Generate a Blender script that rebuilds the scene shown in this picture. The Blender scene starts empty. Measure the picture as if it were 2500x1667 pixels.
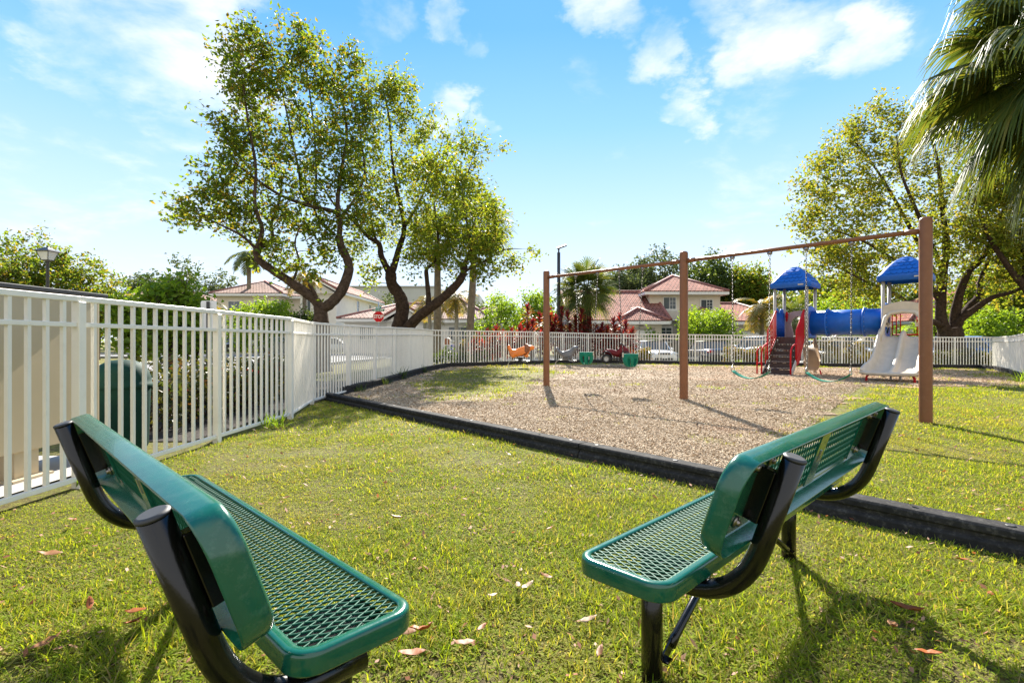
import bpy, math, random
import numpy as np
from mathutils import Vector, Matrix
S = bpy.context.scene
COL = S.collection
PI = math.pi
CAMH = 1.10
SKY_DUST = .3
SKY_STR = .10
SKY_MIX = .93
SKY_GAIN = 3.25
SKY_RAMP = [(0, (.84, .89, .94)), (.10, (.74, .845, .95)), (.24, (.51, .72, .95)), (.38, (.28, .57, .95)), (.52, (.135, .42, .91)), (.8, (.06, .30, .78))]
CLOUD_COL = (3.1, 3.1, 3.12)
EXPO = 2.05
GD = 1.0

def W(px, d, py=None):
    """a point of the place, from its bearing and its distance ahead (metres)"""
    x = (px - 1250) / 1250 * d
    if py is None:
        return (x, d)
    return (x, d, CAMH - (py - 833.5) / 1250 * d)

def sstep(a, b, t):
    t = max(0.0, min(1.0, (t - a) / (b - a)))
    return t * t * (3 - 2 * t)

def gz(x, y):
    """height of the ground"""
    if x < -3: t = .11 * sstep(-9, -3, x)
    else: t = .11 - .24 * sstep(-3, 22, x)
    inner = t * sstep(9, 19, y)
    far = -.30 * sstep(-12, 4, x) - .02
    k = sstep(25.5, 30, y)
    return inner * (1 - k) + far * k

# ------------------------------------------------------------------ objects
def tag(o, label=None, cat=None, group=None, kind=None):
    if label: o['label'] = label
    if cat: o['category'] = cat
    if group: o['group'] = group
    if kind: o['kind'] = kind
    return o

def thing(name, label, cat, loc=(0, 0, 0), rz=0, group=None):
    o = bpy.data.objects.new(name, None)
    o.empty_display_size = .2
    COL.objects.link(o)
    o.location = loc
    o.rotation_euler = (0, 0, rz)
    return tag(o, label, cat, group)

def copy_tree(o, parent=None):
    c = o.copy(); COL.objects.link(c); c.parent = parent
    for ch in list(o.children):
        copy_tree(ch, c)
    return c

class MB:
    def __init__(s):
        s.v = []; s.f = []; s.sm = []; s.mi = []; s.uv = {}
    def add(s, vs, fs, sm=False, m=0, M=None):
        b = len(s.v)
        if M is not None:
            vs = [tuple(M @ Vector(p)) for p in vs]
        s.v.extend([tuple(p) for p in vs])
        for f in fs:
            s.f.append(tuple(i + b for i in f)); s.sm.append(sm); s.mi.append(m)
        return s
    def quaduv(s, vs, uvs, m=0):
        s.add(vs, [tuple(range(len(vs)))], False, m)
        s.uv[len(s.f) - 1] = uvs
    def box(s, c, d, M=None, m=0):
        x, y, z = d[0] / 2, d[1] / 2, d[2] / 2
        vs = [(c[0] + i * x, c[1] + j * y, c[2] + k * z) for k in (-1, 1) for j in (-1, 1) for i in (-1, 1)]
        return s.add(vs, [(0, 2, 3, 1), (4, 5, 7, 6), (0, 1, 5, 4), (2, 6, 7, 3), (0, 4, 6, 2), (1, 3, 7, 5)], False, m, M)
    def bar(s, a, b, w, h, m=0, up=(0, 0, 1)):
        a, b = Vector(a), Vector(b)
        d = (b - a).normalized(); u = Vector(up)
        r = d.cross(u)
        if r.length < 1e-4: r = d.cross(Vector((1, 0, 0)))
        r.normalize(); u = r.cross(d)
        vs = [p + r * (i * w / 2) + u * (j * h / 2) for p in (a, b) for (i, j) in ((-1, -1), (1, -1), (1, 1), (-1, 1))]
        return s.add(vs, [(3, 2, 1, 0), (4, 5, 6, 7), (0, 1, 5, 4), (1, 2, 6, 5), (2, 3, 7, 6), (3, 0, 4, 7)], False, m)
    def tube(s, pts, r, n=8, cap=True, sm=True, m=0, M=None, closed=False):
        pts = [Vector(p) for p in pts]; k = len(pts)
        rs = r if isinstance(r, (list, tuple)) else [r] * k
        vs = []; fs = []; u = None
        for i, p in enumerate(pts):
            if closed: t = pts[(i + 1) % k] - pts[i - 1]
            else: t = pts[min(i + 1, k - 1)] - pts[max(i - 1, 0)]
            t.normalize()
            if u is None:
                u = t.cross(Vector((0, 0, 1)))
                if u.length < .05: u = t.cross(Vector((1, 0, 0)))
            else:
                u = u - t * u.dot(t)
            u.normalize(); w = t.cross(u)
            for j in range(n):
                a = 2 * PI * j / n
                vs.append(p + (u * math.cos(a) + w * math.sin(a)) * rs[i])
        for i in range(k if closed else k - 1):
            for j in range(n):
                a, b = i * n, ((i + 1) % k) * n
                fs.append((a + j, a + (j + 1) % n, b + (j + 1) % n, b + j))
        s.add(vs, fs, sm, m, M)
        if cap and not closed:
            b = len(s.v) - len(vs)
            s.f.append(tuple(b + j for j in range(n))[::-1]); s.sm.append(False); s.mi.append(m)
            s.f.append(tuple(b + (k - 1) * n + j for j in range(n))); s.sm.append(False); s.mi.append(m)
        return s
    def lathe(s, prof, n=16, c=(0, 0, 0), sm=True, m=0, M=None):
        vs = []; fs = []
        for (r, z) in prof:
            for j in range(n):
                a = 2 * PI * j / n
                vs.append((c[0] + r * math.cos(a), c[1] + r * math.sin(a), c[2] + z))
        for i in range(len(prof) - 1):
            for j in range(n):
                fs.append((i * n + j, i * n + (j + 1) % n, (i + 1) * n + (j + 1) % n, (i + 1) * n + j))
        return s.add(vs, fs, sm, m, M)
    def prism(s, poly, z0, z1, M=None, m=0, sm=False):
        n = len(poly)
        vs = [(p[0], p[1], z0) for p in poly] + [(p[0], p[1], z1) for p in poly]
        fs = [tuple(range(n))[::-1], tuple(range(n, 2 * n))]
        s.add(vs, fs, False, m, M)
        b = len(s.v) - 2 * n
        for i in range(n):
            s.f.append((b + i, b + (i + 1) % n, b + n + (i + 1) % n, b + n + i)); s.sm.append(sm); s.mi.append(m)
        return s
    def loft(s, rings, closed=True, cap=True, sm=True, m=0, M=None):
        n = len(rings[0]); vs = [p for r in rings for p in r]; fs = []
        for i in range(len(rings) - 1):
            for j in range(n if closed else n - 1):
                fs.append((i * n + j, i * n + (j + 1) % n, (i + 1) * n + (j + 1) % n, (i + 1) * n + j))
        s.add(vs, fs, sm, m, M)
        if cap and closed:
            b = len(s.v) - len(vs)
            s.f.append(tuple(b + j for j in range(n))[::-1]); s.sm.append(False); s.mi.append(m)
            s.f.append(tuple(b + (len(rings) - 1) * n + j for j in range(n))); s.sm.append(False); s.mi.append(m)
        return s
    def sphere(s, c, r, n=12, k=8, m=0, M=None):
        rx, ry, rz = r if isinstance(r, (tuple, list)) else (r, r, r)
        vs = [(c[0], c[1], c[2] - rz)]; fs = []
        for i in range(1, k):
            a = -PI / 2 + PI * i / k
            for j in range(n):
                b = 2 * PI * j / n
                vs.append((c[0] + rx * math.cos(a) * math.cos(b), c[1] + ry * math.cos(a) * math.sin(b), c[2] + rz * math.sin(a)))
        vs.append((c[0], c[1], c[2] + rz))
        for j in range(n): fs.append((0, 1 + (j + 1) % n, 1 + j))
        for i in range(k - 2):
            for j in range(n):
                a, b = 1 + i * n, 1 + (i + 1) * n
                fs.append((a + j, a + (j + 1) % n, b + (j + 1) % n, b + j))
        t = 1 + (k - 1) * n; a = 1 + (k - 2) * n
        for j in range(n): fs.append((a + j, a + (j + 1) % n, t))
        return s.add(vs, fs, True, m, M)
    def build(s, name, mats, parent=None, off=None, bevel=0, seg=2, solid=0, loc=None):
        me = bpy.data.meshes.new(name)
        v = s.v
        if off is not None:
            v = [(p[0] - off[0], p[1] - off[1], p[2] - off[2]) for p in v]
        me.from_pydata(v, [], s.f)
        if not isinstance(mats, (list, tuple)): mats = [mats]
        for q in mats: me.materials.append(q)
        me.polygons.foreach_set('use_smooth', s.sm)
        me.polygons.foreach_set('material_index', s.mi)
        if s.uv:
            ul = me.uv_layers.new(name='uv')
            for fi, uvs in s.uv.items():
                for k, li in enumerate(me.polygons[fi].loop_indices):
                    ul.data[li].uv = uvs[k]
        me.update()
        o = bpy.data.objects.new(name, me); COL.objects.link(o)
        if parent: o.parent = parent
        if loc is not None: o.location = loc
        if solid:
            md = o.modifiers.new('solid', 'SOLIDIFY'); md.thickness = solid; md.offset = 0
        if bevel:
            md = o.modifiers.new('bevel', 'BEVEL'); md.width = bevel; md.segments = seg; md.limit_method = 'ANGLE'; md.angle_limit = math.radians(40)
        return o

def raw_mesh(name, V, F, mat, parent=None, off=None, smooth=False, nside=3):
    """numpy verts and faces (all of nside corners) into one mesh object"""
    V = np.asarray(V, dtype=np.float32)
    if off is not None: V = V - np.asarray(off, dtype=np.float32)
    F = np.asarray(F, dtype=np.int32)
    me = bpy.data.meshes.new(name)
    me.vertices.add(len(V)); me.vertices.foreach_set('co', V.ravel())
    me.loops.add(F.size); me.loops.foreach_set('vertex_index', F.ravel())
    me.polygons.add(len(F))
    me.polygons.foreach_set('loop_start', np.arange(0, F.size, nside, dtype=np.int32))
    try: me.polygons.foreach_set('loop_total', np.full(len(F), nside, dtype=np.int32))
    except Exception: pass
    me.polygons.foreach_set('use_smooth', np.full(len(F), smooth, dtype=bool))
    me.materials.append(mat)
    me.update(calc_edges=True); me.validate()
    o = bpy.data.objects.new(name, me); COL.objects.link(o)
    if parent: o.parent = parent
    return o

# ------------------------------------------------------------------ materials
def newmat(name):
    m = bpy.data.materials.new(name); m.use_nodes = True
    nt = m.node_tree; nt.nodes.clear()
    out = nt.nodes.new('ShaderNodeOutputMaterial')
    return m, nt, out

def N(nt, typ, ins=None, **kw):
    n = nt.nodes.new(typ)
    for k, v in kw.items(): setattr(n, k, v)
    if ins:
        for k, v in ins.items():
            if isinstance(v, bpy.types.NodeSocket): nt.links.new(v, n.inputs[k])
            else: n.inputs[k].default_value = v
    return n

def c4(c): return (c[0], c[1], c[2], 1)

def ramp(nt, fac, stops, interp='LINEAR'):
    r = N(nt, 'ShaderNodeValToRGB', {'Fac': fac}); cr = r.color_ramp; cr.interpolation = interp
    while len(cr.elements) < len(stops): cr.elements.new(.5)
    for e, (p, c) in zip(cr.elements, stops):
        e.position = p; e.color = c4(c)
    return r

def mixc(nt, fac, a, b, bt='MIX'):
    n = N(nt, 'ShaderNodeMix', data_type='RGBA', blend_type=bt)
    for k, v in ((0, fac), (6, a), (7, b)):
        if isinstance(v, bpy.types.NodeSocket): nt.links.new(v, n.inputs[k])
        elif k == 0: n.inputs[0].default_value = v
        else: n.inputs[k].default_value = c4(v)
    return n.outputs[2]

def coords(nt, world=False):
    if world: return N(nt, 'ShaderNodeNewGeometry').outputs['Position']
    return N(nt, 'ShaderNodeTexCoord').outputs['Object']

def noise(nt, vec, scale, detail=4, rough=.6):
    return N(nt, 'ShaderNodeTexNoise', {'Vector': vec, 'Scale': scale, 'Detail': detail, 'Roughness': rough}).outputs['Fac']

def pmat(name, col, rough=.5, metal=0, var=.12, scale=6, bump=0, bscale=60, spec=.5, col2=None, coat=0, world=False, dirt=None, dirt_amt=.0, specks=0):
    m, nt, out = newmat(name)
    v = coords(nt, world)
    nz = noise(nt, v, scale)
    a = tuple(max(0, x * (1 - var)) for x in col) if col2 is None else col
    b = tuple(x * (1 + var) for x in col) if col2 is None else col2
    rr = N(nt, 'ShaderNodeMapRange', {'Value': nz, 'From Min': .3, 'From Max': .7})
    c = mixc(nt, rr.outputs[0], a, b)
    if dirt:
        dz = noise(nt, v, scale * 2.7, 6, .7)
        dr = N(nt, 'ShaderNodeMapRange', {'Value': dz, 'From Min': .52, 'From Max': .75, 'To Max': dirt_amt})
        c = mixc(nt, dr.outputs[0], c, dirt)
    if specks:
        vo = N(nt, 'ShaderNodeTexVoronoi', {'Vector': v, 'Scale': specks})
        rv = N(nt, 'ShaderNodeSeparateXYZ', {0: vo.outputs['Color']}).outputs[0]
        th = N(nt, 'ShaderNodeMapRange', {'Value': rv, 'From Min': .80, 'From Max': 1.0, 'To Min': .0, 'To Max': .34})
        sp_ = N(nt, 'ShaderNodeMath', {0: vo.outputs['Distance'], 1: th.outputs[0]}, operation='LESS_THAN')
        c = mixc(nt, N(nt, 'ShaderNodeMath', {0: sp_.outputs[0], 1: .55}, operation='MULTIPLY').outputs[0], c, (.30, .36, .30))
    p = N(nt, 'ShaderNodeBsdfPrincipled', {'Base Color': c, 'Metallic': metal, 'Specular IOR Level': spec})
    rz = N(nt, 'ShaderNodeMapRange', {'Value': noise(nt, v, scale * 4), 'To Min': max(.02, rough - .08), 'To Max': min(1, rough + .08)})
    nt.links.new(rz.outputs[0], p.inputs['Roughness'])
    if coat: p.inputs['Coat Weight'].default_value = coat; p.inputs['Coat Roughness'].default_value = .06
    if bump:
        bn = N(nt, 'ShaderNodeBump', {'Strength': min(1, bump), 'Distance': .01 if bump < .8 else .08, 'Height': noise(nt, v, bscale, 5)})
        nt.links.new(bn.outputs[0], p.inputs['Normal'])
    nt.links.new(p.outputs[0], out.inputs[0])
    return m

def leafmat(name, stops, trans=.45, tcol=1.6, rough=.45, spec=.35, yellow=(1.25, 1.05, .5), patch=None):
    """leaf colours vary leaf by leaf; light passes through the blade"""
    m, nt, out = newmat(name)
    g = N(nt, 'ShaderNodeNewGeometry')
    n = len(stops)
    r = ramp(nt, g.outputs['Random Per Island'], [(i / max(1, n - 1), c) for i, c in enumerate(stops)])
    c = r.outputs[0]
    if patch:
        nz = N(nt, 'ShaderNodeMapRange', {'Value': noise(nt, g.outputs['Position'], patch[1], 3), 'From Min': patch[2], 'From Max': patch[3], 'To Max': patch[4]})
        c = mixc(nt, nz.outputs[0], c, patch[0])
    p = N(nt, 'ShaderNodeBsdfPrincipled', {'Base Color': c, 'Roughness': rough, 'Specular IOR Level': spec})
    tc = mixc(nt, 1.0, c, tuple(x * tcol for x in yellow), 'MULTIPLY')
    t = N(nt, 'ShaderNodeBsdfTranslucent', {'Color': tc})
    mx = N(nt, 'ShaderNodeMixShader', {0: trans, 1: p.outputs[0], 2: t.outputs[0]})
    nt.links.new(mx.outputs[0], out.inputs[0])
    return m

def tilemat(name, a, b, cA, cB):
    """clay tiles laid in courses, on uv given in metres"""
    m, nt, out = newmat(name)
    uv = N(nt, 'ShaderNodeTexCoord').outputs['UV']
    sep = N(nt, 'ShaderNodeSeparateXYZ', {0: uv})
    br = N(nt, 'ShaderNodeTexBrick', {'Vector': uv, 'Color1': c4(cA), 'Color2': c4(cB), 'Mortar': c4(tuple(x * .30 for x in cA)), 'Scale': 1.0, 'Mortar Size': .075, 'Bias': 0.0, 'Brick Width': a, 'Row Height': b, 'Mortar Smooth': .3})  # wide dark joints also paint in the shade between tiles
    br.offset = .5
    nz = noise(nt, coords(nt, True), 1.3, 4)
    c = mixc(nt, N(nt, 'ShaderNodeMapRange', {'Value': nz, 'From Min': .35, 'From Max': .7, 'To Max': .5}).outputs[0], br.outputs['Color'], tuple(x * 1.15 for x in cB))
    # rolled tile profile: across the slope a wave, up the slope a saw
    w1 = N(nt, 'ShaderNodeMath', {0: sep.outputs[0], 1: 2 * PI / a}, operation='MULTIPLY')
    w2 = N(nt, 'ShaderNodeMath', {0: w1.outputs[0]}, operation='SINE')
    s1 = N(nt, 'ShaderNodeMath', {0: sep.outputs[1], 1: 1 / b}, operation='MULTIPLY')
    s2 = N(nt, 'ShaderNodeMath', {0: s1.outputs[0]}, operation='FRACT')
    s3 = N(nt, 'ShaderNodeMath', {0: s2.outputs[0], 1: -1.6}, operation='MULTIPLY')
    hh = N(nt, 'ShaderNodeMath', {0: w2.outputs[0], 1: s3.outputs[0]}, operation='ADD')
    bn = N(nt, 'ShaderNodeBump', {'Strength': 1.0, 'Distance': .06, 'Height': hh.outputs[0]})
    p = N(nt, 'ShaderNodeBsdfPrincipled', {'Base Color': c, 'Roughness': .9, 'Specular IOR Level': .08, 'Normal': bn.outputs[0]})
    nt.links.new(p.outputs[0], out.inputs[0])
    return m

MT = {}
MT['white_paint'] = pmat('white_fence_paint', (.80, .76, .67), .42, var=.04, scale=3, dirt=(.58, .53, .42), dirt_amt=.25)
MT['green_coat'] = pmat('green_plastic_coat', (.005, .082, .046), .16, var=.10, scale=9, bump=.06, bscale=26, coat=.3, specks=0, dirt=(.05, .13, .085), dirt_amt=.35)
MT['green_dust'] = pmat('green_plastic_coat_dusty', (.006, .090, .050), .22, var=.14, scale=12, bump=.10, bscale=22, dirt=(.10, .20, .14), dirt_amt=.45, coat=.25, specks=0)
MT['chain'] = pmat('weathered_chain', (.13, .12, .11), .45, .8, var=.5, scale=80)
MT['green_mesh'] = pmat('green_mesh_coat', (.005, .080, .045), .55, var=.1, scale=9, spec=.18)
MT['black_metal'] = pmat('black_powder_coat', (.005, .0045, .004), .20, var=.2, scale=10, bump=.04, bscale=120, coat=.12, spec=.4)
MT['black_cap'] = pmat('black_rubber_cap', (.03, .03, .03), .6)
MT['bolt'] = pmat('dull_steel', (.25, .23, .21), .35, 1.0, var=.3, scale=60)
MT['galv'] = pmat('galvanised_steel', (.45, .45, .43), .35, .9, var=.2, scale=40)
MT['brown_steel'] = pmat('brown_powder_coat', (.20, .082, .036), .42, var=.10, scale=5, bump=.03, bscale=150, dirt=(.25, .14, .075), dirt_amt=.3, spec=.3)
MT['timber'] = pmat('black_recycled_plastic', (.030, .029, .028), .85, var=.3, scale=12, bump=.25, bscale=90, dirt=(.15, .14, .12), dirt_amt=.7, spec=.08)
MT['tan_metal'] = pmat('tan_metal', (.52, .42, .27), .5, var=.05, scale=2)
MT['concrete'] = pmat('concrete', (.34, .325, .30), .85, var=.14, scale=2.5, bump=.2, bscale=40, world=True, dirt=(.2, .19, .17), dirt_amt=.4)
MT['asphalt'] = pmat('asphalt', (.16, .155, .15), .85, var=.14, scale=1.2, bump=.3, bscale=60, world=True, dirt=(.26, .25, .23), dirt_amt=.5)
MT['yellow'] = pmat('yellow_paint', (.65, .40, .02), .5)
MT['road_white'] = pmat('white_road_paint', (.6, .6, .57), .7, var=.2, scale=8)
MT['bin_green'] = pmat('dark_green_plastic', (.005, .034, .025), .7, spec=.15, var=.15, scale=8, bump=.05, bscale=60)
MT['soil'] = pmat('dark_mulch', (.030, .020, .013), .95, var=.5, scale=25, bump=.8, bscale=70, world=True)
MT['glass'] = pmat('window_glass', (.07, .085, .10), .08, var=.2, scale=1, spec=.8)
MT['car_glass'] = pmat('car_glass', (.13, .135, .135), .30, var=.2, scale=1, spec=.12)
MT['white_trim'] = pmat('white_trim', (.70, .68, .63), .6, var=.05)
MT['stucco'] = pmat('cream_stucco', (.66, .58, .46), .85, var=.05, scale=2, bump=.15, bscale=80)
MT['stucco_white'] = pmat('white_stucco', (.70, .665, .60), .85, var=.05, scale=2, bump=.15, bscale=80)
MT['stucco_grey'] = pmat('grey_stucco', (.36, .33, .28), .85, var=.05, scale=2)
MT['grey_block'] = pmat('pale_grey_concrete_wall', (.42, .43, .41), .85, var=.06, scale=.3)
MT['tile_pink'] = tilemat('faded_pink_roof_tile', .34, .36, (.36, .235, .19), (.46, .325, .27))
MT['tile_red'] = tilemat('red_clay_roof_tile', .34, .36, (.29, .10, .07), (.40, .18, .13))
MT['tile_ridge'] = pmat('ridge_tile', (.26, .10, .075), .65, var=.2, scale=4)
MT['bark'] = pmat('grey_brown_bark', (.075, .050, .034), .95, var=.5, scale=7, bump=1.0, bscale=9, spec=.1, dirt=(.20, .17, .13), dirt_amt=.5)
MT['bark_dark'] = pmat('dark_bark', (.055, .036, .025), .95, var=.45, scale=8, bump=1.0, bscale=9, spec=.1, dirt=(.15, .11, .09), dirt_amt=.5)
MT['palm_bark'] = pmat('palm_bark', (.19, .15, .105), .9, var=.35, scale=6, bump=.7, bscale=30, dirt=(.10, .11, .05), dirt_amt=.5)
MT['palm_grey'] = pmat('smooth_grey_palm_bark', (.26, .24, .20), .85, var=.2, scale=5, bump=.4, bscale=30)
MT['lamp_dark'] = pmat('dark_bronze_metal', (.035, .033, .034), .45, var=.2)
MT['frost'] = pmat('frosted_lamp_glass', (.62, .62, .58), .4, var=.05)
MT['red_paint'] = pmat('red_paint', (.46, .006, .010), .55, var=.1, scale=9, spec=.2)
MT['play_blue'] = pmat('blue_plastic', (.010, .105, .44), .42, var=.14, scale=5, spec=.3, bump=.04, bscale=30, dirt=(.06, .14, .40), dirt_amt=.35)
MT['play_beige'] = pmat('beige_plastic', (.56, .47, .355), .38, var=.07, scale=5, dirt=(.40, .33, .25), dirt_amt=.3)
MT['play_tan'] = pmat('tan_plastic', (.50, .34, .20), .45, var=.1, scale=6)
MT['play_pink'] = pmat('faded_mauve_plastic', (.40, .29, .25), .5, var=.08, scale=5)
MT['play_step'] = pmat('dark_brown_steps', (.045, .025, .020), .6, var=.25, scale=10, dirt=(.16, .12, .09), dirt_amt=.3)
MT['play_post'] = pmat('grey_beige_post', (.44, .40, .35), .4, var=.06, scale=8)
MT['teal'] = pmat('teal_green_rubber', (.005, .16, .10), .6, var=.12, scale=10, dirt=(.08, .24, .16), dirt_amt=.3, spec=.2)
MT['cream_plastic'] = pmat('cream_plastic', (.60, .52, .40), .5)
MT['orange'] = pmat('orange_plastic', (.86, .22, .025), .32, var=.1, scale=8)
MT['brown_mane'] = pmat('brown_plastic', (.26, .085, .03), .5, var=.3, scale=30, bump=.5, bscale=40)
MT['seal_grey'] = pmat('grey_plastic', (.13, .13, .13), .35, var=.12, scale=8)
MT['quad_red'] = pmat('dark_red_plastic', (.13, .008, .010), .5, var=.15, scale=9, spec=.25)
MT['black_plastic'] = pmat('black_plastic', (.02, .02, .02), .5)
MT['rim_grey'] = pmat('pale_grey_plastic', (.42, .41, .38), .45)
MT['sign_red'] = pmat('sign_red', (.58, .006, .010), .5, var=.05, spec=.2)
MT['sign_white'] = pmat('sign_white', (.80, .79, .76), .4, var=.03)
MT['sign_green'] = pmat('sign_green', (.015, .20, .13), .4, var=.08)
MT['blue_bin'] = pmat('blue_bin_plastic', (.03, .05, .36), .45)
MT['tyre'] = pmat('tyre_rubber', (.016, .016, .016), .85)
MT['alloy'] = pmat('alloy_wheel', (.42, .42, .43), .3, .8)
MT['lamp_red'] = pmat('tail_lamp_red', (.42, .012, .012), .15, coat=.5)
MT['lamp_clear'] = pmat('head_lamp_clear', (.60, .62, .63), .1, coat=.5)
for k, c in {'white': (.70, .70, .68), 'dark': (.06, .055, .055), 'silver': (.40, .42, .45), 'blue': (.08, .14, .30), 'bluegrey': (.33, .40, .52), 'black': (.015, .016, .018)}.items():
    MT['car_' + k] = pmat('car_paint_' + k, c, .28, .0 if k == 'white' else .35, var=.04, coat=.7)
MT['cover'] = pmat('white_car_cover', (.60, .61, .63), .8, var=.06, scale=3, bump=.3, bscale=4)
MT['dead'] = leafmat('fallen_leaf', [(.20, .065, .025), (.36, .17, .09), (.26, .10, .045), (.45, .28, .18)], .25, 1.2, .6, .25, (1.2, .9, .6))

MT['leaf_a'] = leafmat('leaf_olive_green', [(.085, .145, .018), (.125, .18, .02), (.155, .195, .022), (.07, .125, .018), (.19, .175, .022), (.105, .16, .02), (.135, .19, .022)], .56, 1.85, spec=.15)
MT['leaf_a1'] = leafmat('leaf_deep_green', [(.065, .125, .017), (.10, .160, .018), (.14, .18, .02), (.055, .11, .016), (.19, .14, .022), (.085, .145, .018), (.12, .175, .02)], .54, 1.85, spec=.15)
MT['leaf_b'] = leafmat('leaf_yellowing', [(.10, .15, .020), (.14, .18, .023), (.175, .19, .025), (.085, .13, .018), (.21, .175, .027), (.12, .165, .02), (.11, .16, .02)], .56, 1.75, spec=.15)
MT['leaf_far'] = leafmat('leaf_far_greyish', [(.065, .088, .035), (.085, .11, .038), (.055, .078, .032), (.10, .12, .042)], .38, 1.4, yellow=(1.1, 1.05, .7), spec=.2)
MT['leaf_dark'] = leafmat('leaf_dark', [(.042, .075, .018), (.062, .10, .02), (.05, .085, .019), (.085, .12, .024)], .38, 1.6, spec=.2)
MT['leaf_bright'] = leafmat('leaf_bright', [(.10, .19, .016), (.15, .24, .02), (.085, .16, .015), (.19, .27, .026)], .52, 1.8, spec=.2)
MT['leaf_hedge'] = leafmat('hedge_leaf', [(.035, .055, .013), (.06, .085, .016), (.11, .10, .018), (.028, .046, .012), (.10, .045, .02)], .35, 1.5)
MT['leaf_hedge2'] = leafmat('hedge_leaf_orange_tips', [(.085, .10, .02), (.13, .12, .02), (.20, .10, .025), (.06, .08, .018), (.10, .13, .02)], .42, 1.6)
MT['palm_leaf'] = leafmat('palm_frond', [(.050, .085, .020), (.075, .115, .022), (.045, .075, .018), (.11, .14, .024), (.065, .10, .020), (.15, .15, .03)], .40, 1.6, rough=.5, spec=.28)
MT['palm_yel'] = leafmat('yellowing_palm_frond', [(.10, .115, .02), (.15, .14, .022), (.20, .13, .025), (.08, .10, .02)], .45, 1.7)
MT['dry_frond'] = leafmat('dry_frond', [(.16, .11, .06), (.22, .16, .09), (.12, .08, .045)], .3, 1.2)
MT['cordy'] = leafmat('red_cordyline_leaf', [(.20, .010, .022), (.060, .006, .014), (.34, .030, .016), (.030, .010, .012), (.42, .13, .018), (.24, .012, .030), (.07, .05, .014), (.12, .010, .02), (.045, .012, .016), (.30, .02, .03)], .40, 1.4, yellow=(1.15, .8, .7), rough=.35)
MT['flower_red'] = leafmat('red_flower', [(.60, .05, .06), (.65, .10, .08)], .3, 1.2)
MT['yellow_flower'] = pmat('yellow_flower', (.75, .50, .03), .6)
# ================================================================== camera, light, sky
cd = bpy.data.cameras.new('camera'); cam = bpy.data.objects.new('camera', cd); COL.objects.link(cam)
cam.location = (0, 0, CAMH); cam.rotation_euler = (PI / 2, 0, 0)
cd.sensor_width = 36; cd.lens = 18.0; cd.clip_end = 3000; cd.clip_start = .05
S.camera = cam
SUN = Vector((.035, 1, .727)).normalized()
ld = bpy.data.lights.new('sun', 'SUN'); ld.energy = 4.1; ld.angle = math.radians(.55); ld.color = (1, .94, .84)
sun = bpy.data.objects.new('sun', ld); COL.objects.link(sun)
sun.rotation_euler = SUN.to_track_quat('Z', 'Y').to_euler()
wd = bpy.data.worlds.new('World'); S.world = wd; wd.use_nodes = True
nt = wd.node_tree; nt.nodes.clear()
wout = nt.nodes.new('ShaderNodeOutputWorld')
sky = N(nt, 'ShaderNodeTexSky', sky_type='NISHITA'); sky.sun_disc = False
sky.sun_elevation = math.asin(SUN.z); sky.sun_rotation = math.atan2(SUN.x, SUN.y)
sky.altitude = 0; sky.air_density = 1.0; sky.dust_density = SKY_DUST; sky.ozone_density = 2.0
geo = N(nt, 'ShaderNodeTexCoord').outputs['Generated']
dirn = N(nt, 'ShaderNodeVectorMath', {0: geo}, operation='NORMALIZE').outputs[0]
sx = N(nt, 'ShaderNodeSeparateXYZ', {0: dirn})
# deep blue overhead, paling towards the horizon
tint = ramp(nt, sx.outputs[2], SKY_RAMP)
grad = N(nt, 'ShaderNodeVectorMath', {0: tint.outputs[0], 1: (SKY_GAIN,) * 3}, operation='MULTIPLY')
skyc = mixc(nt, SKY_MIX, N(nt, 'ShaderNodeVectorMath', {0: sky.outputs[0], 1: (.30, .42, .55)}, operation='MULTIPLY').outputs[0], grad.outputs[0])
zz = N(nt, 'ShaderNodeMath', {0: sx.outputs[2], 1: .22}, operation='ADD')
cx = N(nt, 'ShaderNodeMath', {0: sx.outputs[0], 1: zz.outputs[0]}, operation='DIVIDE')
cy = N(nt, 'ShaderNodeMath', {0: sx.outputs[1], 1: zz.outputs[0]}, operation='DIVIDE')
cv = N(nt, 'ShaderNodeCombineXYZ', {0: cx.outputs[0], 1: cy.outputs[0], 2: 0.0})
cn = N(nt, 'ShaderNodeTexNoise', {'Vector': cv.outputs[0], 'Scale': 2.6, 'Detail': 9, 'Roughness': .58, 'Distortion': .25}).outputs['Fac']
wv = N(nt, 'ShaderNodeTexNoise', {'Vector': cv.outputs[0], 'Scale': 3.2, 'Detail': 6, 'Roughness': .62})
wo = N(nt, 'ShaderNodeVectorMath', {0: wv.outputs['Color'], 1: (.5, .5, .5)}, operation='SUBTRACT')
ws = N(nt, 'ShaderNodeVectorMath', {0: wo.outputs[0], 1: (.30, .30, .22)}, operation='MULTIPLY')
dirw = N(nt, 'ShaderNodeVectorMath', {0: N(nt, 'ShaderNodeVectorMath', {0: dirn, 1: ws.outputs[0]}, operation='ADD').outputs[0]}, operation='NORMALIZE').outputs[0]
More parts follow.
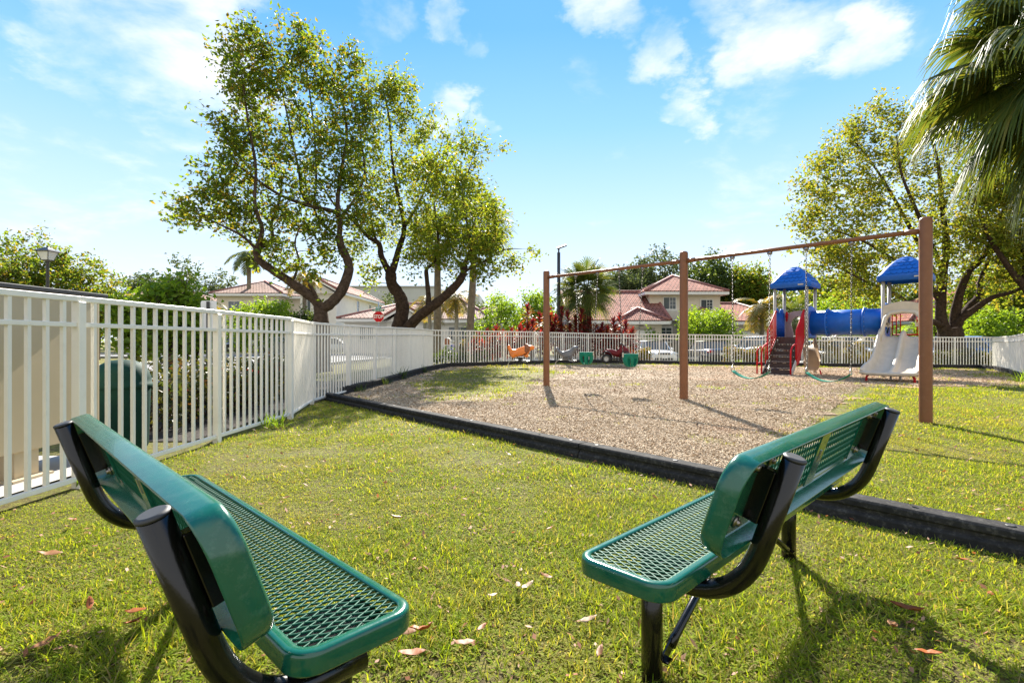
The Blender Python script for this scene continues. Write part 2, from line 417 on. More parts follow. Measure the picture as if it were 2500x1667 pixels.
CL = [(230, 40, 5.0, 1.0), (420, 80, 6.5, 1.1), (520, 130, 4, .9), (350, 20, 7, .9), (460, 280, 3.5, .75), (380, 270, 2.6, .6), (170, 190, 2.6, .7), (1090, 20, 2.4, .9), (1140, 50, 2.0, .6), (950, 75, 2.4, .5),
      (1500, 50, 2.6, .95), (1600, 115, 2.6, 1.0), (1440, 5, 2.4, .8), (1760, 50, 2.6, .8), (1900, 80, 3.2, .85), (2020, 145, 3.2, 1.1), (1960, 60, 3.0, .7), (1840, 135, 2.4, .7),
      (1430, 190, 2.8, .65), (1520, 200, 2.6, .5), (1680, 273, 2.5, .9), (1090, 255, 2.4, .95), (1185, 283, 1.5, .7), (1960, 275, 5, .65), (2130, 290, 6, .6), (150, 420, 6, .60), (330, 455, 7, .65), (20, 375, 4, .5), (1830, 490, 5, .5),
      (1500, 430, 4, .25), (2000, 420, 5, .4), (700, 430, 6, .3)]
acc = None
for (px, py, rad, amt) in CL:
    cvd = Vector(((px - 1250) / 1250, 1, (833.5 - py) / 1250)).normalized()
    dp = N(nt, 'ShaderNodeVectorMath', {0: dirw, 1: tuple(cvd)}, operation='DOT_PRODUCT')
    mr = N(nt, 'ShaderNodeMapRange', {'Value': dp.outputs['Value'], 'From Min': math.cos(math.radians(rad * 1.7)), 'From Max': 1.0, 'To Max': amt * .30}, interpolation_type='SMOOTHSTEP')
    acc = mr.outputs[0] if acc is None else N(nt, 'ShaderNodeMath', {0: acc, 1: mr.outputs[0]}, operation='MAXIMUM').outputs[0]
back = N(nt, 'ShaderNodeMapRange', {'Value': sx.outputs[1], 'From Min': .1, 'From Max': -.5, 'To Min': 0.0, 'To Max': .52})  # unseen cloud cover added behind the camera for neutral fill light
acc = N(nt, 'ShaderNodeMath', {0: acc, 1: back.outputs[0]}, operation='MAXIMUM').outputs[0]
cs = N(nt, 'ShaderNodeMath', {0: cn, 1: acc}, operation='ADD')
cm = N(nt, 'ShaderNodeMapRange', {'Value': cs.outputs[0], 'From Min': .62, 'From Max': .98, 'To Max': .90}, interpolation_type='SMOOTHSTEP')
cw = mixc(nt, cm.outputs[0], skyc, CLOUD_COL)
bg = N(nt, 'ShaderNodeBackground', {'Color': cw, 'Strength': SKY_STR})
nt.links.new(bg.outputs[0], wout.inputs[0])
S.view_settings.view_transform = 'Standard'; S.view_settings.look = 'None'
S.view_settings.exposure = EXPO; S.view_settings.gamma = 1
S.cycles.max_bounces = 8; S.cycles.transparent_max_bounces = 8

# ================================================================== ground
def axis(lo, hi, step, far):
    a = list(np.arange(lo, hi + 1e-6, step)); g = step; v = hi
    while v < far: g *= 1.35; v += g; a.append(v)
    g = step; v = lo
    while v > -far: g *= 1.35; v -= g; a.insert(0, v)
    return a
def sheet(name, xs, ys, mat, dz=0, clip=None):
    idx = {}; V = []; F = []
    for j, y in enumerate(ys):
        for i, x in enumerate(xs):
            V.append((x, y, gz(x, y) + dz))
    n = len(xs)
    for j in range(len(ys) - 1):
        for i in range(n - 1):
            F.append((j * n + i, j * n + i + 1, (j + 1) * n + i + 1, (j + 1) * n + i))
    b = MB(); b.add(V, F, True)
    return tag(b.build(name, mat), kind='structure')

m, nt, out = newmat('lawn_ground')
P = N(nt, 'ShaderNodeNewGeometry').outputs['Position']
c = mixc(nt, N(nt, 'ShaderNodeMapRange', {'Value': noise(nt, P, 1.1, 6, .7), 'From Min': .38, 'From Max': .62}).outputs[0], (.17, .195, .026), (.24, .225, .05))
th_ = N(nt, 'ShaderNodeTexVoronoi', {'Vector': N(nt, 'ShaderNodeVectorMath', {0: P, 1: N(nt, 'ShaderNodeVectorMath', {0: N(nt, 'ShaderNodeTexNoise', {'Vector': P, 'Scale': 30.0, 'Detail': 3}).outputs['Color'], 1: (.05, .05, .05)}, operation='MULTIPLY').outputs[0]}, operation='ADD').outputs[0], 'Scale': 95.0})
c = mixc(nt, .55, c, mixc(nt, 1.0, c, ramp(nt, N(nt, 'ShaderNodeSeparateXYZ', {0: th_.outputs['Color']}).outputs[0], [(0, (.25, .25, .25)), (.45, (.8, .85, .6)), (.8, (1.5, 1.45, 1.1)), (1, (1.9, 1.5, 1.3))]).outputs[0], 'MULTIPLY'))
c = mixc(nt, N(nt, 'ShaderNodeMapRange', {'Value': noise(nt, P, 14, 6, .75), 'From Min': .42, 'From Max': .60}).outputs[0], (.10, .078, .036), c)
c = mixc(nt, N(nt, 'ShaderNodeMapRange', {'Value': noise(nt, P, .55, 5, .65), 'From Min': .58, 'From Max': .72, 'To Max': .5}).outputs[0], c, (.16, .11, .06))
p = N(nt, 'ShaderNodeBsdfPrincipled', {'Base Color': c, 'Roughness': .9, 'Specular IOR Level': .15})
bn = N(nt, 'ShaderNodeBump', {'Strength': .9, 'Distance': .03, 'Height': noise(nt, P, 45, 5, .8)})
nt.links.new(bn.outputs[0], p.inputs['Normal']); nt.links.new(p.outputs[0], out.inputs[0])
MT['lawn'] = m
sheet('ground', axis(-22, 30, .5, 900), axis(-3, 48, .5, 900), MT['lawn'])

# edging line and playground outline
EDGE_NEAR = [(-3.62, 9.81), (5.05, -.13)]
EDGE_FAR = [(-3.62, 9.81), (-3.28, 11.5), (-3.1, 13.4), (-2.92, 15.7), (-2.7, 18.0), (-2.55, 19.4), (-.3, 21.35), (2.0, 23.15), (3.7, 24.25), (7.5, 24.05), (12.5, 23.8), (18, 23.5), (21.7, 23.2), (18.75, 19.3), (14.6, 14.3), (9.5, 8.0), (6, 1.5)]
PLAY = EDGE_FAR + [(5.05, -.13)]
def inpoly(x, y, poly):
    x = np.asarray(x); y = np.asarray(y); c = np.zeros(x.shape, bool); n = len(poly)
    for i in range(n):
        x0, y0 = poly[i]; x1, y1 = poly[(i + 1) % n]
        k = ((y0 > y) != (y1 > y)) & (x < (x1 - x0) * (y - y0) / (y1 - y0 + 1e-12) + x0)
        c ^= k
    return c
from mathutils.geometry import delaunay_2d_cdt
def poly_sheet(name, poly, mat, dz, step=.5):
    pts = []
    n = len(poly)
    for i in range(n):
        a, b = Vector(poly[i]), Vector(poly[(i + 1) % n]); k = max(1, int((b - a).length / step))
        pts += [tuple(a.lerp(b, q / k)) for q in range(k)]
    nb = len(pts); edges = [(i, (i + 1) % nb) for i in range(nb)]
    X = np.arange(min(p[0] for p in poly), max(p[0] for p in poly), step); Y = np.arange(min(p[1] for p in poly), max(p[1] for p in poly), step)
    gx, gy = np.meshgrid(X + .013, Y + .017); k = inpoly(gx.ravel(), gy.ravel(), poly)
    ins = list(zip(gx.ravel()[k], gy.ravel()[k]))
    v, e, f, *_ = delaunay_2d_cdt([Vector(p) for p in pts] + [Vector(p) for p in ins], edges, [], 1, 1e-4)
    b = MB(); b.add([(p[0], p[1], gz(p[0], p[1]) + dz) for p in v], [tuple(q) for q in f], True)
    return tag(b.build(name, mat), kind='structure')

m, nt, out = newmat('wood_chip_bed')
P = N(nt, 'ShaderNodeNewGeometry').outputs['Position']
vo = N(nt, 'ShaderNodeTexVoronoi', {'Vector': P, 'Scale': 62.0, 'Randomness': 1.0})
cr = ramp(nt, N(nt, 'ShaderNodeSeparateXYZ', {0: vo.outputs['Color']}).outputs[0], [(0, (.15, .105, .07)), (.3, (.33, .245, .165)), (.6, (.46, .36, .25)), (.85, (.55, .45, .33)), (1, (.27, .18, .12))])
sp = N(nt, 'ShaderNodeSeparateXYZ', {0: P})
redz = N(nt, 'ShaderNodeMapRange', {'Value': N(nt, 'ShaderNodeMath', {0: noise(nt, P, .5, 4), 1: N(nt, 'ShaderNodeMapRange', {'Value': sp.outputs[0], 'From Min': 1, 'From Max': 9, 'To Min': -.26, 'To Max': .12}).outputs[0]}, operation='ADD').outputs[0], 'From Min': .42, 'From Max': .62, 'To Max': .75})
c = mixc(nt, redz.outputs[0], cr.outputs[0], mixc(nt, 1.0, cr.outputs[0], (1.05, .80, .62), 'MULTIPLY'))
c = mixc(nt, N(nt, 'ShaderNodeMapRange', {'Value': noise(nt, P, 1.6, 5, .7), 'From Min': .52, 'From Max': .7, 'To Max': .55}).outputs[0], c, (.13, .09, .06))
for hx_, hy_ in ((1.5, 11.4), (2.45, 10.4), (4.0, 8.7), (4.85, 7.75)):      # bare hollows scuffed under the swings
    dh = N(nt, 'ShaderNodeVectorMath', {0: P, 1: (hx_, hy_, 0)}, operation='DISTANCE').outputs['Value']
    dh = N(nt, 'ShaderNodeMath', {0: dh, 1: N(nt, 'ShaderNodeMath', {0: noise(nt, P, 3.0, 4), 1: .9}, operation='MULTIPLY').outputs[0]}, operation='ADD').outputs[0]
    c = mixc(nt, N(nt, 'ShaderNodeMapRange', {'Value': dh, 'From Min': .55, 'From Max': 1.25, 'To Min': .75, 'To Max': .0}).outputs[0], c, (.22, .15, .09))
p = N(nt, 'ShaderNodeBsdfPrincipled', {'Base Color': c, 'Roughness': .9, 'Specular IOR Level': .2})
bn = N(nt, 'ShaderNodeBump', {'Strength': 1.0, 'Distance': .025, 'Height': vo.outputs['Distance']})
nt.links.new(bn.outputs[0], p.inputs['Normal']); nt.links.new(p.outputs[0], out.inputs[0])
MT['chips'] = m
CHIP = [(-3.55, 9.75), (1.45, 4.0), (2.6, 5.0), (8.3, 12.2), (13.3, 13.0), (14.8, 14.7), (18.7, 19.4), (21.6, 23.1)] + EDGE_FAR[11:0:-1]
def ragged(poly, i0, i1, amp, seed):
    rd = random.Random(seed); o_ = []
    for i in range(len(poly)):
        a, b_ = Vector(poly[i]), Vector(poly[(i + 1) % len(poly)]); o_.append(tuple(a))
        if i0 <= i < i1:
            k = max(2, int((b_ - a).length / .28)); nr_ = Vector((-(b_ - a).y, (b_ - a).x)).normalized(); w_ = 0
            for q_ in range(1, k):
                w_ = w_ * .6 + rd.uniform(-1, 1) * amp; o_.append(tuple(a.lerp(b_, q_ / k) + nr_ * w_))
    return o_
CHIP_R = ragged(CHIP, 1, 4, .42, 3)
poly_sheet('wood_chip_ground', CHIP_R, MT['chips'], .012)

rng = np.random.default_rng(7)
_w = [(rng.normal(0, f, 2), rng.uniform(0, 6.28), 1 / (1 + f * .35)) for f in (.35, .5, .7, .9, 1.3, 1.8, 2.4, 3.3, 4.5) for _ in range(3)]
def nz2(x, y):
    s = 0; t = 0
    for k, ph, a in _w:
        s = s + a * np.sin(k[0] * x * 1.5 + k[1] * y * 1.5 + ph); t += a * a / 2
    return s / math.sqrt(t)          # about unit variance

GP = [(-2.7, 12.6), (-2.6, 17.8), (-.9, 20.3), (1.2, 20.4), (2.0, 17.0), (.9, 13.8), (.2, 10.6), (-.8, 9.3), (-1.8, 9.6)]
def dpoly(x, y, poly):
    d = np.full(x.shape, 1e9)
    for i in range(len(poly)):
        ax, ay = poly[i]; bx, by = poly[(i + 1) % len(poly)]
        t = np.clip(((x - ax) * (bx - ax) + (y - ay) * (by - ay)) / ((bx - ax) ** 2 + (by - ay) ** 2), 0, 1)
        d = np.minimum(d, np.hypot(x - ax - t * (bx - ax), y - ay - t * (by - ay)))
    return np.where(inpoly(x, y, poly), d, -d)
LAWN = [(-3.40, -1), (-3.12, 7.3), (-3.47, 8.9), (-3.66, 9.72), (5.0, -.25), (5, -1)]
RIGHT = [(5.2, -.1), (1.55, 3.95), (2.2, 4.5), (5.2, 8.2), (8.1, 11.9), (12.8, 12.6), (14.3, 14.3), (9.3, 7.9), (5.9, 1.4)]
def cover(x, y):
    n = nz2(x, y); n2 = nz2(x * 2.7 + 9, y * 2.7 - 4)
    n3 = nz2(x * 6.1 - 3, y * 6.1 + 7)
    lawn = np.where(inpoly(x, y, LAWN), np.clip(.74 + .20 * n2 + .12 * n + .12 * n3, .14, 1), 0)
    right = np.clip((dpoly(x, y, RIGHT) + .25 * n2 + .15) / .7, 0, 1) * np.clip(.74 + .26 * n2, .15, 1)
    left = np.clip((dpoly(x, y, GP) + .05 + .38 * n2) / .5, 0, 1)
    far = np.clip((1.15 - dpoly(x, y, PLAY) + .45 * n2 - .2) / .5, 0, 1) * (y > 13) * (x > -1)
    stray = np.clip((n2 + .35 * n - 1.45) / .5, 0, .6) * inpoly(x, y, PLAY)
    return np.maximum.reduce([lawn, right, left, far, stray])
HZ = np.vectorize(gz)
poly_sheet('grass_patch_ground', ragged([(x_ * .86 - .15, 14.9 + (y_ - 14.9) * .86) for x_, y_ in GP], 0, 99, .30, 8), MT['lawn'], .020, .4)

def blades(name, rings, mat, label, segs=3, weed=.55, seed=3, kscale=1.0):
    """rings: (distance from, to, blades per square metre, length, width)"""
    rg = np.random.default_rng(seed); VV = []; FF = []; base = 0
    for (d0, d1, dens, L, w) in rings:
        xm = d1 * 1.04 + 1.0
        n = int((2 * xm) * (d1 - d0) * dens)
        x = rg.uniform(-xm, xm, n); y = rg.uniform(d0, d1, n)
        k = np.abs(x) < y * 1.04 + 1.0; x, y = x[k], y[k]
        cv = cover(x, y); k = rg.uniform(0, 1, len(x)) < cv; x, y, cv = x[k], y[k], cv[k]
        n = len(x)
        if not n: continue
        z = HZ(x, y) + .004
        tall = np.clip(1 + .30 * nz2(x * 1.8 + 3, y * 1.8) + .22 * nz2(x * 5 - 2, y * 5 + 1), .40, 2.1)
        wd_ = rg.uniform(0, 1, n) < weed
        ln = L * rg.uniform(.5, 1.25, n) * tall; ln = np.where(wd_, ln * .50, ln)
        ww = w * rg.uniform(.6, 1.2, n); ww = np.where(wd_, ww * 2.1, ww)
        yaw = rg.uniform(0, 2 * PI, n); lean = np.where(wd_, rg.uniform(.9, 1.45, n), rg.uniform(.25, 1.35, n)); curl = rg.uniform(.2, 1.1, n)
        dx, dy = np.cos(yaw), np.sin(yaw)
        tw = rg.uniform(-.6, .6, n); sx_, sy_ = -np.sin(yaw + tw), np.cos(yaw + tw)
        px, py, pz = x.copy(), y.copy(), z.copy(); rows = []
        prof = np.where(wd_[:, None], np.array([[.5, 1.0, .8, .0]]), np.array([[.75, 1.0, .7, .0]]))
        for s_ in range(segs + 1):
            f = s_ / segs; hw = ww * .5 * prof[:, min(3, int(round(f * 3)))]
            if s_ < segs:
                rows.append(np.stack([px - sx_ * hw, py - sy_ * hw, pz], 1)); rows.append(np.stack([px + sx_ * hw, py + sy_ * hw, pz], 1))
            else: rows.append(np.stack([px, py, pz], 1))
            a = lean + curl * f; st = ln / segs
            px = px + dx * np.sin(a) * st; py = py + dy * np.sin(a) * st; pz = pz + np.cos(a) * st
        nv = 2 * segs + 1
        V = np.stack(rows, 1).reshape(-1, 3)
        o = base + np.arange(n)[:, None] * nv; F = []
        for s_ in range(segs - 1):
            F += [o + np.array([[2 * s_, 2 * s_ + 1, 2 * s_ + 3]]), o + np.array([[2 * s_, 2 * s_ + 3, 2 * s_ + 2]])]
        F.append(o + np.array([[2 * segs - 2, 2 * segs - 1, 2 * segs]]))
        VV.append(V); FF.append(np.concatenate(F, 0)); base += n * nv
    o = raw_mesh(name, np.concatenate(VV), np.concatenate(FF), mat)
    return tag(o, label, 'grass', kind='stuff')
MT['grass'] = leafmat('grass_blade', [(.14, .225, .016), (.195, .275, .018), (.25, .31, .022), (.115, .19, .014), (.31, .31, .042), (.19, .265, .018), (.37, .30, .14), (.165, .25, .016), (.25, .285, .027), (.14, .205, .016), (.30, .22, .10), (.20, .26, .02)], .46, 1.5, .8, .08, (1.2, 1.06, .38), patch=((.34, .28, .085), .8, .50, .70, .45))
blades('lawn_grass', [(.5, 2.2, 20000 * GD, .046, .0042), (2.2, 3.6, 19000 * GD, .032, .0043), (3.6, 6, 10000 * GD, .032, .0056), (6, 9.5, 3400 * GD, .038, .0085), (9.5, 14.5, 1500 * GD, .050, .015), (14.5, 25, 700 * GD, .07, .022)], MT['grass'], 'short sunlit lawn grass mixed with small weeds')

# wood chips lying loose on the bed
def chips():
    rg = np.random.default_rng(5); P_ = []
    for d0, d1, dens in ((3.8, 7, 2600), (7, 10, 1500), (10, 14, 650), (14, 22, 200)):
        n = int(2 * d1 * (d1 - d0) * dens); x = rg.uniform(-d1 * .5, d1 * 1.05, n); y = rg.uniform(d0, d1, n)
        k = inpoly(x, y, CHIP); x, y = x[k], y[k]; hol = np.min(np.stack([np.hypot(x - a_, y - b_) for a_, b_ in ((1.5, 11.4), (2.45, 10.4), (4.0, 8.7), (4.85, 7.75))]), 0); k = (rg.uniform(0, 1, len(x)) > cover(x, y) * .9) & (rg.uniform(.25, .9, len(x)) < hol + .2)
        P_.append(np.stack([x[k], y[k], np.full(k.sum(), d0)], 1))
    q = np.concatenate(P_); n = len(q); x, y = q[:, 0], q[:, 1]
    z = HZ(x, y) + .016 + rg.uniform(0, .012, n)
    a = rg.uniform(0, 2 * PI, n); L = rg.uniform(.007, .022, n) * (1 + q[:, 2] * .045); w = rg.uniform(.003, .007, n) * (1 + q[:, 2] * .045); tl = rg.normal(0, .32, n); rl = rg.normal(0, .5, n)
    d = np.stack([np.cos(a) * np.cos(tl), np.sin(a) * np.cos(tl), np.sin(tl)], 1) * L[:, None]
    s_ = np.stack([-np.sin(a) * np.cos(rl), np.cos(a) * np.cos(rl), np.sin(rl)], 1) * w[:, None]
    c0 = np.stack([x, y, z], 1); up = np.array([[0, 0, .004]])
    V = np.stack([c0 - d - s_, c0 + d - s_ * .6, c0 + d + s_ * .7, c0 - d + s_, c0 + up + d * .1], 1).reshape(-1, 3)
    o = np.arange(n)[:, None] * 5
    F = np.concatenate([o + np.array([[0, 1, 4]]), o + np.array([[1, 2, 4]]), o + np.array([[2, 3, 4]]), o + np.array([[3, 0, 4]])], 0)
    m = leafmat('wood_chip', patch=((.38, .23, .14), .5, .56, .70, .5), stops= [(.27, .185, .11), (.39, .285, .175), (.48, .37, .235), (.54, .43, .29), (.32, .21, .12), (.43, .32, .205), (.51, .395, .26)], trans=.0, tcol=1, rough=.8, spec=.2)
    tag(raw_mesh('wood_chips', V, F, m), 'weathered tan wood chips loose over the play area', 'wood chips', kind='stuff')
chips()

# ================================================================== fallen leaves, each its own
LV = [(970, 1283, .085, 0, 'pale tan'), (120, 1375, .10, 1, 'pinkish brown'), (1030, 1570, .10, 2, 'curled orange'), (990, 1575, .09, 1, ''), (1268, 1458, .07, 0, ''), (1290, 1455, .07, 0, ''), (1330, 1430, .06, 1, ''), (222, 1500, .075, 2, ''), (335, 1520, .08, 2, ''), (118, 1600, .09, 1, ''),
      (322, 1550, .07, 2, ''), (2215, 1515, .11, 2, ''), (2180, 1560, .10, 1, ''), (2270, 1630, .08, 2, ''), (2350, 1390, .06, 2, ''), (1150, 1312, .06, 0, ''), (1240, 1120, .07, 0, ''), (1010, 1390, .05, 2, ''), (1175, 1560, .05, 2, ''), (1200, 1480, .05, 0, ''), (860, 1160, .06, 1, ''), (1130, 1600, .08, 1, ''),
      (1440, 1540, .07, 0, ''), (700, 1230, .05, 1, ''), (1345, 1310, .05, 2, ''), (1005, 1630, .09, 2, ''), (945, 1600, .07, 2, ''), (180, 1290, .06, 2, ''), (1460, 1620, .06, 1, ''), (2420, 1480, .07, 2, '')]
lm = [leafmat('dry_leaf_' + n_, [c_, tuple(q * .8 for q in c_)], .25, 1.2, .55, .3, (1.2, .9, .6)) for n_, c_ in (('tan', (.37, .25, .14)), ('pink', (.30, .14, .055)), ('rust', (.32, .10, .025)))]
def leaf_mesh(L, seed, mat):
    rd = random.Random(seed); V = []; F = []; n = 7
    for i in range(n):
        t = i / (n - 1); w = .34 * math.sin(PI * min(1, t * .93 + .04)) ** .8 * L
        z = .012 + .10 * L * (2 * t - 1) ** 2 * rd.uniform(.8, 2.2) + .012
        V += [((t - .5) * L, -w / 2, z + w * rd.uniform(.15, .5)), ((t - .5) * L, 0, z), ((t - .5) * L, w / 2, z + w * rd.uniform(.15, .5))]
    for i in range(n - 1):
        a = i * 3; F += [(a, a + 1, a + 4, a + 3), (a + 1, a + 2, a + 5, a + 4)]
    b = MB(); b.add(V, F, True)
    b.tube([(-.5 * L, 0, .02), (-.68 * L, .02 * L, .03)], .0012, 4)
    return b.build('fallen_leaf', mat, solid=.0006)
LNAME = ['pale tan fallen leaf lying flat on the lawn', 'pinkish brown fallen leaf lying on the lawn', 'curled rust red fallen leaf lying in the grass']
for i, (px, py, L, k, s_) in enumerate(LV):
    d = 1375 / (py - 833.5 - 40 * 1.2 / 1.0 * 0) ; x, y = W(px, d)
    o = leaf_mesh(L, i, lm[k]); o.location = (x, y, gz(x, y) + .022); o.rotation_euler = (random.Random(i).uniform(-.3, .3), random.Random(i + 50).uniform(-.3, .3), random.Random(i + 9).uniform(0, 6.28))
    lab = {0: 'largest pale tan leaf alone on the open lawn between the benches', 1: 'large pinkish brown leaf on the grass near the left fence', 11: 'big rust leaf on shaded grass right of the right bench'}.get(i, LNAME[k])
    tag(o, lab, 'leaf', ['pale tan fallen leaves', 'pinkish brown fallen leaves', 'rust red fallen leaves'][k])
def litter():
    rg = np.random.default_rng(11); n = 2600
    y = rg.uniform(.8, 9, n) ** 1.0; x = rg.uniform(-1.05, 1.05, n) * y
    k = cover(x, y) > .3; x, y = x[k], y[k]; n = len(x); z = HZ(x, y) + rg.uniform(.008, .035, n)
    a = rg.uniform(0, 2 * PI, n); L = rg.uniform(.006, .017, n) * (1 + .08 * y); tl = rg.normal(0, .4, n)
    d = np.stack([np.cos(a), np.sin(a), tl], 1) * L[:, None]; s_ = np.stack([-np.sin(a), np.cos(a), rg.normal(0, .4, n)], 1) * (L * .45)[:, None]
    c0 = np.stack([x, y, z], 1); V = np.stack([c0 - d, c0 + s_, c0 + d, c0 - s_], 1).reshape(-1, 3); o = np.arange(n)[:, None] * 4
    tag(raw_mesh('leaf_litter', V, np.concatenate([o + np.array([[0, 1, 2]]), o + np.array([[0, 2, 3]])], 0), MT['dead']), 'small dry brown leaf bits scattered through the lawn', 'leaf litter', kind='stuff')
litter()
for i, (px, py, hh) in enumerate(((2222, 1290, .16), (2397, 1322, .15), (1317, 1090, .17))):
    d = 1375 / (py - 833.5); x, y = W(px, d)
    t = thing('weed_flower', ['yellow weed flower on a tall stem before the border below the right swing post', 'yellow weed flower at the border timber nearest the right picture edge', 'yellow weed flower before the border timber in mid lawn'][i], 'wildflower', (x, y, gz(x, y)), group='yellow weed flowers along the border')
    b = MB(); b.tube([(0, 0, 0), (.008, 0, hh * .5), (.002, .004, hh)], .0016, 5); b.build('stem', MT['leaf_bright'], t)
    b = MB(); b.lathe([(.001, hh - .004), (.012, hh + .004), (.015, hh + .012), (.004, hh + .014), (.0005, hh + .014)], 9); b.build('flower_head', MT['yellow_flower'], t)

# ================================================================== white picket fence
FH = 1.44; PANEL = 1.71
def fence_run(name, label, pts, group=None, first=True):
    """posts stand at pts; a panel of pickets and three rails between each two"""
    x0, y0 = pts[0]; z0 = gz(x0, y0)
    t = thing(name, label, 'fence', (x0, y0, z0), group=group)
    off = (x0, y0, z0)
    hs = [gz(*p) for p in pts]
    for i, p in enumerate(pts):
        if i == 0 and not first: continue
        a = Vector(pts[max(0, i - 1)]); c_ = Vector(pts[min(len(pts) - 1, i + 1)]); dr = (c_ - a).normalized(); ang = math.atan2(dr.y, dr.x)
        b = MB(); b.box((0, 0, (FH - .042) / 2 - .03), (.064, .064, FH - .042 + .06), Matrix.Translation((p[0], p[1], hs[i])) @ Matrix.Rotation(ang, 4, 'Z'))
        b.build('post', MT['white_paint'], t, off, bevel=.003, seg=1)
    for i in range(len(pts) - 1):
        a = Vector((pts[i][0], pts[i][1], hs[i])); c_ = Vector((pts[i + 1][0], pts[i + 1][1], hs[i + 1])); d = c_ - a; L = d.length; u = d / L
        b = MB(); k = 12
        for j in range(1, k + 1):
            q = a + d * (j / (k + 1))
            ang = math.atan2(d.y, d.x)
            b.box((0, 0, (.055 + FH - .03) / 2), (.026, .026, FH - .085), Matrix.Translation(q) @ Matrix.Rotation(ang, 4, 'Z'))
        b.build('picket_panel', MT['white_paint'], t, off)
        for z, w_, h_, nm in ((FH - .021, .040, .042, 'top_rail'), (FH - .215, .034, .034, 'middle_rail'), (.07, .034, .036, 'bottom_rail')):
            b = MB(); e = .033 if nm != 'top_rail' else -.0
            b.bar(a + u * e + Vector((0, 0, z)), c_ - u * e + Vector((0, 0, z)), w_, h_)
            b.build(nm, MT['white_paint'], t, off, bevel=.003, seg=1)
    return t
def step_pts(a, b, n):
    return [(a[0] + (b[0] - a[0]) * i / n, a[1] + (b[1] - a[1]) * i / n) for i in range(n + 1)]
fA = step_pts((-3.38, .44), (-3.15, 7.28), 4); fB = [(-3.15, 7.28), (-3.5, 8.96)]
fC = step_pts((-3.5, 8.96), (-3.05, 19.6), 6); fD = step_pts((-3.05, 19.6), (3.7, 24.85), 5)
fE = step_pts((3.7, 24.85), (22.4, 23.85), 11); fF = step_pts((22.4, 23.85), (19.1, 19.6), 3); fG = step_pts((19.1, 19.6), (13.0, 12.4), 5)
fence_run('picket_fence', 'white picket fence beside the tan cabinet and left bench', fA)
fence_run('picket_fence', 'single short angled white fence panel after the long left fence', fB, first=False)
fence_run('picket_fence', 'long white picket fence seen edge on below the stop sign', fC, first=False)
fence_run('picket_fence', 'white picket fence behind the orange and grey spring riders', fD, first=False)
fence_run('picket_fence', 'white picket fence in front of the parked cars', fE, first=False)
fence_run('picket_fence', 'short white fence at far right corner beyond the swing post', fF, first=False)
fence_run('picket_fence', 'white picket fence leaving the picture at the right edge', fG, first=False)

# ================================================================== black border timbers
def timber(a, b, label, group, H=.19, dz=0):
    a = Vector((a[0], a[1], gz(*a) + dz)); b = Vector((b[0], b[1], gz(*b) + dz)); d = b - a; L = d.length - .012
    t = bpy.data.objects.new('tmp', None)
    prof = [(-.085, -.06), (-.085, .045), (-.072, .058), (-.062, .062), (-.062, .085), (-.074, .094), (-.074, H - .014), (-.060, H), (.060, H), (.074, H - .014), (.074, .094), (.062, .085), (.062, .062), (.072, .058), (.085, .045), (.085, -.06)]
    m_ = MB(); m_.loft([[(x, q[0], q[1]) for q in prof] for x in (0, L)], True, True, False)
    yaw = math.atan2(d.y, d.x); o = m_.build('border_timber', MT['timber'], bevel=.004, seg=2)
    o.location = a; o.rotation_euler = (0, -math.asin(d.z / d.length), yaw)
    for x in (L * .08, L * .5, L * .92):            # stake caps sunk in the top
        k = MB(); k.lathe([(.0, .0), (.022, .0), (.022, .003), (.014, .004), (.0, .002)], 12, (x, 0, H + .001)); k.build('stake_cap', MT['black_cap'], o)
    return tag(o, label, 'border timber', group)
ORD = ['first', 'second', 'third', 'fourth', 'fifth', 'sixth', 'seventh', 'eighth', 'ninth', 'tenth', 'eleventh', 'twelfth', 'thirteenth', 'fourteenth', 'fifteenth', 'sixteenth', 'seventeenth', 'eighteenth', 'nineteenth', 'twentieth']
def cut(path, L, lead=None):
    out_ = [Vector(path[0])]; rest = lead or L
    for i in range(len(path) - 1):
        a, b = Vector(path[i]), Vector(path[i + 1]); d = (b - a).length; u = (b - a) / d; s_ = 0
        while d - s_ > rest: s_ += rest; out_.append(a + u * s_); rest = L
        rest -= d - s_
    out_.append(Vector(path[-1])); return out_
q = cut(EDGE_NEAR, 1.95, .70)
for i in range(len(q) - 1):
    timber(q[i], q[i + 1], ORD[i] + ' black border timber along the lawn from the left fence corner', 'black border timbers between lawn and wood chips', H=.138)
q = cut(EDGE_FAR[:-2] + [(13.0, 12.3)], 1.95)
nC = 0; cntf = {}
for i in range(len(q) - 1):
    mx, my = (q[i] + q[i + 1]) / 2
    if my < 19.5 and mx < 0: w_ = 'below the stop sign fence, from near'; gname = 'black border timbers beside the left fence'
    elif mx < 4: w_ = 'behind the spring riders, from left'; gname = 'black border timbers behind the spring riders'
    elif mx < 21 and my > 22: w_ = 'under the fence before the cars, from left'; gname = 'black border timbers along the far fence'
    else: w_ = 'along the right fence, from far end'; gname = 'black border timbers along the right fence'
    cntf[w_] = cntf.get(w_, 0) + 1
    timber(q[i], q[i + 1], '%s black border timber %s' % (ORD[cntf[w_] - 1], w_), gname, H=.175)

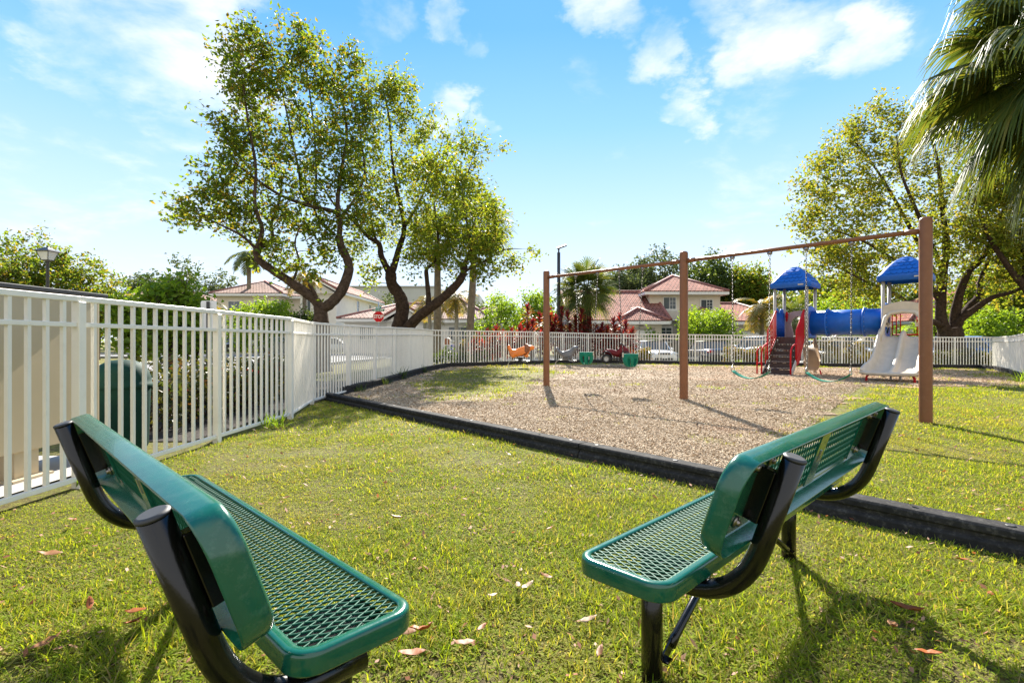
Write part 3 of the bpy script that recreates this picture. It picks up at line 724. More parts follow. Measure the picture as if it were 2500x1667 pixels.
# ================================================================== benches
def rim_sweep(b, Lx, Ly, R, prof, M=None, seg=8, m=0):
    rings = []
    for (cx_, cy_, a0) in ((Lx / 2 - R, Ly / 2 - R, 0), (-Lx / 2 + R, Ly / 2 - R, PI / 2), (-Lx / 2 + R, -Ly / 2 + R, PI), (Lx / 2 - R, -Ly / 2 + R, 1.5 * PI)):
        for k in range(seg + 1):
            a = a0 + PI / 2 * k / seg
            rings.append([(cx_ + math.cos(a) * (R - o), cy_ + math.sin(a) * (R - o), z) for (o, z) in prof])
    rings.append(rings[0])
    return b.loft(rings, True, False, True, m, M)
def lattice(b, Lx, Ly, z, px=.0235, slope=.5, w=.0046, h=.0052, M=None, skip=()):
    hx, hy = Lx / 2, Ly / 2; n = int((Lx + Ly * slope) / px) + 2
    for s_ in (-1, 1):
        for i in range(n):
            xb = -hx - Ly * slope / 2 + i * px
            p0, p1 = [xb - s_ * Ly * slope / 2, -hy], [xb + s_ * Ly * slope / 2, hy]
            def clipx(p, q):
                for lim in (-hx, hx):
                    if (p[0] - lim) * (q[0] - lim) < 0:
                        t = (lim - p[0]) / (q[0] - p[0]); r = [lim, p[1] + (q[1] - p[1]) * t]
                        if abs(p[0]) > hx: p = r
                        else: q = r
                return p, q
            p0, p1 = clipx(p0, p1)
            if abs(p0[0]) > hx + 1e-6 or abs(p1[0]) > hx + 1e-6: continue
            if math.hypot(p1[0] - p0[0], p1[1] - p0[1]) < .01: continue
            # strand: wavy, twisted a little at each bond
            k = max(2, int(abs(p1[1] - p0[1]) / (px / slope / 2)) ); pts = [Vector((p0[0] + (p1[0] - p0[0]) * j / k, p0[1] + (p1[1] - p0[1]) * j / k, z + s_ * .0004 + .0009 * (-1) ** j)) for j in range(k + 1)]
            if M is not None: pts = [M @ p for p in pts]
            b.tube(pts, w * .62, 5, False)
SEAT_PROF = [(.030, -.008), (.028, -.001), (.020, 0), (.012, 0), (.005, -.002), (.0012, -.006), (0, -.013), (0, -.046), (.0015, -.050), (.005, -.050), (.0055, -.016), (.012, -.010)]
BACK_PROF = [(.030, -.006), (.028, 0), (.016, .001), (.006, -.002), (.001, -.009), (0, -.02), (0, -.058), (.002, -.062), (.005, -.060), (.0055, -.018), (.012, -.010)]
def make_bench(label, loc, rz, sup=(-.665, .665), bs=0.0):
    t = thing('park_bench', label, 'bench', loc, rz, 'green mesh benches on the lawn')
    L = 1.83; w = .305
    Ms = Matrix.Translation((0, -w / 2, .46))
    b = MB(); rim_sweep(b, L, w, .065, SEAT_PROF, Ms); seat = b.build('seat', MT['green_coat'], t)
    b = MB(); lattice(b, L - .052, w - .052, -.007, M=Ms); b.build('seat_mesh', MT['green_mesh'], seat)
    up = Vector((0, -.314, .949)); fr = Vector((0, .949, .314)); LB = 1.75
    Mb = Matrix(((-1, 0, 0, bs), (0, up.y, fr.y, -.3985), (0, up.z, fr.z, .6885), (0, 0, 0, 1)))
    b = MB(); rim_sweep(b, LB, .277, .085, BACK_PROF, Mb); back = b.build('backrest', MT['green_dust'], t)
    b = MB(); lattice(b, LB - .056, .277 - .056, -.007, px=.029, w=.0034, M=Mb); b.build('backrest_mesh', MT['green_mesh'], back)
    for x0, x1 in ((.57, .845), (-.845, -.57), (-.05, .05)):
        k = abs(x1 + x0) > .1
        pl = MB(); ins = .0
        if k:
            s_ = 1 if x0 > 0 else -1; xo = .885; R = .055; pts = [(x0 if s_ > 0 else -x1 if False else x0, -.128)] if False else None
            q0, q1 = min(abs(x0), abs(x1)), max(abs(x0), abs(x1))
            arc = [(q1 - R + R * math.cos(a), .118 - R + R * math.sin(a)) for a in [PI / 2 * j / 6 for j in range(7)]]
            poly = [(q0, -.118)] + [(q1 - R + R * math.cos(a), -.118 + R + R * math.sin(a)) for a in [-PI / 2 + PI / 2 * j / 6 for j in range(7)]] + arc + [(q0, .118)]
            poly = [(s_ * p_[0], p_[1]) for p_ in poly]
            if s_ < 0: poly = poly[::-1]
            pl.prism(poly, -.020, -.0145, Mb)
        else:
            pl.box((0, 0, -.019), (.10, .236, .006), Mb)
            pl.box((0, .0, -.0235), (.016, .045, .003), Mb, 1)
        pl.build('stiffener_plate', [MT['green_coat'], MT['galv']], back)
    for s_, x in ((-1, sup[0]), (1, sup[1])):
        b = MB()
        pts = [(x, -.524, .785), (x, -.441, .53)]
        P0, P1, P2 = Vector((x, -.441, .53)), Vector((x, -.383, .353)), Vector((x, -.22, .352))
        for k in range(1, 12):
            f = k / 12; pts.append(tuple((1 - f) ** 2 * P0 + 2 * f * (1 - f) * P1 + f * f * P2))
        pts += [(x, -.22, .352), (x, -.11, .352)]
        b.tube(pts, .0288, 24); arm = b.build('support_arm', MT['black_metal'], t)
        d = Vector((0, -.524 + .441, .785 - .53)).normalized()
        c_ = MB(); c_.tube([Vector((x, -.524, .785)) + d * .001, Vector((x, -.524, .785)) + d * .006, Vector((x, -.524, .785)) + d * .010], [.0298, .0298, .023], 24); c_.build('end_cap', MT['black_cap'], arm)
        xl = s_ * min(abs(x), .70); b = MB(); b.tube([(xl, -.10, -.06), (xl, -.10, .412)], .034, 24); leg = b.build('leg', MT['black_metal'], t)
        b = MB(); b.box(((x + xl) / 2, -.15, .4085), (.075 + abs(x - xl), .24, .006)); b.build('seat_bracket', MT['black_metal'], t, bevel=.002)
        b = MB(); e = Vector((s_ * .03, -.14, .405)); a = Vector((xl - s_ * .05, -.115, .055)); dd = (e - a).normalized()
        b.tube([a + dd * .05, a + dd * .09, e - dd * .07], [.018, .0145, .0145], 14)
        b.bar(a - dd * .0, a + dd * .06, .036, .006, up=(0, 1, 0)); b.bar((xl - s_ * .03, -.115, .055), (xl - s_ * .065, -.115, .055), .05, .006); b.bar(e - dd * .08, e, .036, .006); b.build('brace', MT['black_metal'], t)
        for (bx, bz) in ((.058, .085), (.058, -.085), (-.058, .085), (-.058, -.085)):
            k = MB(); M2 = Mb @ Matrix.Translation((-(x - bs + s_ * bx) , bz, -.0205))
            k.lathe([(.0, -.014), (.008, -.014), (.009, -.010), (.010, -.006), (.017, -.005), (.019, .0), (0, .0)], 10, M=M2); k.build('bolt', MT['bolt'], back)
        # clamp plate between tube and backrest
        k = MB(); k.box((-(x - bs), 0, -.040), (.034, .16, .046), Mb); k.build('clamp_plate', MT['black_metal'], arm, bevel=.003)
    return t
make_bench('green mesh bench at right, turned towards the left bench', (.835, 2.18, 0), math.atan2(.70, .713), (-.63, .72))
make_bench('green mesh bench at left, beside the white fence and tan cabinet', (-.881, 1.876, 0), math.atan2(-.694, .72), (-.61, .835), .125)

# ================================================================== swing set
A0, A1 = Vector((.82, 12.2)), Vector((5.6, 6.93))
PH = 2.78
mid = (A0 + A1) / 2
ss = thing('swing_set', 'long brown steel swing frame with three posts and one top beam', 'swing set', (mid.x, mid.y, gz(mid.x, mid.y)))
off = (mid.x, mid.y, gz(mid.x, mid.y)); HB = 2.60
tops = []
for f in (0, .5, 1):
    p_ = A0.lerp(A1, f); z = gz(p_.x, p_.y); pz = PH + z - (.02 if f == 0 else 0)
    b = MB(); R = .076
    b.lathe([(R, z - .1), (R, pz - .05), (R * .96, pz - .028), (R * .82, pz - .010), (R * .55, pz), (0, pz + .003)], 24, (p_.x, p_.y, 0)); b.build('post', MT['brown_steel'], ss, off)
    tops.append((p_, z + HB))
for i in range(2):
    (a, za), (c_, zc) = tops[i], tops[i + 1]; d = (c_ - a).normalized()
    a3 = Vector((a.x + d.x * .07, a.y + d.y * .07, za)); c3 = Vector((c_.x - d.x * .07, c_.y - d.y * .07, zc))
    b = MB(); b.tube([a3, c3], .033, 16)
    u = (c3 - a3).normalized(); b.tube([a3, a3 + u * .16], .039, 16); b.tube([c3 - u * .16, c3], .039, 16); b.build('top_beam', MT['brown_steel'], ss, off)
def beam_pt(t):
    p_ = A0.lerp(A1, t); (a, za), (m_, zm), (c_, zc) = tops
    z = za + (zm - za) * t * 2 if t < .5 else zm + (zc - zm) * (t - .5) * 2
    return Vector((p_.x, p_.y, z))
def chain(b, a, c_, n=None, r=.0048, ln=.042):
    a, c_ = Vector(a), Vector(c_); d = c_ - a; L = d.length; u = d / L; n = int(L / (ln * .78)); st = L / n
    s_ = u.cross(Vector((0, 1, 0))); s_.normalize(); w_ = u.cross(s_)
    for i in range(n):
        c0 = a + u * st * (i + .5); x = (s_ if i % 2 else w_); x = (x + (w_ if i % 2 else -s_) * .45).normalized()
        pts = [c0 + u * (ln * .5) * math.sin(t) * (1 if True else 0) + x * .0105 * math.cos(t) for t in [2 * PI * k / 8 for k in range(8)]]
        b.tube(pts, r, 5, False, closed=True)
def hanger(b, p_):
    b.tube([p_ + Vector((0, 0, .033)), p_ + Vector((0, 0, -.04))], .012, 8)
    b.lathe([(.0, -.04), (.036, -.04), (.040, -.03), (.040, .0), (.0, .0)], 12, (p_.x, p_.y, p_.z - .03))
    b.tube([p_ + Vector((.018 * math.cos(t), 0, -.085 + .022 * math.sin(t))) for t in [2 * PI * k / 8 for k in range(8)]], .006, 6, False, closed=True)
DIR = (A1 - A0).normalized(); NRM = Vector((DIR.y, -DIR.x))
def bucket_swing(t0, t1, ztop, zbot, yaw, label):
    p0, p1 = beam_pt(t0), beam_pt(t1); c_ = (p0 + p1) / 2
    gzc = gz(c_.x, c_.y); t = thing('bucket_swing', label, 'swing', (c_.x, c_.y, ztop), group='teal toddler bucket swings')
    off = (c_.x, c_.y, ztop); Mq = Matrix.Rotation(yaw, 4, 'Z'); H = ztop - zbot
    # bucket: oval cup, wide mouth, two leg holes cut from the lower front and back
    n = 28; rings = []
    for (s_, z) in ((.142, 0), (.146, -.02), (.144, -H * .35), (.137, -H * .6), (.115, -H * .85), (.083, -H * .97), (.045, -H)):
        rings.append([(s_ * 1.06 * math.cos(a), s_ * .92 * math.sin(a), z) for a in [2 * PI * k / n for k in range(n)]])
    b = MB(); V = [p for r in rings for p in r]; F = []
    for i in range(len(rings) - 1):
        for j in range(n):
            a = 2 * PI * (j + .5) / n
            hole = 2 <= i <= 4 and min(abs(a - q) for q in (1.5 * PI - .45, 1.5 * PI + .45, PI / 2 - .45, PI / 2 + .45)) < .30
            if not hole: F.append((i * n + j, i * n + (j + 1) % n, (i + 1) * n + (j + 1) % n, (i + 1) * n + j))
    b.add(V, F, True, 0, Mq); b.build('bucket', MT['teal'], t, solid=.012)
    for s_ in (-1, 1):
        b = MB(); b.prism([(s_ * .158 + a, q) for a, q in ((-.006, -.045), (.006, -.045), (.006, .045), (-.006, .045))], -.07, .012, Mq); b.build('side_plate', MT['cream_plastic'], t, bevel=.004)
        e = Mq @ Vector((s_ * .158, 0, .01)); top = (p0 if s_ < 0 else p1) - Vector(off)
        b = MB(); chain(b, top + Vector((0, 0, -.105)), e); ch = b.build('chain', MT['chain'], t)
        b = MB(); hanger(b, top); b.build('hanger', MT['bolt'], ch)
    return t
bucket_swing(.1275, .2155, .865, .60, math.atan2(DIR.y, DIR.x) + .55, 'teal bucket swing nearest the left swing post, beside grey rider')
bucket_swing(.2937, .3744, .850, .585, math.atan2(DIR.y, DIR.x) + .9, 'teal bucket swing hanging before the red quad rider')
def belt_swing(t0, t1, zend, zlow, label):
    p0, p1 = beam_pt(t0), beam_pt(t1); c_ = (p0 + p1) / 2; t = thing('belt_swing', label, 'swing', (c_.x, c_.y, zlow), group='belt swings with teal seats'); off = Vector((c_.x, c_.y, zlow))
    e0 = Vector((p0.x, p0.y, zend)) + Vector((DIR.x, DIR.y, 0)) * .01; e1 = Vector((p1.x, p1.y, zend)) - Vector((DIR.x, DIR.y, 0)) * .01
    V = []; F = []; n = 20
    for i in range(n + 1):
        f = i / n; q = e0.lerp(e1, f); s_ = (2 * f - 1); z = zlow + (zend - .05 - zlow) * (abs(s_) ** 2.1)
        for j, k in enumerate((-.07, -.05, 0, .05, .07)): V.append((q.x + NRM.x * k - off.x, q.y + NRM.y * k - off.y, z - off.z + .3 * k * k))
    for i in range(n):
        for j in range(4): F.append((i * 5 + j, i * 5 + j + 1, i * 5 + 6 + j, i * 5 + 5 + j))
    b = MB(); b.add(V, F, True); b.build('seat', MT['teal'], t, solid=.011)
    for p_, e in ((p0, e0), (p1, e1)):
        b = MB(); chain(b, p_ - off + Vector((0, 0, -.105)), e - off + Vector((0, 0, .03))); ch = b.build('chain', MT['chain'], t)
        b = MB(); hanger(b, p_ - off); b.build('hanger', MT['bolt'], ch)
        b = MB(); q = e - off
        b.tube([q + Vector((0, 0, .04)), q + Vector((NRM.x * .04, NRM.y * .04, -.0)), q + Vector((NRM.x * .06, NRM.y * .06, -.055)), q + Vector((-NRM.x * .06, -NRM.y * .06, -.055)), q + Vector((-NRM.x * .04, -NRM.y * .04, 0))], .006, 6, False, closed=True); b.build('triangle_link', MT['galv'], t)
belt_swing(.6287, .716, .645, .475, 'belt swing nearer the middle post, in front of the red stairs')
belt_swing(.7926, .8787, .665, .49, 'belt swing nearer the right post, in front of the blue tunnel')
# ================================================================== play structure
PX, PY = 9.95, 18.0; PZ = -.06
ps = thing('play_structure', 'playground climber with two blue roofed towers, tunnel, stairs and double slide', 'play structure', (PX, PY, PZ), -PI / 4)
DK = 1.31; X2 = 3.12
for cx_ in (0, X2):
    for sx_ in (-1, 1):
        for sy_ in (-1, 1):
            b = MB(); b.tube([(cx_ + sx_ * .5, sy_ * .5, -.1), (cx_ + sx_ * .5, sy_ * .5, 3.06)], .052, 14); b.build('post', MT['play_post'], ps)
    b = MB(); b.box((cx_, 0, DK - .03), (1.02, 1.02, .06)); b.build('deck', MT['play_step'], ps, bevel=.006)
    # roof: four curved faces with rows of scales
    b = MB(); H = .62; a0 = .66
    def prof(t): return a0 * (1 - t), 3.16 + H * (1 - (1 - math.sin(t * PI / 2)) ** 1.25 * 1.0 if False else math.sin(t * PI / 2 * .92) / math.sin(PI / 2 * .92))
    rings = []
    for z in (3.00, 3.02, 3.15): rings.append([(cx_ + u * (a0 + (.0 if z > 3.01 else -.03)), v * (a0 + (.0 if z > 3.01 else -.03)), z) for u, v in ((-1, -1), (1, -1), (1, 1), (-1, 1))])
    for k in range(0, 11):
        t = k / 10 * .97; r, z = prof(t); rings.append([(cx_ + u * r, v * r, z) for u, v in ((-1, -1), (1, -1), (1, 1), (-1, 1))])
    # round the corners by adding points
    def rnd(r4):
        cc = [Vector(p) for p in r4]; o_ = []
        for i in range(4):
            p, a_, c_ = cc[i], cc[i - 1], cc[(i + 1) % 4]; f = .10
            o_ += [p.lerp(a_, f), p.lerp(p.lerp(a_, f).lerp(p.lerp(c_, f), .5), .6), p.lerp(c_, f)]
        return [tuple(q) for q in o_]
    b.loft([rnd(r) for r in rings], True, False, True); t_ = rings[-1]
    b.add([*rnd(t_)], [tuple(range(12))], True)
    rf = b.build('roof', MT['play_blue'], ps)
    b = MB()
    for q in range(4):
        ang = q * PI / 2; Mr = Matrix.Translation((cx_, 0, 0)) @ Matrix.Rotation(ang, 4, 'Z')
        for row in range(6):
            t0 = .04 + row * .145; r0, z0 = prof(t0); r1, z1 = prof(t0 + .16); n = max(1, int((2 * r0 - .22) / .155)); wd_ = .145
            nrm = Vector((0, -(z1 - z0), -(r1 - r0) * -1)); nrm = Vector((0, -(z1 - z0), (r0 - r1))).normalized()
            for i in range(n):
                xc = (i - (n - 1) / 2) * wd_ + (0)
                pts = []
                for a in [PI + PI * k / 6 for k in range(7)]: pts.append((math.cos(a) * wd_ * .49, .45 + math.sin(a) * .45))
                pts += [(wd_ * .49, 1.0), (-wd_ * .49, 1.0)]
                lo, hi = [], []
                for (px_, f) in pts:
                    rr = r0 + (r1 - r0) * f; zz_ = z0 + (z1 - z0) * f; p3 = Vector((xc + px_, -rr, zz_)); lift = .020 * (1 - f) + .004
                    lo.append(p3 - nrm * .006); hi.append(p3 + nrm * lift)
                m_ = len(pts); b.add(lo + hi, [tuple(range(m_, 2 * m_))] + [(k, (k + 1) % m_, m_ + (k + 1) % m_, m_ + k) for k in range(m_)], False, 0, Mr)
    b.build('roof_scales', MT['play_blue'], rf)
    b = MB(); b.box((cx_ + .36, -a0 - .004, 3.09), (.17, .012, .035)); b.build('roof_label_plate', MT['cream_plastic'], rf, bevel=.004)
# tunnel, with see-through portholes
def tube_obj(name, x0, x1, r, mat, parent, holes=()):
    b = MB(); n = 36; prof_ = [(r, x0), (r, x1), (r - .02, x1), (r - .02, x0), (r, x0)]
    rot = Matrix.Translation((0, 0, 1.79)) @ Matrix.Rotation(PI / 2, 4, 'Y')
    b.lathe(prof_, n, M=rot); o = b.build(name, mat, parent)
    if holes:
        c = MB()
        for hx in holes: c.tube([(hx, -1, 1.80), (hx, 1, 1.80)], .052, 14)
        cu = c.build('cutter', mat)
        md = o.modifiers.new('holes', 'BOOLEAN'); md.operation = 'DIFFERENCE'; md.object = cu; md.solver = 'EXACT'
        bpy.context.view_layer.update()
        me = bpy.data.meshes.new_from_object(o.evaluated_get(bpy.context.evaluated_depsgraph_get()))
        o.modifiers.clear(); o.data = me; bpy.data.objects.remove(cu)
    return o
TR = .42
tn = tube_obj('tunnel', .55, 2.58, TR, MT['play_blue'], ps, (1.30, 1.56, 1.82))
for x in (1.02, 2.06):
    b = MB(); rot = Matrix.Translation((0, 0, 1.79)) @ Matrix.Rotation(PI / 2, 4, 'Y')
    b.lathe([(TR, x - .03), (TR + .045, x - .024), (TR + .052, x), (TR + .045, x + .024), (TR, x + .03)], 36, M=rot); fl = b.build('tunnel_flange', MT['play_blue'], tn)
    b = MB()
    for k in range(18):
        a = 2 * PI * k / 18; b.sphere((x + .045, math.cos(a) * (TR + .024), 1.79 + math.sin(a) * (TR + .024)), .011, 6, 4)
    b.build('rivets', MT['galv'], fl)
for x in (.50, X2 - .50):
    b = MB(); n = 24; s_ = 1 if x < 1 else -1
    pl = [(-.50, DK - .02), (.50, DK - .02), (.50, 2.22), (.36, 2.30), (.16, 2.36), (0, 2.38), (-.16, 2.36), (-.36, 2.30), (-.50, 2.22)]
    # panel with a round opening, as a ring of quads
    outer = []; inner = []
    for k in range(n):
        a = 2 * PI * k / n; d = Vector((math.cos(a), math.sin(a))); best = 9
        for i in range(len(pl)):
            p, q_ = Vector((pl[i][0], pl[i][1] - 1.79)), Vector((pl[(i + 1) % len(pl)][0], pl[(i + 1) % len(pl)][1] - 1.79)); e = q_ - p; den = d.x * e.y - d.y * e.x
            if abs(den) < 1e-9: continue
            t = (p.x * e.y - p.y * e.x) / den; u_ = (p.x * d.y - p.y * d.x) / den
            if t > 0 and -1e-6 <= u_ <= 1 + 1e-6: best = min(best, t)
        outer.append(d * best); inner.append(d * (TR - .03))
    for xx in (x - .025, x + .025):
        b.add([(xx, p.x, 1.79 + p.y) for p in outer] + [(xx, p.x, 1.79 + p.y) for p in inner], [(k, (k + 1) % n, n + (k + 1) % n, n + k) for k in range(n)])
    b.add([(xx, p.x, 1.79 + p.y) for xx in (x - .025, x + .025) for p in outer], [(k, (k + 1) % n, n + (k + 1) % n, n + k) for k in range(n)])
    b.build('tunnel_end_panel', MT['play_blue'], ps)
# left side: ribbed blue panel
b = MB()
for i in range(7): b.tube([(-.5, -.39 + i * .13, DK + .02), (-.5, -.39 + i * .13, 2.18)], .045, 8)
b.box((-.5, 0, 1.76), (.03, .88, .88)); b.sphere((-.5, -.28, 2.24), (.06, .12, .10)); b.sphere((-.5, .20, 2.24), (.06, .12, .10)); b.build('ribbed_side_panel', MT['play_blue'], ps)
b = MB(); b.sphere((-.38, .36, 2.10), (.05, .05, .15)); b.sphere((-.38, .36, 1.95), (.03, .03, .08)); b.build('red_knob', MT['red_paint'], ps)
# back of the first tower: arch panel round a keyhole opening
def arch_panel(y, x0, x1, z0, z1, ow, oz, mat, name, crown=.10, bulge=.08, M=None, th=.05):
    c = (x0 + x1) / 2; n = 20; up_o = []; up_i = []
    for k in range(n + 1):
        f = k / n; x = x0 + (x1 - x0) * f; up_o.append((x, z1 + crown * math.sin(PI * f)))
    inn = [(c - ow * .72, z0), (c - ow * .72, z0 + .12)]; 
    for k in range(n + 1):
        a = PI * 1.12 - (PI * 1.24) * k / n; inn.append((c + math.cos(a) * ow, oz + math.sin(a) * ow))
    inn += [(c + ow * .72, z0 + .12), (c + ow * .72, z0)]
    # resample both outlines by angle round the opening and bridge them
    out_ = [(x0, z0)] + up_o + [(x1, z0)]
    def resample(p, m_):
        L = [0]
        for i in range(1, len(p)): L.append(L[-1] + math.hypot(p[i][0] - p[i - 1][0], p[i][1] - p[i - 1][1]))
        r_ = []; j = 0
        for k in range(m_):
            t = L[-1] * k / (m_ - 1)
            while j < len(L) - 2 and L[j + 1] < t: j += 1
            f = (t - L[j]) / max(1e-9, L[j + 1] - L[j]); r_.append((p[j][0] + (p[j + 1][0] - p[j][0]) * f, p[j][1] + (p[j + 1][1] - p[j][1]) * f))
        return r_
    m_ = 48; A = resample(out_, m_); B = resample(inn, m_); b = MB()
    rings = [[(p[0], y - th / 2, p[1]) for p in A], [(p[0], y + th / 2, p[1]) for p in A], [(p[0], y + th / 2, p[1]) for p in B], [(p[0], y - th / 2, p[1]) for p in B]]
    rings.append(rings[0]); b.loft(rings, False, False, False, M=M)
    return b
arch_panel(.5, -.46, .46, DK + .0, 2.16, .27, 1.80, None, '').build('arch_panel', MT['play_pink'], ps, bevel=.008)
# stairs
ns = 6; run = .25; rise = (DK - .02) / (ns + .35)
st = MB()
for k in range(ns):
    z = DK - (k + 1) * rise; y = -.52 - k * run; w_ = .80 if k < ns - 1 else 1.22
    st.box((.0 if k < ns - 1 else .24, y - run / 2 - .02, z - .02), (w_, run + .05, .045))
    st.box((0, y, z + rise / 2 - .03), (.78, .016, rise - .05))
st.build('stairs', MT['play_step'], ps, bevel=.006)
def rail(side):
    x = side * .44
    b = MB(); yb = -.52 - ns * run; top = [(x, -.50, 2.20), (x, -.60, 2.22), (x, -1.38, 1.52), (x, -1.42, .95)]
    b.tube(top, .026, 8); b.tube([(x, -.54, DK + .05), (x, -1.42, .55)], .022, 8); b.tube([(x, -1.42, 1.3), (x, -1.42, .50)], .024, 8)
    n = 9
    if side < 0:
        for i in range(n):
            f = (i + .5) / n; y = -.54 - .88 * f; b.tube([(x, y, DK + .05 - .76 * f), (x, y, 2.22 - .70 * max(0, (f - .05)))], .011, 6)
    else:
        Mx = Matrix(((0, 0, 1, x), (1, 0, 0, 0), (0, 1, 0, 0), (0, 0, 0, 1)))
        b.prism([(-.56, DK - .1), (-.56, 2.18), (-.62, 2.19), (-1.36, 1.5), (-1.40, .35), (-1.1, .45)], -.012, .012, Mx)
    b.tube([(x, yb + .05, -.1), (x, yb + .05, .72), (x, yb + .10, .90), (x, yb + .22, 1.00), (x, -1.42, 1.10)] , .026, 8)
    if side < 0:
        b.tube([(x, yb + .42, .32), (x, yb + .42, 1.02)], .018, 8); b.tube([(x - .16, yb + .1, -.1), (x - .16, yb + .1, .85), (x - .12, yb + .2, .96), (x, yb + .25, 1.0)], .024, 8); b.tube([(x - .16, yb + .1, .45), (x, yb + .05, .45)], .018, 8)
    b.build('stair_rail', MT['red_paint'], ps)
    b = MB(); b.bar((x * .98, -.52, DK - .12), (x * .98, yb + .05, .02), .03, .16); b.build('stair_stringer', MT['play_post'] if side > 0 else MT['play_step'], ps)
rail(-1); rail(1)
b = MB(); b.tube([(.02, -1.85, -.1), (.02, -1.85, .05)], .02, 8); b.build('step_foot', MT['red_paint'], ps)
# curved tan slide seen beside the stairs under the deck
b = MB(); rings = []
for k in range(13):
    f = k / 12; a = -1.2 + 1.9 * f; cx_, cy_ = .15 + .55 * math.sin(a) * 1.0, .55 + .75 * math.cos(a) + .15
    cx_, cy_ = .18 + .42 * math.sin(f * 1.5), .62 - .95 * f; z = 1.0 - .78 * sstep(0, 1, min(1, f * 1.08)); hw = .24
    tx, ty = 1, 0
    rings.append([(cx_ + u * hw, cy_, z + v) for u, v in ((-1.06, .26), (-1, .27), (-.95, .10), (-.7, .02), (0, 0), (.7, .02), (.95, .10), (1, .27), (1.06, .26), (.78, -.02), (0, -.04), (-.78, -.02))])
b.loft(rings, True, True, True); b.build('curved_slide', MT['play_tan'], ps)
b = MB(); b.tube([(.82, -.2, .2), (.86, -.22, .08), (.86, -.22, -.1)], .022, 8); b.build('slide_foot', MT['red_paint'], ps)
# double slide
b = MB(); rings = []
path = [(-.42, DK + .0), (-.56, DK - .01), (-.78, DK - .10), (-1.2, DK - .43), (-1.65, DK - .74), (-1.95, .43), (-2.2, .335), (-2.45, .305), (-2.72, .30), (-2.80, .285)]
def csec(f, fl):
    o_ = .54 + fl; c_ = .03; hw = .26 * (1 - .25 * fl); hc = .17 * (1 - .5 * f)
    top = [(-o_ - .035, hw - .03), (-o_ - .03, hw), (-o_, hw + .012), (-o_ + .04, hw - .01), (-o_ + .075, .05), (-o_ + .14, .0), (-.13, .0), (-.075, .04), (-.045, hc), (0, hc + .012), (.045, hc), (.075, .04), (.13, .0), (o_ - .14, 0), (o_ - .075, .05), (o_ - .04, hw - .01), (o_, hw + .012), (o_ + .03, hw), (o_ + .035, hw - .03)]
    bot = [(o_ - .02, -.05), (.0, -.05), (-o_ + .02, -.05)]
    return top + bot
from itertools import accumulate
fine = []
for i in range(len(path) - 1):
    for k in range(4):
        f = k / 4; p0 = path[max(0, i - 1)]; p1 = path[i]; p2 = path[i + 1]; p3 = path[min(len(path) - 1, i + 2)]
        cr_ = lambda a, b_, c_, d: .5 * ((2 * b_) + (-a + c_) * f + (2 * a - 5 * b_ + 4 * c_ - d) * f * f + (-a + 3 * b_ - 3 * c_ + d) * f ** 3)
        fine.append((cr_(p0[0], p1[0], p2[0], p3[0]), cr_(p0[1], p1[1], p2[1], p3[1])))
fine.append(path[-1])
for i, (y, z) in enumerate(fine):
    f = i / (len(fine) - 1); p0 = fine[max(0, i - 1)]; p1 = fine[min(len(fine) - 1, i + 1)]; tn_ = Vector((p1[0] - p0[0], p1[1] - p0[1])).normalized(); nr = Vector((tn_.y, -tn_.x)); nr = -nr if nr.y < 0 else nr
    fl = .10 * sstep(.5, 1, f); hsc = 1 - .62 * sstep(.72, 1, f)
    rings.append([(X2 + u, y + nr.x * v * hsc, z + nr.y * v * (hsc if v > 0 else 1)) for u, v in csec(f, fl)])
b.loft(rings, True, True, True); sl = b.build('double_slide', MT['play_beige'], ps)
b = MB(); y, z = -2.80, .285
b.tube([(X2 - .66, y, z + .03), (X2 - .5, y - .03, z), (X2, y - .045, z - .01), (X2 + .5, y - .03, z), (X2 + .66, y, z + .03)], [.05, .055, .055, .055, .05], 10); b.build('slide_lip', MT['play_beige'], sl)
for s_ in (-1, 1):
    b = MB(); x = X2 + s_ * .48
    b.tube([(x, -2.35, .26), (x - s_ * .0, -2.66, .26), (x + s_ * .05, -2.70, .18), (x + s_ * .06, -2.71, -.12)], .03, 10); b.build('slide_foot', MT['red_paint'], ps)
b = MB(); b.tube([(X2 - .1, -1.9, -.1), (X2 - .1, -1.9, .3)], .03, 8); b.tube([(X2 + .12, -1.9, -.1), (X2 + .12, -1.9, .3)], .03, 8); b.build('slide_leg', MT['play_post'], ps)
# hood over the slide entrance
b = arch_panel(-.52, X2 - .50, X2 + .50, DK + .30, 2.24, .40, 1.72, None, '', crown=.13, th=.06)
b.build('slide_hood', MT['play_beige'], ps, bevel=.01)
b = MB(); xx = X2
b.tube([(xx - .52, -1.02, DK - .16), (xx - .47, -.80, 1.55), (xx - .42, -.66, 1.88), (xx - .30, -.60, 2.02), (xx, -.58, 2.06), (xx + .30, -.60, 2.02), (xx + .42, -.66, 1.88), (xx + .47, -.80, 1.55), (xx + .52, -1.02, DK - .16)], [.05, .055, .06, .06, .06, .06, .06, .055, .05], 10); b.build('hood_rail', MT['play_beige'], ps)
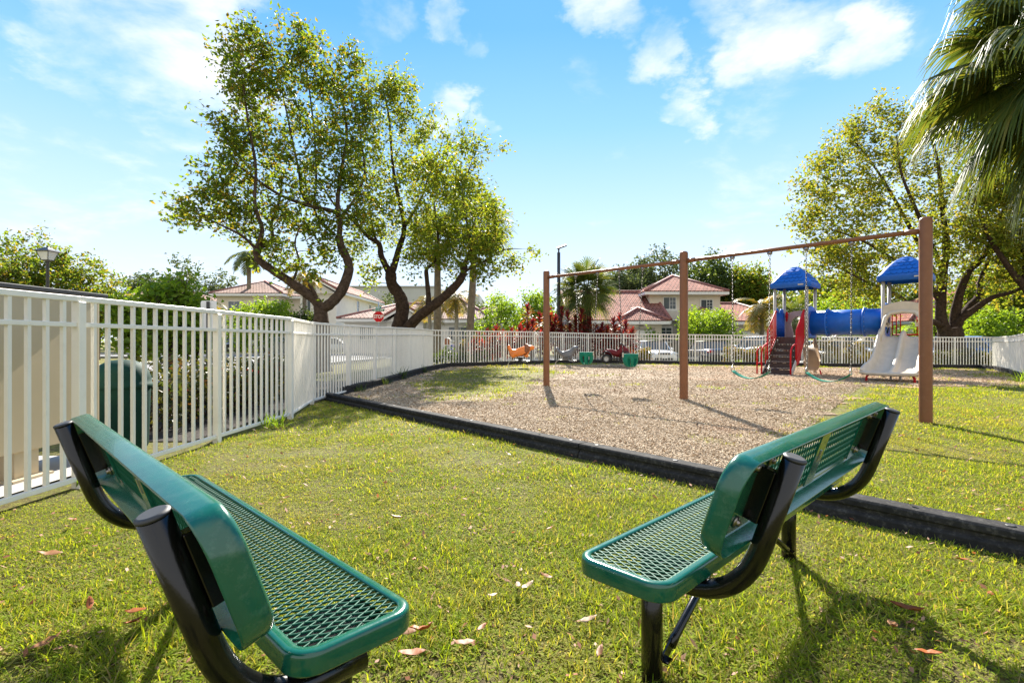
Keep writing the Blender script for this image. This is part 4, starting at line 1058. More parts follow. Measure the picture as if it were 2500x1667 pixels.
# red bar panels at the back and the right
for (xa, ya, xb, yb) in ((X2 - .42, .5, X2 + .42, .5), (X2 + .5, -.42, X2 + .5, .42)):
    b = MB(); b.tube([(xa, ya, 2.16), (xb, yb, 2.16)], .024, 8); b.tube([(xa, ya, DK + .06), (xb, yb, DK + .06)], .024, 8)
    for i in range(9):
        f = i / 8
        if ya == .5 and yb == .5 and 3 <= i <= 5: continue
        b.tube([(xa + (xb - xa) * f, ya + (yb - ya) * f, DK + .06), (xa + (xb - xa) * f, ya + (yb - ya) * f, 2.16)], .017, 6)
    b.build('bar_panel', MT['red_paint'], ps)
b = MB(); b.tube([(0, 0, 0), (0, 0, .26)], [.10, .13], 16); b.lathe([(.13, .25), (.14, .26), (.135, .27), (.12, .265)], 16)
bk = b.build('bucket', MT['play_blue']); q = W(1893, 17.2); bk.location = (q[0], q[1], gz(*q) + .01); tag(bk, 'small blue bucket standing left of the red stair post', 'bucket')

# ================================================================== spring riders
def skin_body(name, verts, edges, mat, parent, sub=2, M=None):
    """one continuous surface grown from joints (x, y, z, radius)"""
    me = bpy.data.meshes.new(name); me.from_pydata([v[:3] for v in verts], edges, []); me.materials.append(mat)
    o = bpy.data.objects.new(name, me); COL.objects.link(o); o.parent = parent
    md = o.modifiers.new('skin', 'SKIN'); md.use_smooth_shade = True
    for i, v in enumerate(verts):
        r = v[3]; o.data.skin_vertices[0].data[i].radius = (r if not isinstance(r, tuple) else r)[:2] if isinstance(r, tuple) else (r, r)
        o.data.skin_vertices[0].data[i].use_root = (i == 0)
    ms = o.modifiers.new('sub', 'SUBSURF'); ms.levels = sub; ms.render_levels = sub
    return o
def c_spring(t, mat, x0=-.34, zt=.30):
    b = MB(); n = 18; V = []; F = []
    for i in range(n + 1):
        a = PI * .5 + PI * 1.0 * i / n; R = .17; cx_ = x0 + .06; cz = zt - R
        V += [(cx_ + R * math.cos(a), -.035, cz + R * math.sin(a)), (cx_ + R * math.cos(a), .035, cz + R * math.sin(a))]
    V = [(.22, -.035, zt), (.22, .035, zt)] + V + [(.12, -.035, zt - .36), (.12, .035, zt - .36)]
    for i in range(len(V) // 2 - 1): F.append((2 * i, 2 * i + 1, 2 * i + 3, 2 * i + 2))
    b.add(V, F, True); b.build('spring_leaf', mat, t, solid=.016)
    b = MB()
    for s_ in (-1, 1): b.tube([(.10, s_ * .08, zt + .015), (.10, s_ * .30, zt + .015), (.14, s_ * .32, zt - .02), (.32, s_ * .32, zt - .045), (.36, s_ * .30, zt - .0), (.34, s_ * .10, zt + .015)], .014, 8)
    b.bar((-.18, 0, zt + .012), (.34, 0, zt + .012), .14, .014); b.build('footrest', mat, t)
lz = .36
t = thing('spring_rider', 'orange animal spring rider with brown mane in front of the fence', 'spring rider', (.30, 19.0, gz(.3, 19)), -.15)
skin_body('body', [(0, 0, .58, (.135, .15)), (-.22, 0, .58, (.12, .145)), (-.36, 0, .66, .085), (-.43, 0, .80, .062), (-.40, 0, .87, .058), (.22, 0, .66, (.13, .14)), (.34, 0, .78, (.12, .13)), (.48, 0, .77, .085), (.54, 0, .75, .06), (-.26, .13, .46, .07), (-.26, -.13, .46, .07), (-.20, .14, .40, .05), (-.20, -.14, .40, .05), (.22, .12, .48, .06), (.22, -.12, .48, .06), (.30, .13, .43, .045), (.30, -.13, .43, .045)],
          [(0, 1), (1, 2), (2, 3), (3, 4), (0, 5), (5, 6), (6, 7), (7, 8), (1, 9), (1, 10), (9, 11), (10, 12), (5, 13), (5, 14), (13, 15), (14, 16)], MT['orange'], t)
b = MB()
for s_ in (-1, 1):
    b.sphere((.28, s_ * .10, .74), (.11, .055, .15)); b.sphere((.24, s_ * .11, .66), (.08, .045, .10)); b.sphere((.24, s_ * .09, .88), (.045, .03, .04))
b.sphere((.25, 0, .84), (.09, .12, .08)); b.build('mane', MT['brown_mane'], t)
b = MB(); b.sphere((.43, .075, .83), .014, 8, 6); b.sphere((.43, -.075, .83), .014, 8, 6); b.build('eye', MT['black_plastic'], t)
b = MB(); b.bar((-.06, 0, .35), (.10, 0, .35), .16, .16); b.build('saddle_mount', MT['black_plastic'], t)
c_spring(t, MT['galv'])
t = thing('spring_rider', 'grey seal spring rider left of the nearer teal bucket swing', 'spring rider', (2.12, 19.7, gz(2.12, 19.7)), -.25)
skin_body('body', [(0, 0, .50, (.14, .13)), (-.18, 0, .52, (.11, .12)), (-.34, 0, .62, (.075, .08)), (-.42, 0, .74, (.05, .09)), (-.44, 0, .80, (.025, .07)), (.16, 0, .54, (.13, .13)), (.26, 0, .68, .115), (.31, 0, .78, .125), (.42, 0, .74, .075), (.14, .14, .44, .05), (.14, -.14, .44, .05), (.06, .24, .36, .03), (.06, -.24, .36, .03)],
          [(0, 1), (1, 2), (2, 3), (3, 4), (0, 5), (5, 6), (6, 7), (7, 8), (5, 9), (5, 10), (9, 11), (10, 12)], MT['seal_grey'], t)
b = MB(); b.sphere((.40, .085, .83), .016, 8, 6); b.sphere((.40, -.085, .83), .016, 8, 6); b.sphere((.50, 0, .76), (.022, .03, .02)); b.build('eye', MT['black_plastic'], t)
b = MB(); b.prism([(-.16, -.10), (.16, -.10), (.20, 0), (.16, .10), (-.16, .10)], .31, .44); b.tube([(.26, -.2, .66), (.26, .2, .66)], .014, 8); b.build('saddle_mount', MT['seal_grey'], t, bevel=.02)
c_spring(t, MT['galv'], zt=.31)
t = thing('spring_rider', 'dark red four wheeled quad spring rider behind the teal bucket swing', 'spring rider', (4.12, 20.2, gz(4.12, 20.2)), -.30)
b = MB(); rings = []
for (x, zb, zt, w_) in ((-.46, .62, .70, .12), (-.36, .54, .74, .15), (-.16, .50, .72, .13), (0, .44, .68, .12), (.10, .42, .74, .13), (.18, .44, .92, .13), (.26, .5, .92, .12), (.36, .54, .80, .16), (.48, .58, .74, .14)):
    rings.append([(x, -w_, zb), (x, -w_ * 1.05, (zb + zt) / 2), (x, -w_ * .7, zt), (x, w_ * .7, zt), (x, w_ * 1.05, (zb + zt) / 2), (x, w_, zb)])
b.loft(rings, True, True, True); b.build('body', MT['quad_red'], t)
b = MB()
for s_ in (-1, 1):
    for x in (-.36, .36):
        b.loft([[(x + .22 * math.cos(a), s_ * y, .40 + (.23 + e) * math.sin(a)) for a in [PI * (.08 + .84 * k / 10) for k in range(11)]] for y, e in ((.10, 0), (.32, 0), (.32, .025), (.10, .035))], False, False, True)
b.bar((-.2, 0, .36), (.26, 0, .36), .44, .05); b.build('fenders', MT['black_plastic'], t)
for s_ in (-1, 1):
    for x in (-.36, .36):
        Mw = Matrix.Translation((x, s_ * .25, .36)) @ Matrix.Rotation(PI / 2, 4, 'X')
        b = MB(); b.lathe([(.09, -.07), (.16, -.07), (.185, -.04), (.19, 0), (.185, .04), (.16, .07), (.09, .07)], 20, M=Mw); w_ = b.build('wheel', MT['tyre'], t)
        b = MB(); b.lathe([(0, -.05), (.04, -.072), (.10, -.062), (.115, -.075), (.115, .075), (.10, .062), (.04, .072), (0, .05)], 16, M=Mw); b.build('rim', MT['rim_grey'], w_)
b = MB(); b.tube([(.14, -.24, .98), (.18, -.10, .95), (.18, .10, .95), (.14, .24, .98)], .02, 8); b.bar((.18, 0, .99), (.32, 0, .86), .24, .02); b.build('handlebar', MT['black_plastic'], t)
c_spring(t, MT['lamp_dark'], x0=-.3, zt=.28)
# ================================================================== trees
def leaves_np(C, D, rg, size, jit, flat=.35, aspect=.55):
    """C: leaf centres; leaves are folded blades in random attitudes"""
    n = len(C)
    a = rg.uniform(0, 2 * PI, n); el = rg.normal(-.25, .55, n)
    L = size * rg.uniform(.65, 1.3, n)
    d = np.stack([np.cos(a) * np.cos(el), np.sin(a) * np.cos(el), np.sin(el)], 1)
    r = rg.normal(0, 1, (n, 3)); s_ = np.cross(d, r); s_ /= np.linalg.norm(s_, axis=1)[:, None] + 1e-9
    up = np.cross(s_, d)
    w = (L * aspect * .5)[:, None]; Lh = (L * .5)[:, None]
    fold = rg.uniform(.1, .5, n)[:, None]
    b0 = C - d * Lh; tip = C + d * Lh - up * Lh * .2
    r1 = C + s_ * w + up * w * fold - d * Lh * .12; l1 = C - s_ * w + up * w * fold - d * Lh * .12
    V = np.stack([b0, r1, tip, l1], 1).reshape(-1, 3)
    o = np.arange(n)[:, None] * 4
    F = np.concatenate([o + np.array([[0, 1, 2]]), o + np.array([[0, 2, 3]])], 0)
    return V, F

def grow_tree(name, label, base, limbs, blobs, ncl, per, size, leaf, bark, seed, spread=.45, group=None, cat='tree', twig=.010, reach=None, trunkname='trunk', nspr=4, sprig=True):
    """limbs: [(points, radius at foot, radius at end)]; blobs: (centre, radii, weight). Twigs grow from the limbs to the leaf clusters."""
    rg = np.random.default_rng(seed); rd = random.Random(seed)
    t = thing(name, label, cat, base, group=group)
    tb = MB(); nodes = []; nr = []
    for pts, r0, r1 in limbs:
        P_ = [Vector(p) for p in pts]; F_ = []
        for i in range(len(P_) - 1):
            k = 4
            for j in range(k):
                f = j / k; p0 = P_[max(0, i - 1)]; p1 = P_[i]; p2 = P_[i + 1]; p3 = P_[min(len(P_) - 1, i + 2)]
                F_.append(.5 * ((2 * p1) + (p2 - p0) * f + (2 * p0 - 5 * p1 + 4 * p2 - p3) * f * f + (3 * p1 - p0 - 3 * p2 + p3) * f ** 3))
        F_.append(P_[-1]); n = len(F_); rs = []
        for i in range(n):
            f = i / (n - 1); rs.append((r0 + (r1 - r0) * f ** .85) * (1 + rd.uniform(-.09, .09)))
        if (F_[0] - Vector(base)).length < .6: rs[0] *= 1.35; rs[1] *= 1.12
        tb.tube(F_, rs, 10 if r0 > .1 else 7)
        for i, p in enumerate(F_):
            if i > n * .3: nodes.append(p); nr.append(rs[i])
    # clusters
    wsum = sum(b[2] for b in blobs); cl = []
    for c_, r_, w_ in blobs:
        k = max(1, int(round(ncl * w_ / wsum)))
        for _ in range(k):
            while True:
                v = Vector((rd.uniform(-1, 1), rd.uniform(-1, 1), rd.uniform(-1, 1)))
                if v.length <= 1: break
            v = v * (v.length ** -.25 if v.length > .01 else 1)
            cl.append(Vector((c_[0] + v.x * r_[0], c_[1] + v.y * r_[1], c_[2] + v.z * r_[2])))
    NP = np.array([tuple(p) for p in nodes]); NR = np.array(nr)
    CA = np.array([tuple(p) for p in cl])
    d0 = np.array([np.min(np.linalg.norm(NP - c_, axis=1)) for c_ in CA])
    bm_ = MB(); cc = []; ctr = sum(cl, Vector()) / len(cl)
    for i in np.argsort(d0):
        c_ = CA[i]; dd = np.linalg.norm(NP - c_, axis=1)
        up_ = (NP[:, 2] - c_[2]) * .5
        j = int(np.argmin(dd + np.maximum(0, up_) )); p0 = Vector(NP[j]); p1 = Vector(c_); L = (p1 - p0).length
        if L > .12:
            r0 = min(NR[j] * .7, .010 + .012 * L); r1 = max(twig * .35, r0 * .35)
            k = 4; pts = []; rs = []
            sag = Vector((rd.uniform(-.12, .12), rd.uniform(-.12, .12), rd.uniform(-.02, .16))) * L
            for q in range(k + 1):
                f = q / k; pts.append(p0.lerp(p1, f) + sag * math.sin(PI * f) + Vector((rd.uniform(-1, 1), rd.uniform(-1, 1), rd.uniform(-1, 1))) * .03 * L * (0 < q < k)); rs.append(r0 + (r1 - r0) * f)
            bm_.tube(pts, rs, 4, False)
            new = np.array([tuple(p) for p in pts[1:]]); NP = np.concatenate([NP, new]); NR = np.concatenate([NR, np.array(rs[1:])])
            ds = pts[-1] - pts[-2]
        else: ds = Vector((0, 0, .1))
        # sprigs fan out from the twig's end, each carrying its own leaves
        out_d = (Vector(c_) - ctr); out_d = out_d.normalized() if out_d.length > .01 else Vector((0, 0, 1))
        for _ in range(nspr):
            dv = (out_d * .55 + ds.normalized() * .5 + Vector((rd.gauss(0, .55), rd.gauss(0, .55), .35 + rd.gauss(0, .45)))).normalized(); sl_ = spread * rd.uniform(.7, 1.6); e_ = Vector(c_) + dv * sl_
            mid_ = Vector(c_).lerp(e_, .5) + Vector((rd.gauss(0, .05), rd.gauss(0, .05), rd.gauss(0, .05))) * sl_
            if sprig: bm_.tube([Vector(c_), mid_, e_], [twig * .5, twig * .38, twig * .2], 3, False)
            m_ = max(2, int(per / nspr * rd.uniform(.6, 1.4))); f = rg.uniform(.05, 1.08, (m_, 1)); cc.append(np.array([tuple(c_)]) + f * np.array([tuple(e_ - Vector(c_))]) + rg.normal(0, 1, (m_, 3)) * (size * .55 + spread * .07))
    tb.add(bm_.v, bm_.f, False); tb.build(trunkname, bark, t, base)
    V, F = leaves_np(np.concatenate(cc), None, rg, size, 0)
    raw_mesh('crown', V, F, leaf, t, base)
    return t

def PB(px, py, d, rpx, rpy, w, dd=0, dr=None):
    """a crown blob: centre from bearing, radii in metres at that distance"""
    k = (d + dd) / 1250
    return (W(px, d + dd, py), (rpx * k, (dr if dr else max(rpx, rpy) * k * .9), rpy * k), w)
def L3(d, *pp):
    return [W(p[0], d + (p[2] if len(p) > 2 else 0), p[1]) for p in pp]

# the two wind-bent trees behind the left fence
d1 = 18.0; b1 = W(785, d1) ; b1 = (b1[0], b1[1], gz(*b1) - .05)
grow_tree('shade_tree', 'leaning tree forked low into two bent limbs, left of the stop sign', b1, [
    ([b1] + L3(d1, (786, 830), (784, 781), (783, 749)), .30, .24),
    (L3(d1, (783, 752), (764, 728, -.1), (713, 691, -.4), (659, 655, -.7), (630, 632, -.9), (627, 605, -1)), .20, .11),
    (L3(d1, (783, 755), (802, 745), (832, 713, .2), (851, 664, .3), (849, 636, .3), (834, 606, .2), (828, 578, .2)), .20, .13),
    (L3(d1, (776, 745, -.1), (766, 712, -.2), (754, 695, -.2)), .09, .05),
    (L3(d1, (627, 607, -1), (640, 560, -1.2), (622, 500, -1.4), (624, 405, -1.3), (606, 300, -1.2), (590, 180, -1)), .09, .025),
    (L3(d1, (629, 606, -1), (665, 585, -.6), (662, 549, -.4), (680, 500, -.2), (690, 430, 0)), .085, .03),
    (L3(d1, (627, 610, -1), (590, 575, -1.4), (540, 550, -1.6), (480, 520, -1.8)), .06, .015),
    (L3(d1, (828, 580, .2), (824, 523, .2), (758, 504, -.3), (687, 478, -.6), (624, 437, -1), (570, 395, -1.2)), .10, .025),
    (L3(d1, (826, 530, .2), (825, 478, .4), (837, 396, .8), (847, 320, 1), (830, 220, 1.1), (800, 150, 1)), .10, .02),
    (L3(d1, (758, 504, -.2), (738, 472, 0), (729, 415, .2), (713, 340, .3), (690, 230, .3), (660, 110, .2)), .065, .018),
    (L3(d1, (815, 572, .2), (783, 539, .6), (767, 507, .8), (772, 430, 1), (765, 300, 1), (745, 150, .8), (735, 85, .7)), .07, .016),
    (L3(d1, (713, 691, -.4), (730, 640, -.6), (720, 590, -.7), (740, 540, -.8)), .05, .015),
    (L3(d1, (824, 540, .2), (870, 480, .5), (890, 420, .5), (880, 330, .4)), .06, .02)],
    [PB(490, 515, d1, 55, 28, 4, -1.6), PB(545, 500, d1, 40, 40, 4, -1.5), PB(555, 420, d1, 42, 60, 5, -1.2), PB(580, 330, d1, 38, 60, 5, -1.2), PB(590, 190, d1, 34, 75, 6, -1), PB(615, 110, d1, 40, 40, 4, -.8), PB(738, 95, d1, 20, 36, 2.0, .6), PB(682, 85, d1, 10, 26, .6, .4),
     PB(700, 180, d1, 70, 60, 8, .2), PB(800, 190, d1, 65, 60, 8, .8), PB(850, 160, d1, 30, 30, 2, .9), PB(650, 270, d1, 70, 70, 8, -.3), PB(780, 290, d1, 85, 75, 10, .6), PB(860, 270, d1, 50, 55, 4, .6), PB(640, 400, d1, 80, 70, 8, -.6), PB(750, 410, d1, 90, 75, 10, .3), PB(860, 400, d1, 55, 70, 6, .6),
     PB(640, 530, d1, 70, 45, 6, -.9), PB(740, 520, d1, 70, 45, 6, 0), PB(850, 500, d1, 60, 50, 5, .4), PB(700, 620, d1, 60, 35, 3, -.5), PB(800, 600, d1, 50, 40, 3, .2), PB(620, 590, d1, 40, 25, 2.5, -.9), PB(720, 660, d1, 50, 18, 1.4, -.4)],
    430, 48, .16, MT['leaf_a1'], MT['bark'], 21, spread=.50)
d2 = 21.5; b2 = W(978, d2); b2 = (b2[0], b2[1], gz(*b2) - .05)
grow_tree('shade_tree', 'leaning tree with a long low limb to the right of the stop sign', b2, [
    ([b2] + L3(d2, (974, 835), (974, 796), (983, 756), (976, 723), (957, 694), (954, 667)), .34, .22),
    (L3(d2, (954, 670), (943, 651), (930, 622, -.2), (926, 596, -.3), (898, 577, -.5), (850, 525, -.8), (815, 498, -1), (780, 440, -1.1)), .16, .03),
    (L3(d2, (955, 668), (965, 640, .2), (972, 612, .3), (987, 555, .4), (970, 470, .6), (958, 396, .7), (950, 290, .7), (935, 215, .5)), .17, .025),
    ([b2] + L3(d2, (985, 825, -.2), (1000, 797, -.3), (1023, 772, -.5), (1068, 738, -.8), (1112, 698, -1), (1130, 671, -1.1), (1133, 645, -1.1)), .27, .13),
    (L3(d2, (1046, 752, -.6), (1046, 720, -.5), (1042, 680, -.4), (1042, 656, -.4), (1060, 640, -.3), (1070, 590, -.2), (1060, 500, 0)), .13, .03),
    (L3(d2, (1133, 648, -1.1), (1150, 600, -1), (1140, 540, -.8), (1130, 470, -.6), (1150, 400, -.4)), .10, .02),
    (L3(d2, (1131, 665, -1.1), (1180, 640, -1.3), (1230, 610, -1.4), (1275, 608, -1.4)), .05, .008),
    (L3(d2, (987, 555, .4), (1030, 480, .6), (1060, 400, .8), (1080, 350, .8)), .07, .02),
    (L3(d2, (930, 615, -.2), (910, 560, 0), (900, 480, .3), (890, 400, .4)), .07, .02)],
    [PB(940, 220, d2, 38, 38, 4, .5), PB(985, 235, d2, 45, 45, 4, .5), PB(930, 300, d2, 55, 55, 6, .5), PB(1010, 320, d2, 55, 60, 6, .6), PB(900, 420, d2, 55, 70, 7, .2), PB(990, 440, d2, 75, 75, 9, .5), PB(1080, 400, d2, 45, 50, 4, .5), PB(1135, 355, d2, 40, 26, 2.2, .3), PB(1160, 400, d2, 30, 30, 1.6, 0), PB(1215, 375, d2, 14, 10, .3, 0), PB(1085, 425, d2, 42, 55, 2.5, -4.4), PB(1040, 455, d2, 60, 60, 3.5, -3.9), PB(1110, 480, d2, 60, 45, 3, -3.0),
     PB(1090, 500, d2, 75, 65, 9, 0), PB(1160, 540, d2, 60, 60, 8, -.6), PB(1080, 580, d2, 80, 55, 9, -.3), PB(1190, 610, d2, 50, 45, 6, -1), PB(1150, 650, d2, 60, 32, 4, -1), PB(1235, 640, d2, 22, 20, 1.2, -1.3), PB(920, 530, d2, 60, 55, 6, -.2), PB(1000, 560, d2, 60, 50, 6, .2), PB(880, 590, d2, 40, 36, 3, -.5), PB(900, 670, d2, 30, 26, .7, -.4), PB(1040, 630, d2, 50, 30, 3, -.4), PB(1130, 470, d2, 40, 40, 3, -.4), PB(1283, 607, d2, 10, 6, .25, -1.4), PB(930, 650, d2, 40, 20, 1, -.3)],
    430, 50, .155, MT['leaf_a'], MT['bark_dark'], 22, spread=.54)
# big spreading tree at the right
d3 = 27.5; b3 = W(2325, d3); b3 = (b3[0], b3[1], gz(*b3) - .05)
grow_tree('spreading_tree', 'large spreading tree with many upright limbs behind the right climber tower', b3, [
    ([b3] + L3(d3, (2318, 850), (2321, 822), (2318, 800)), .75, .55),
    (L3(d3, (2312, 815), (2298, 784), (2297, 722), (2303, 661), (2310, 600), (2300, 500), (2290, 400), (2270, 320)), .34, .05),
    (L3(d3, (2330, 800), (2332, 768), (2346, 707, -.4), (2367, 661, -.6), (2398, 630, -.8), (2440, 540, -1), (2470, 440, -1)), .28, .05),
    (L3(d3, (2335, 790), (2367, 748, .3), (2388, 722, .5), (2396, 676, .6), (2420, 600, .8), (2400, 480, 1)), .22, .05),
    (L3(d3, (2330, 812), (2346, 780, -.3), (2382, 753, -.7), (2421, 727, -1.2), (2474, 712, -1.8), (2540, 680, -2)), .25, .05),
    (L3(d3, (2297, 735), (2250, 680, -.6), (2190, 640, -1.2), (2110, 590, -1.6), (2030, 560, -2)), .17, .03),
    (L3(d3, (2298, 700), (2240, 590, .4), (2180, 480, .8), (2130, 400, 1), (2090, 350, 1)), .15, .03),
    (L3(d3, (2310, 800), (2250, 770, -.8), (2190, 720, -1.6), (2120, 690, -2), (2060, 660, -2.2)), .16, .03),
    (L3(d3, (2303, 661), (2240, 520, -1), (2200, 420, -1.3), (2190, 330, -1.3)), .13, .03)],
    [PB(2160, 310, d3, 75, 50, 6, 1), PB(2090, 370, d3, 75, 50, 7, .8), PB(2030, 430, d3, 60, 45, 5, 0), PB(1995, 505, d3, 38, 50, 3.2, -1.2), PB(2080, 480, d3, 80, 60, 8, 0), PB(2170, 420, d3, 85, 70, 9, .5), PB(2260, 340, d3, 85, 80, 9, 0), PB(2360, 380, d3, 80, 90, 8, 0), PB(2450, 460, d3, 80, 90, 8, 0), PB(2020, 570, d3, 60, 50, 5, -1.5), PB(2110, 580, d3, 80, 60, 9, -1),
     PB(2210, 540, d3, 85, 75, 10, 0), PB(2320, 510, d3, 85, 75, 9, 0), PB(2060, 650, d3, 60, 45, 6, -1.8), PB(2150, 660, d3, 70, 50, 7, -1.4), PB(2240, 650, d3, 70, 50, 6, -.8), PB(2400, 590, d3, 80, 60, 7, -.5), PB(2480, 620, d3, 60, 60, 6, -1), PB(2120, 720, d3, 60, 28, 4, -1.8), PB(2350, 640, d3, 60, 40, 3.5, .5), PB(2450, 690, d3, 60, 30, 3.5, -1)],
    560, 50, .20, MT['leaf_b'], MT['bark_dark'], 23, spread=.82)
d3b = 25.0; b3b = W(2560, d3b); b3b = (b3b[0], b3b[1], gz(*b3b) - .05)
grow_tree('spreading_tree', 'dark tree limbs leaning in from the right edge behind the palm', b3b, [
    ([b3b] + L3(d3b, (2540, 760), (2500, 700), (2450, 635), (2405, 560), (2380, 480)), .27, .04), (L3(d3b, (2500, 700), (2505, 620), (2480, 540), (2500, 450)), .16, .04), (L3(d3b, (2540, 760), (2560, 660), (2580, 560)), .24, .06)],
    [PB(2420, 560, d3b, 60, 50, 4), PB(2500, 560, d3b, 60, 60, 5), PB(2480, 460, d3b, 70, 60, 5), PB(2570, 500, d3b, 80, 80, 6), PB(2520, 640, d3b, 40, 30, 2), PB(2440, 480, d3b, 50, 40, 3)], 240, 46, .19, MT['leaf_b'], MT['bark_dark'], 24, spread=.7)

def bg_tree(px, d, top, wpx, label, leaf, seed, size, ncl=170, per=30, low=.30, base_py=None, group=None, name='tree', spread=None, bark='bark', lobes=9, cat='tree', trunk=True):
    """a rounded tree: trunk, a few limbs, and lobes of leaves over its upper part"""
    x, y = W(px, d); z0 = gz(x, y) - .05; H = CAMH - (top - 833.5) / 1250 * d - z0; R = wpx / 1250 * d / 2; H -= .75 * (spread or R * .16 + .12); rd = random.Random(seed)
    zl = z0 + H * low; base = (x, y, z0); limbs = [([base, (x + .05 * R, y, z0 + H * .25), (x, y, z0 + H * .5)], max(.06, H * .028), H * .016)]
    blobs = []
    for k in range(lobes):
        a = 2 * PI * k / lobes + rd.uniform(-.3, .3); f = rd.uniform(.35, .78); zc = zl + (z0 + H - zl) * rd.uniform(.18, .80); zf = (zc - zl) / (z0 + H - zl)
        rr = R * (1.0 - .45 * abs(zf - .4)); c_ = (x + math.cos(a) * rr * f, y + math.sin(a) * rr * f * .8, zc); lr = R * rd.uniform(.30, .48)
        blobs.append((c_, (lr, lr, min(lr, (z0 + H - zl) * .30)), rd.uniform(.7, 1.3)))
        if k % 2 == 0: limbs.append(([(x, y, z0 + H * .22), (x + math.cos(a) * rr * f * .4, y + math.sin(a) * rr * f * .3, (z0 + H * .3 + zc) / 2), c_], H * .014, H * .005))
    blobs.append(((x, y, zl + (z0 + H - zl) * .72), (R * .5, R * .5, (z0 + H - zl) * .27), 1.4)); blobs.append(((x, y, zl + (z0 + H - zl) * .38), (R * .75, R * .7, (z0 + H - zl) * .34), 1.6))
    return grow_tree(name, label, base, limbs, blobs, ncl, per, size, MT[leaf], MT[bark], seed, spread=spread or R * .16 + .12,  group=group, cat=cat, sprig=d < 35)

g_ = 'green trees beyond the tan cabinet'
bg_tree(95, 30, 553, 250, 'tall tree behind the lantern, at the left picture edge', 'leaf_a1', 31, .22, 230, 34, .12, group=g_)
bg_tree(235, 31, 612, 190, 'lower tree right of the lantern, behind the tan cabinet', 'leaf_a1', 32, .22, 210, 34, .10, group=g_)
bg_tree(-40, 27, 590, 200, 'leafy tree cut by the left picture edge', 'leaf_a1', 33, .22, 170, 34, .12, group=g_)
g_ = 'distant grey green trees on the left skyline'
for i, (px, top, w_, lab) in enumerate(((360, 640, 120, 'far grey green tree, left end of the distant skyline clump'), (455, 617, 150, 'tallest far grey green tree left of the tall palm'), (540, 655, 110, 'far grey green tree just left of the tall palm'))):
    bg_tree(px, 78, top, w_, lab, 'leaf_far', 40 + i, .48, 170, 32, .05, group=g_, spread=1.1)
g_ = 'trees behind the red roofed house'
for i, (px, d, top, w_, lab, lf) in enumerate(((1510, 62, 660, 150, 'dark tree behind the left roof of the red roofed house', 'leaf_far'), (1610, 66, 600, 170, 'tallest tree behind the red roofed house, left of the middle post', 'leaf_far'), (1735, 58, 622, 150, 'full tree behind the red roofed house, right of the middle post', 'leaf_dark'), (1825, 56, 632, 130, 'tree behind the right wing of the red roofed house', 'leaf_a1'))):
    bg_tree(px, d, top - 10, w_ * 1.12, lab, lf, 50 + i, .40, 260, 46, .06, group=g_, spread=.95)
bg_tree(1215, 41, 712, 120, 'pale green tree between the cream house and the red plants', 'leaf_bright', 61, .22, 170, 30, .05, spread=.6)
bg_tree(1300, 44, 700, 110, 'light green tree behind the leftmost swing post', 'leaf_bright', 62, .24, 150, 30, .05, spread=.6)
bg_tree(1165, 70, 735, 110, 'dark tree behind the right end of the cream house', 'leaf_far', 63, .42, 120, 30, .0, spread=1.0)
bg_tree(1395, 56, 690, 150, 'tree behind the fan palm and the dark light pole', 'leaf_dark', 69, .38, 150, 30, .0, spread=.9)
bg_tree(960, 75, 712, 140, 'greyish tree far behind the stop sign house', 'leaf_far', 64, .45, 140, 30, .0, spread=1.1)
bg_tree(1725, 39, 750, 158, 'round clipped tree in front of the red roofed house', 'leaf_bright', 65, .17, 280, 34, .34, spread=.5)
bg_tree(1590, 39, 800, 60, 'small palm like shrub left of the round clipped tree', 'leaf_bright', 66, .2, 50, 20, .1, name='shrub', cat='shrub')
bg_tree(635, 44, 732, 150, 'broad bright green shrub tree before the left house', 'leaf_bright', 67, .25, 210, 34, .15, spread=.6)
bg_tree(738, 46, 742, 80, 'smaller dark shrub tree left of the forked trunk', 'leaf_dark', 68, .24, 120, 34, .10, spread=.5)
bg_tree(2060, 40, 716, 200, 'wide bright hedge like tree above the blue tunnel', 'leaf_bright', 70, .24, 200, 32, .0, spread=.7)
bg_tree(2425, 36, 748, 170, 'low bright green tree right of the spreading trunk', 'leaf_bright', 71, .22, 200, 34, .05, spread=.6)
bg_tree(2285, 44, 740, 90, 'yellow green shrub left of the spreading trunk', 'leaf_bright', 72, .25, 90, 30, .0, name='shrub', cat='shrub')
bg_tree(1960, 60, 650, 150, 'tree far behind the left climber tower', 'leaf_a1', 73, .38, 150, 30, .0, spread=.9)
bg_tree(2120, 64, 640, 190, 'tree far behind the blue tunnel', 'leaf_a1', 74, .42, 160, 30, .0, spread=1.0)
bg_tree(2240, 62, 665, 170, 'tree far behind the right climber tower', 'leaf_dark', 75, .42, 150, 30, .0, spread=1.0)
bg_tree(2480, 60, 640, 170, 'tree far behind the right fence corner', 'leaf_dark', 76, .42, 150, 30, .0, spread=1.0)
bg_tree(2400, 48, 615, 190, 'dense tree filling the gap behind the spreading trunk', 'leaf_a1', 91, .34, 200, 44, .0, spread=.8)
bg_tree(2530, 42, 600, 190, 'dense tree behind the palm at the right edge', 'leaf_a1', 92, .32, 200, 44, .0, spread=.8)
bg_tree(2035, 50, 655, 170, 'dense green tree between the two blue roofs', 'leaf_a1', 93, .34, 190, 44, .0, spread=.8)
bg_tree(330, 11.5, 716, 95, 'young bright leaved tree behind the green dome bin', 'leaf_bright', 77, .15, 130, 20, .38, spread=.32)
bg_tree(415, 11.0, 682, 130, 'young bright leaved tree on a thin trunk between bin and sign', 'leaf_bright', 78, .15, 160, 20, .40, spread=.32)
bg_tree(478, 12.0, 715, 70, 'young bright leaved tree behind the sign post', 'leaf_bright', 79, .15, 90, 20, .40, spread=.3)
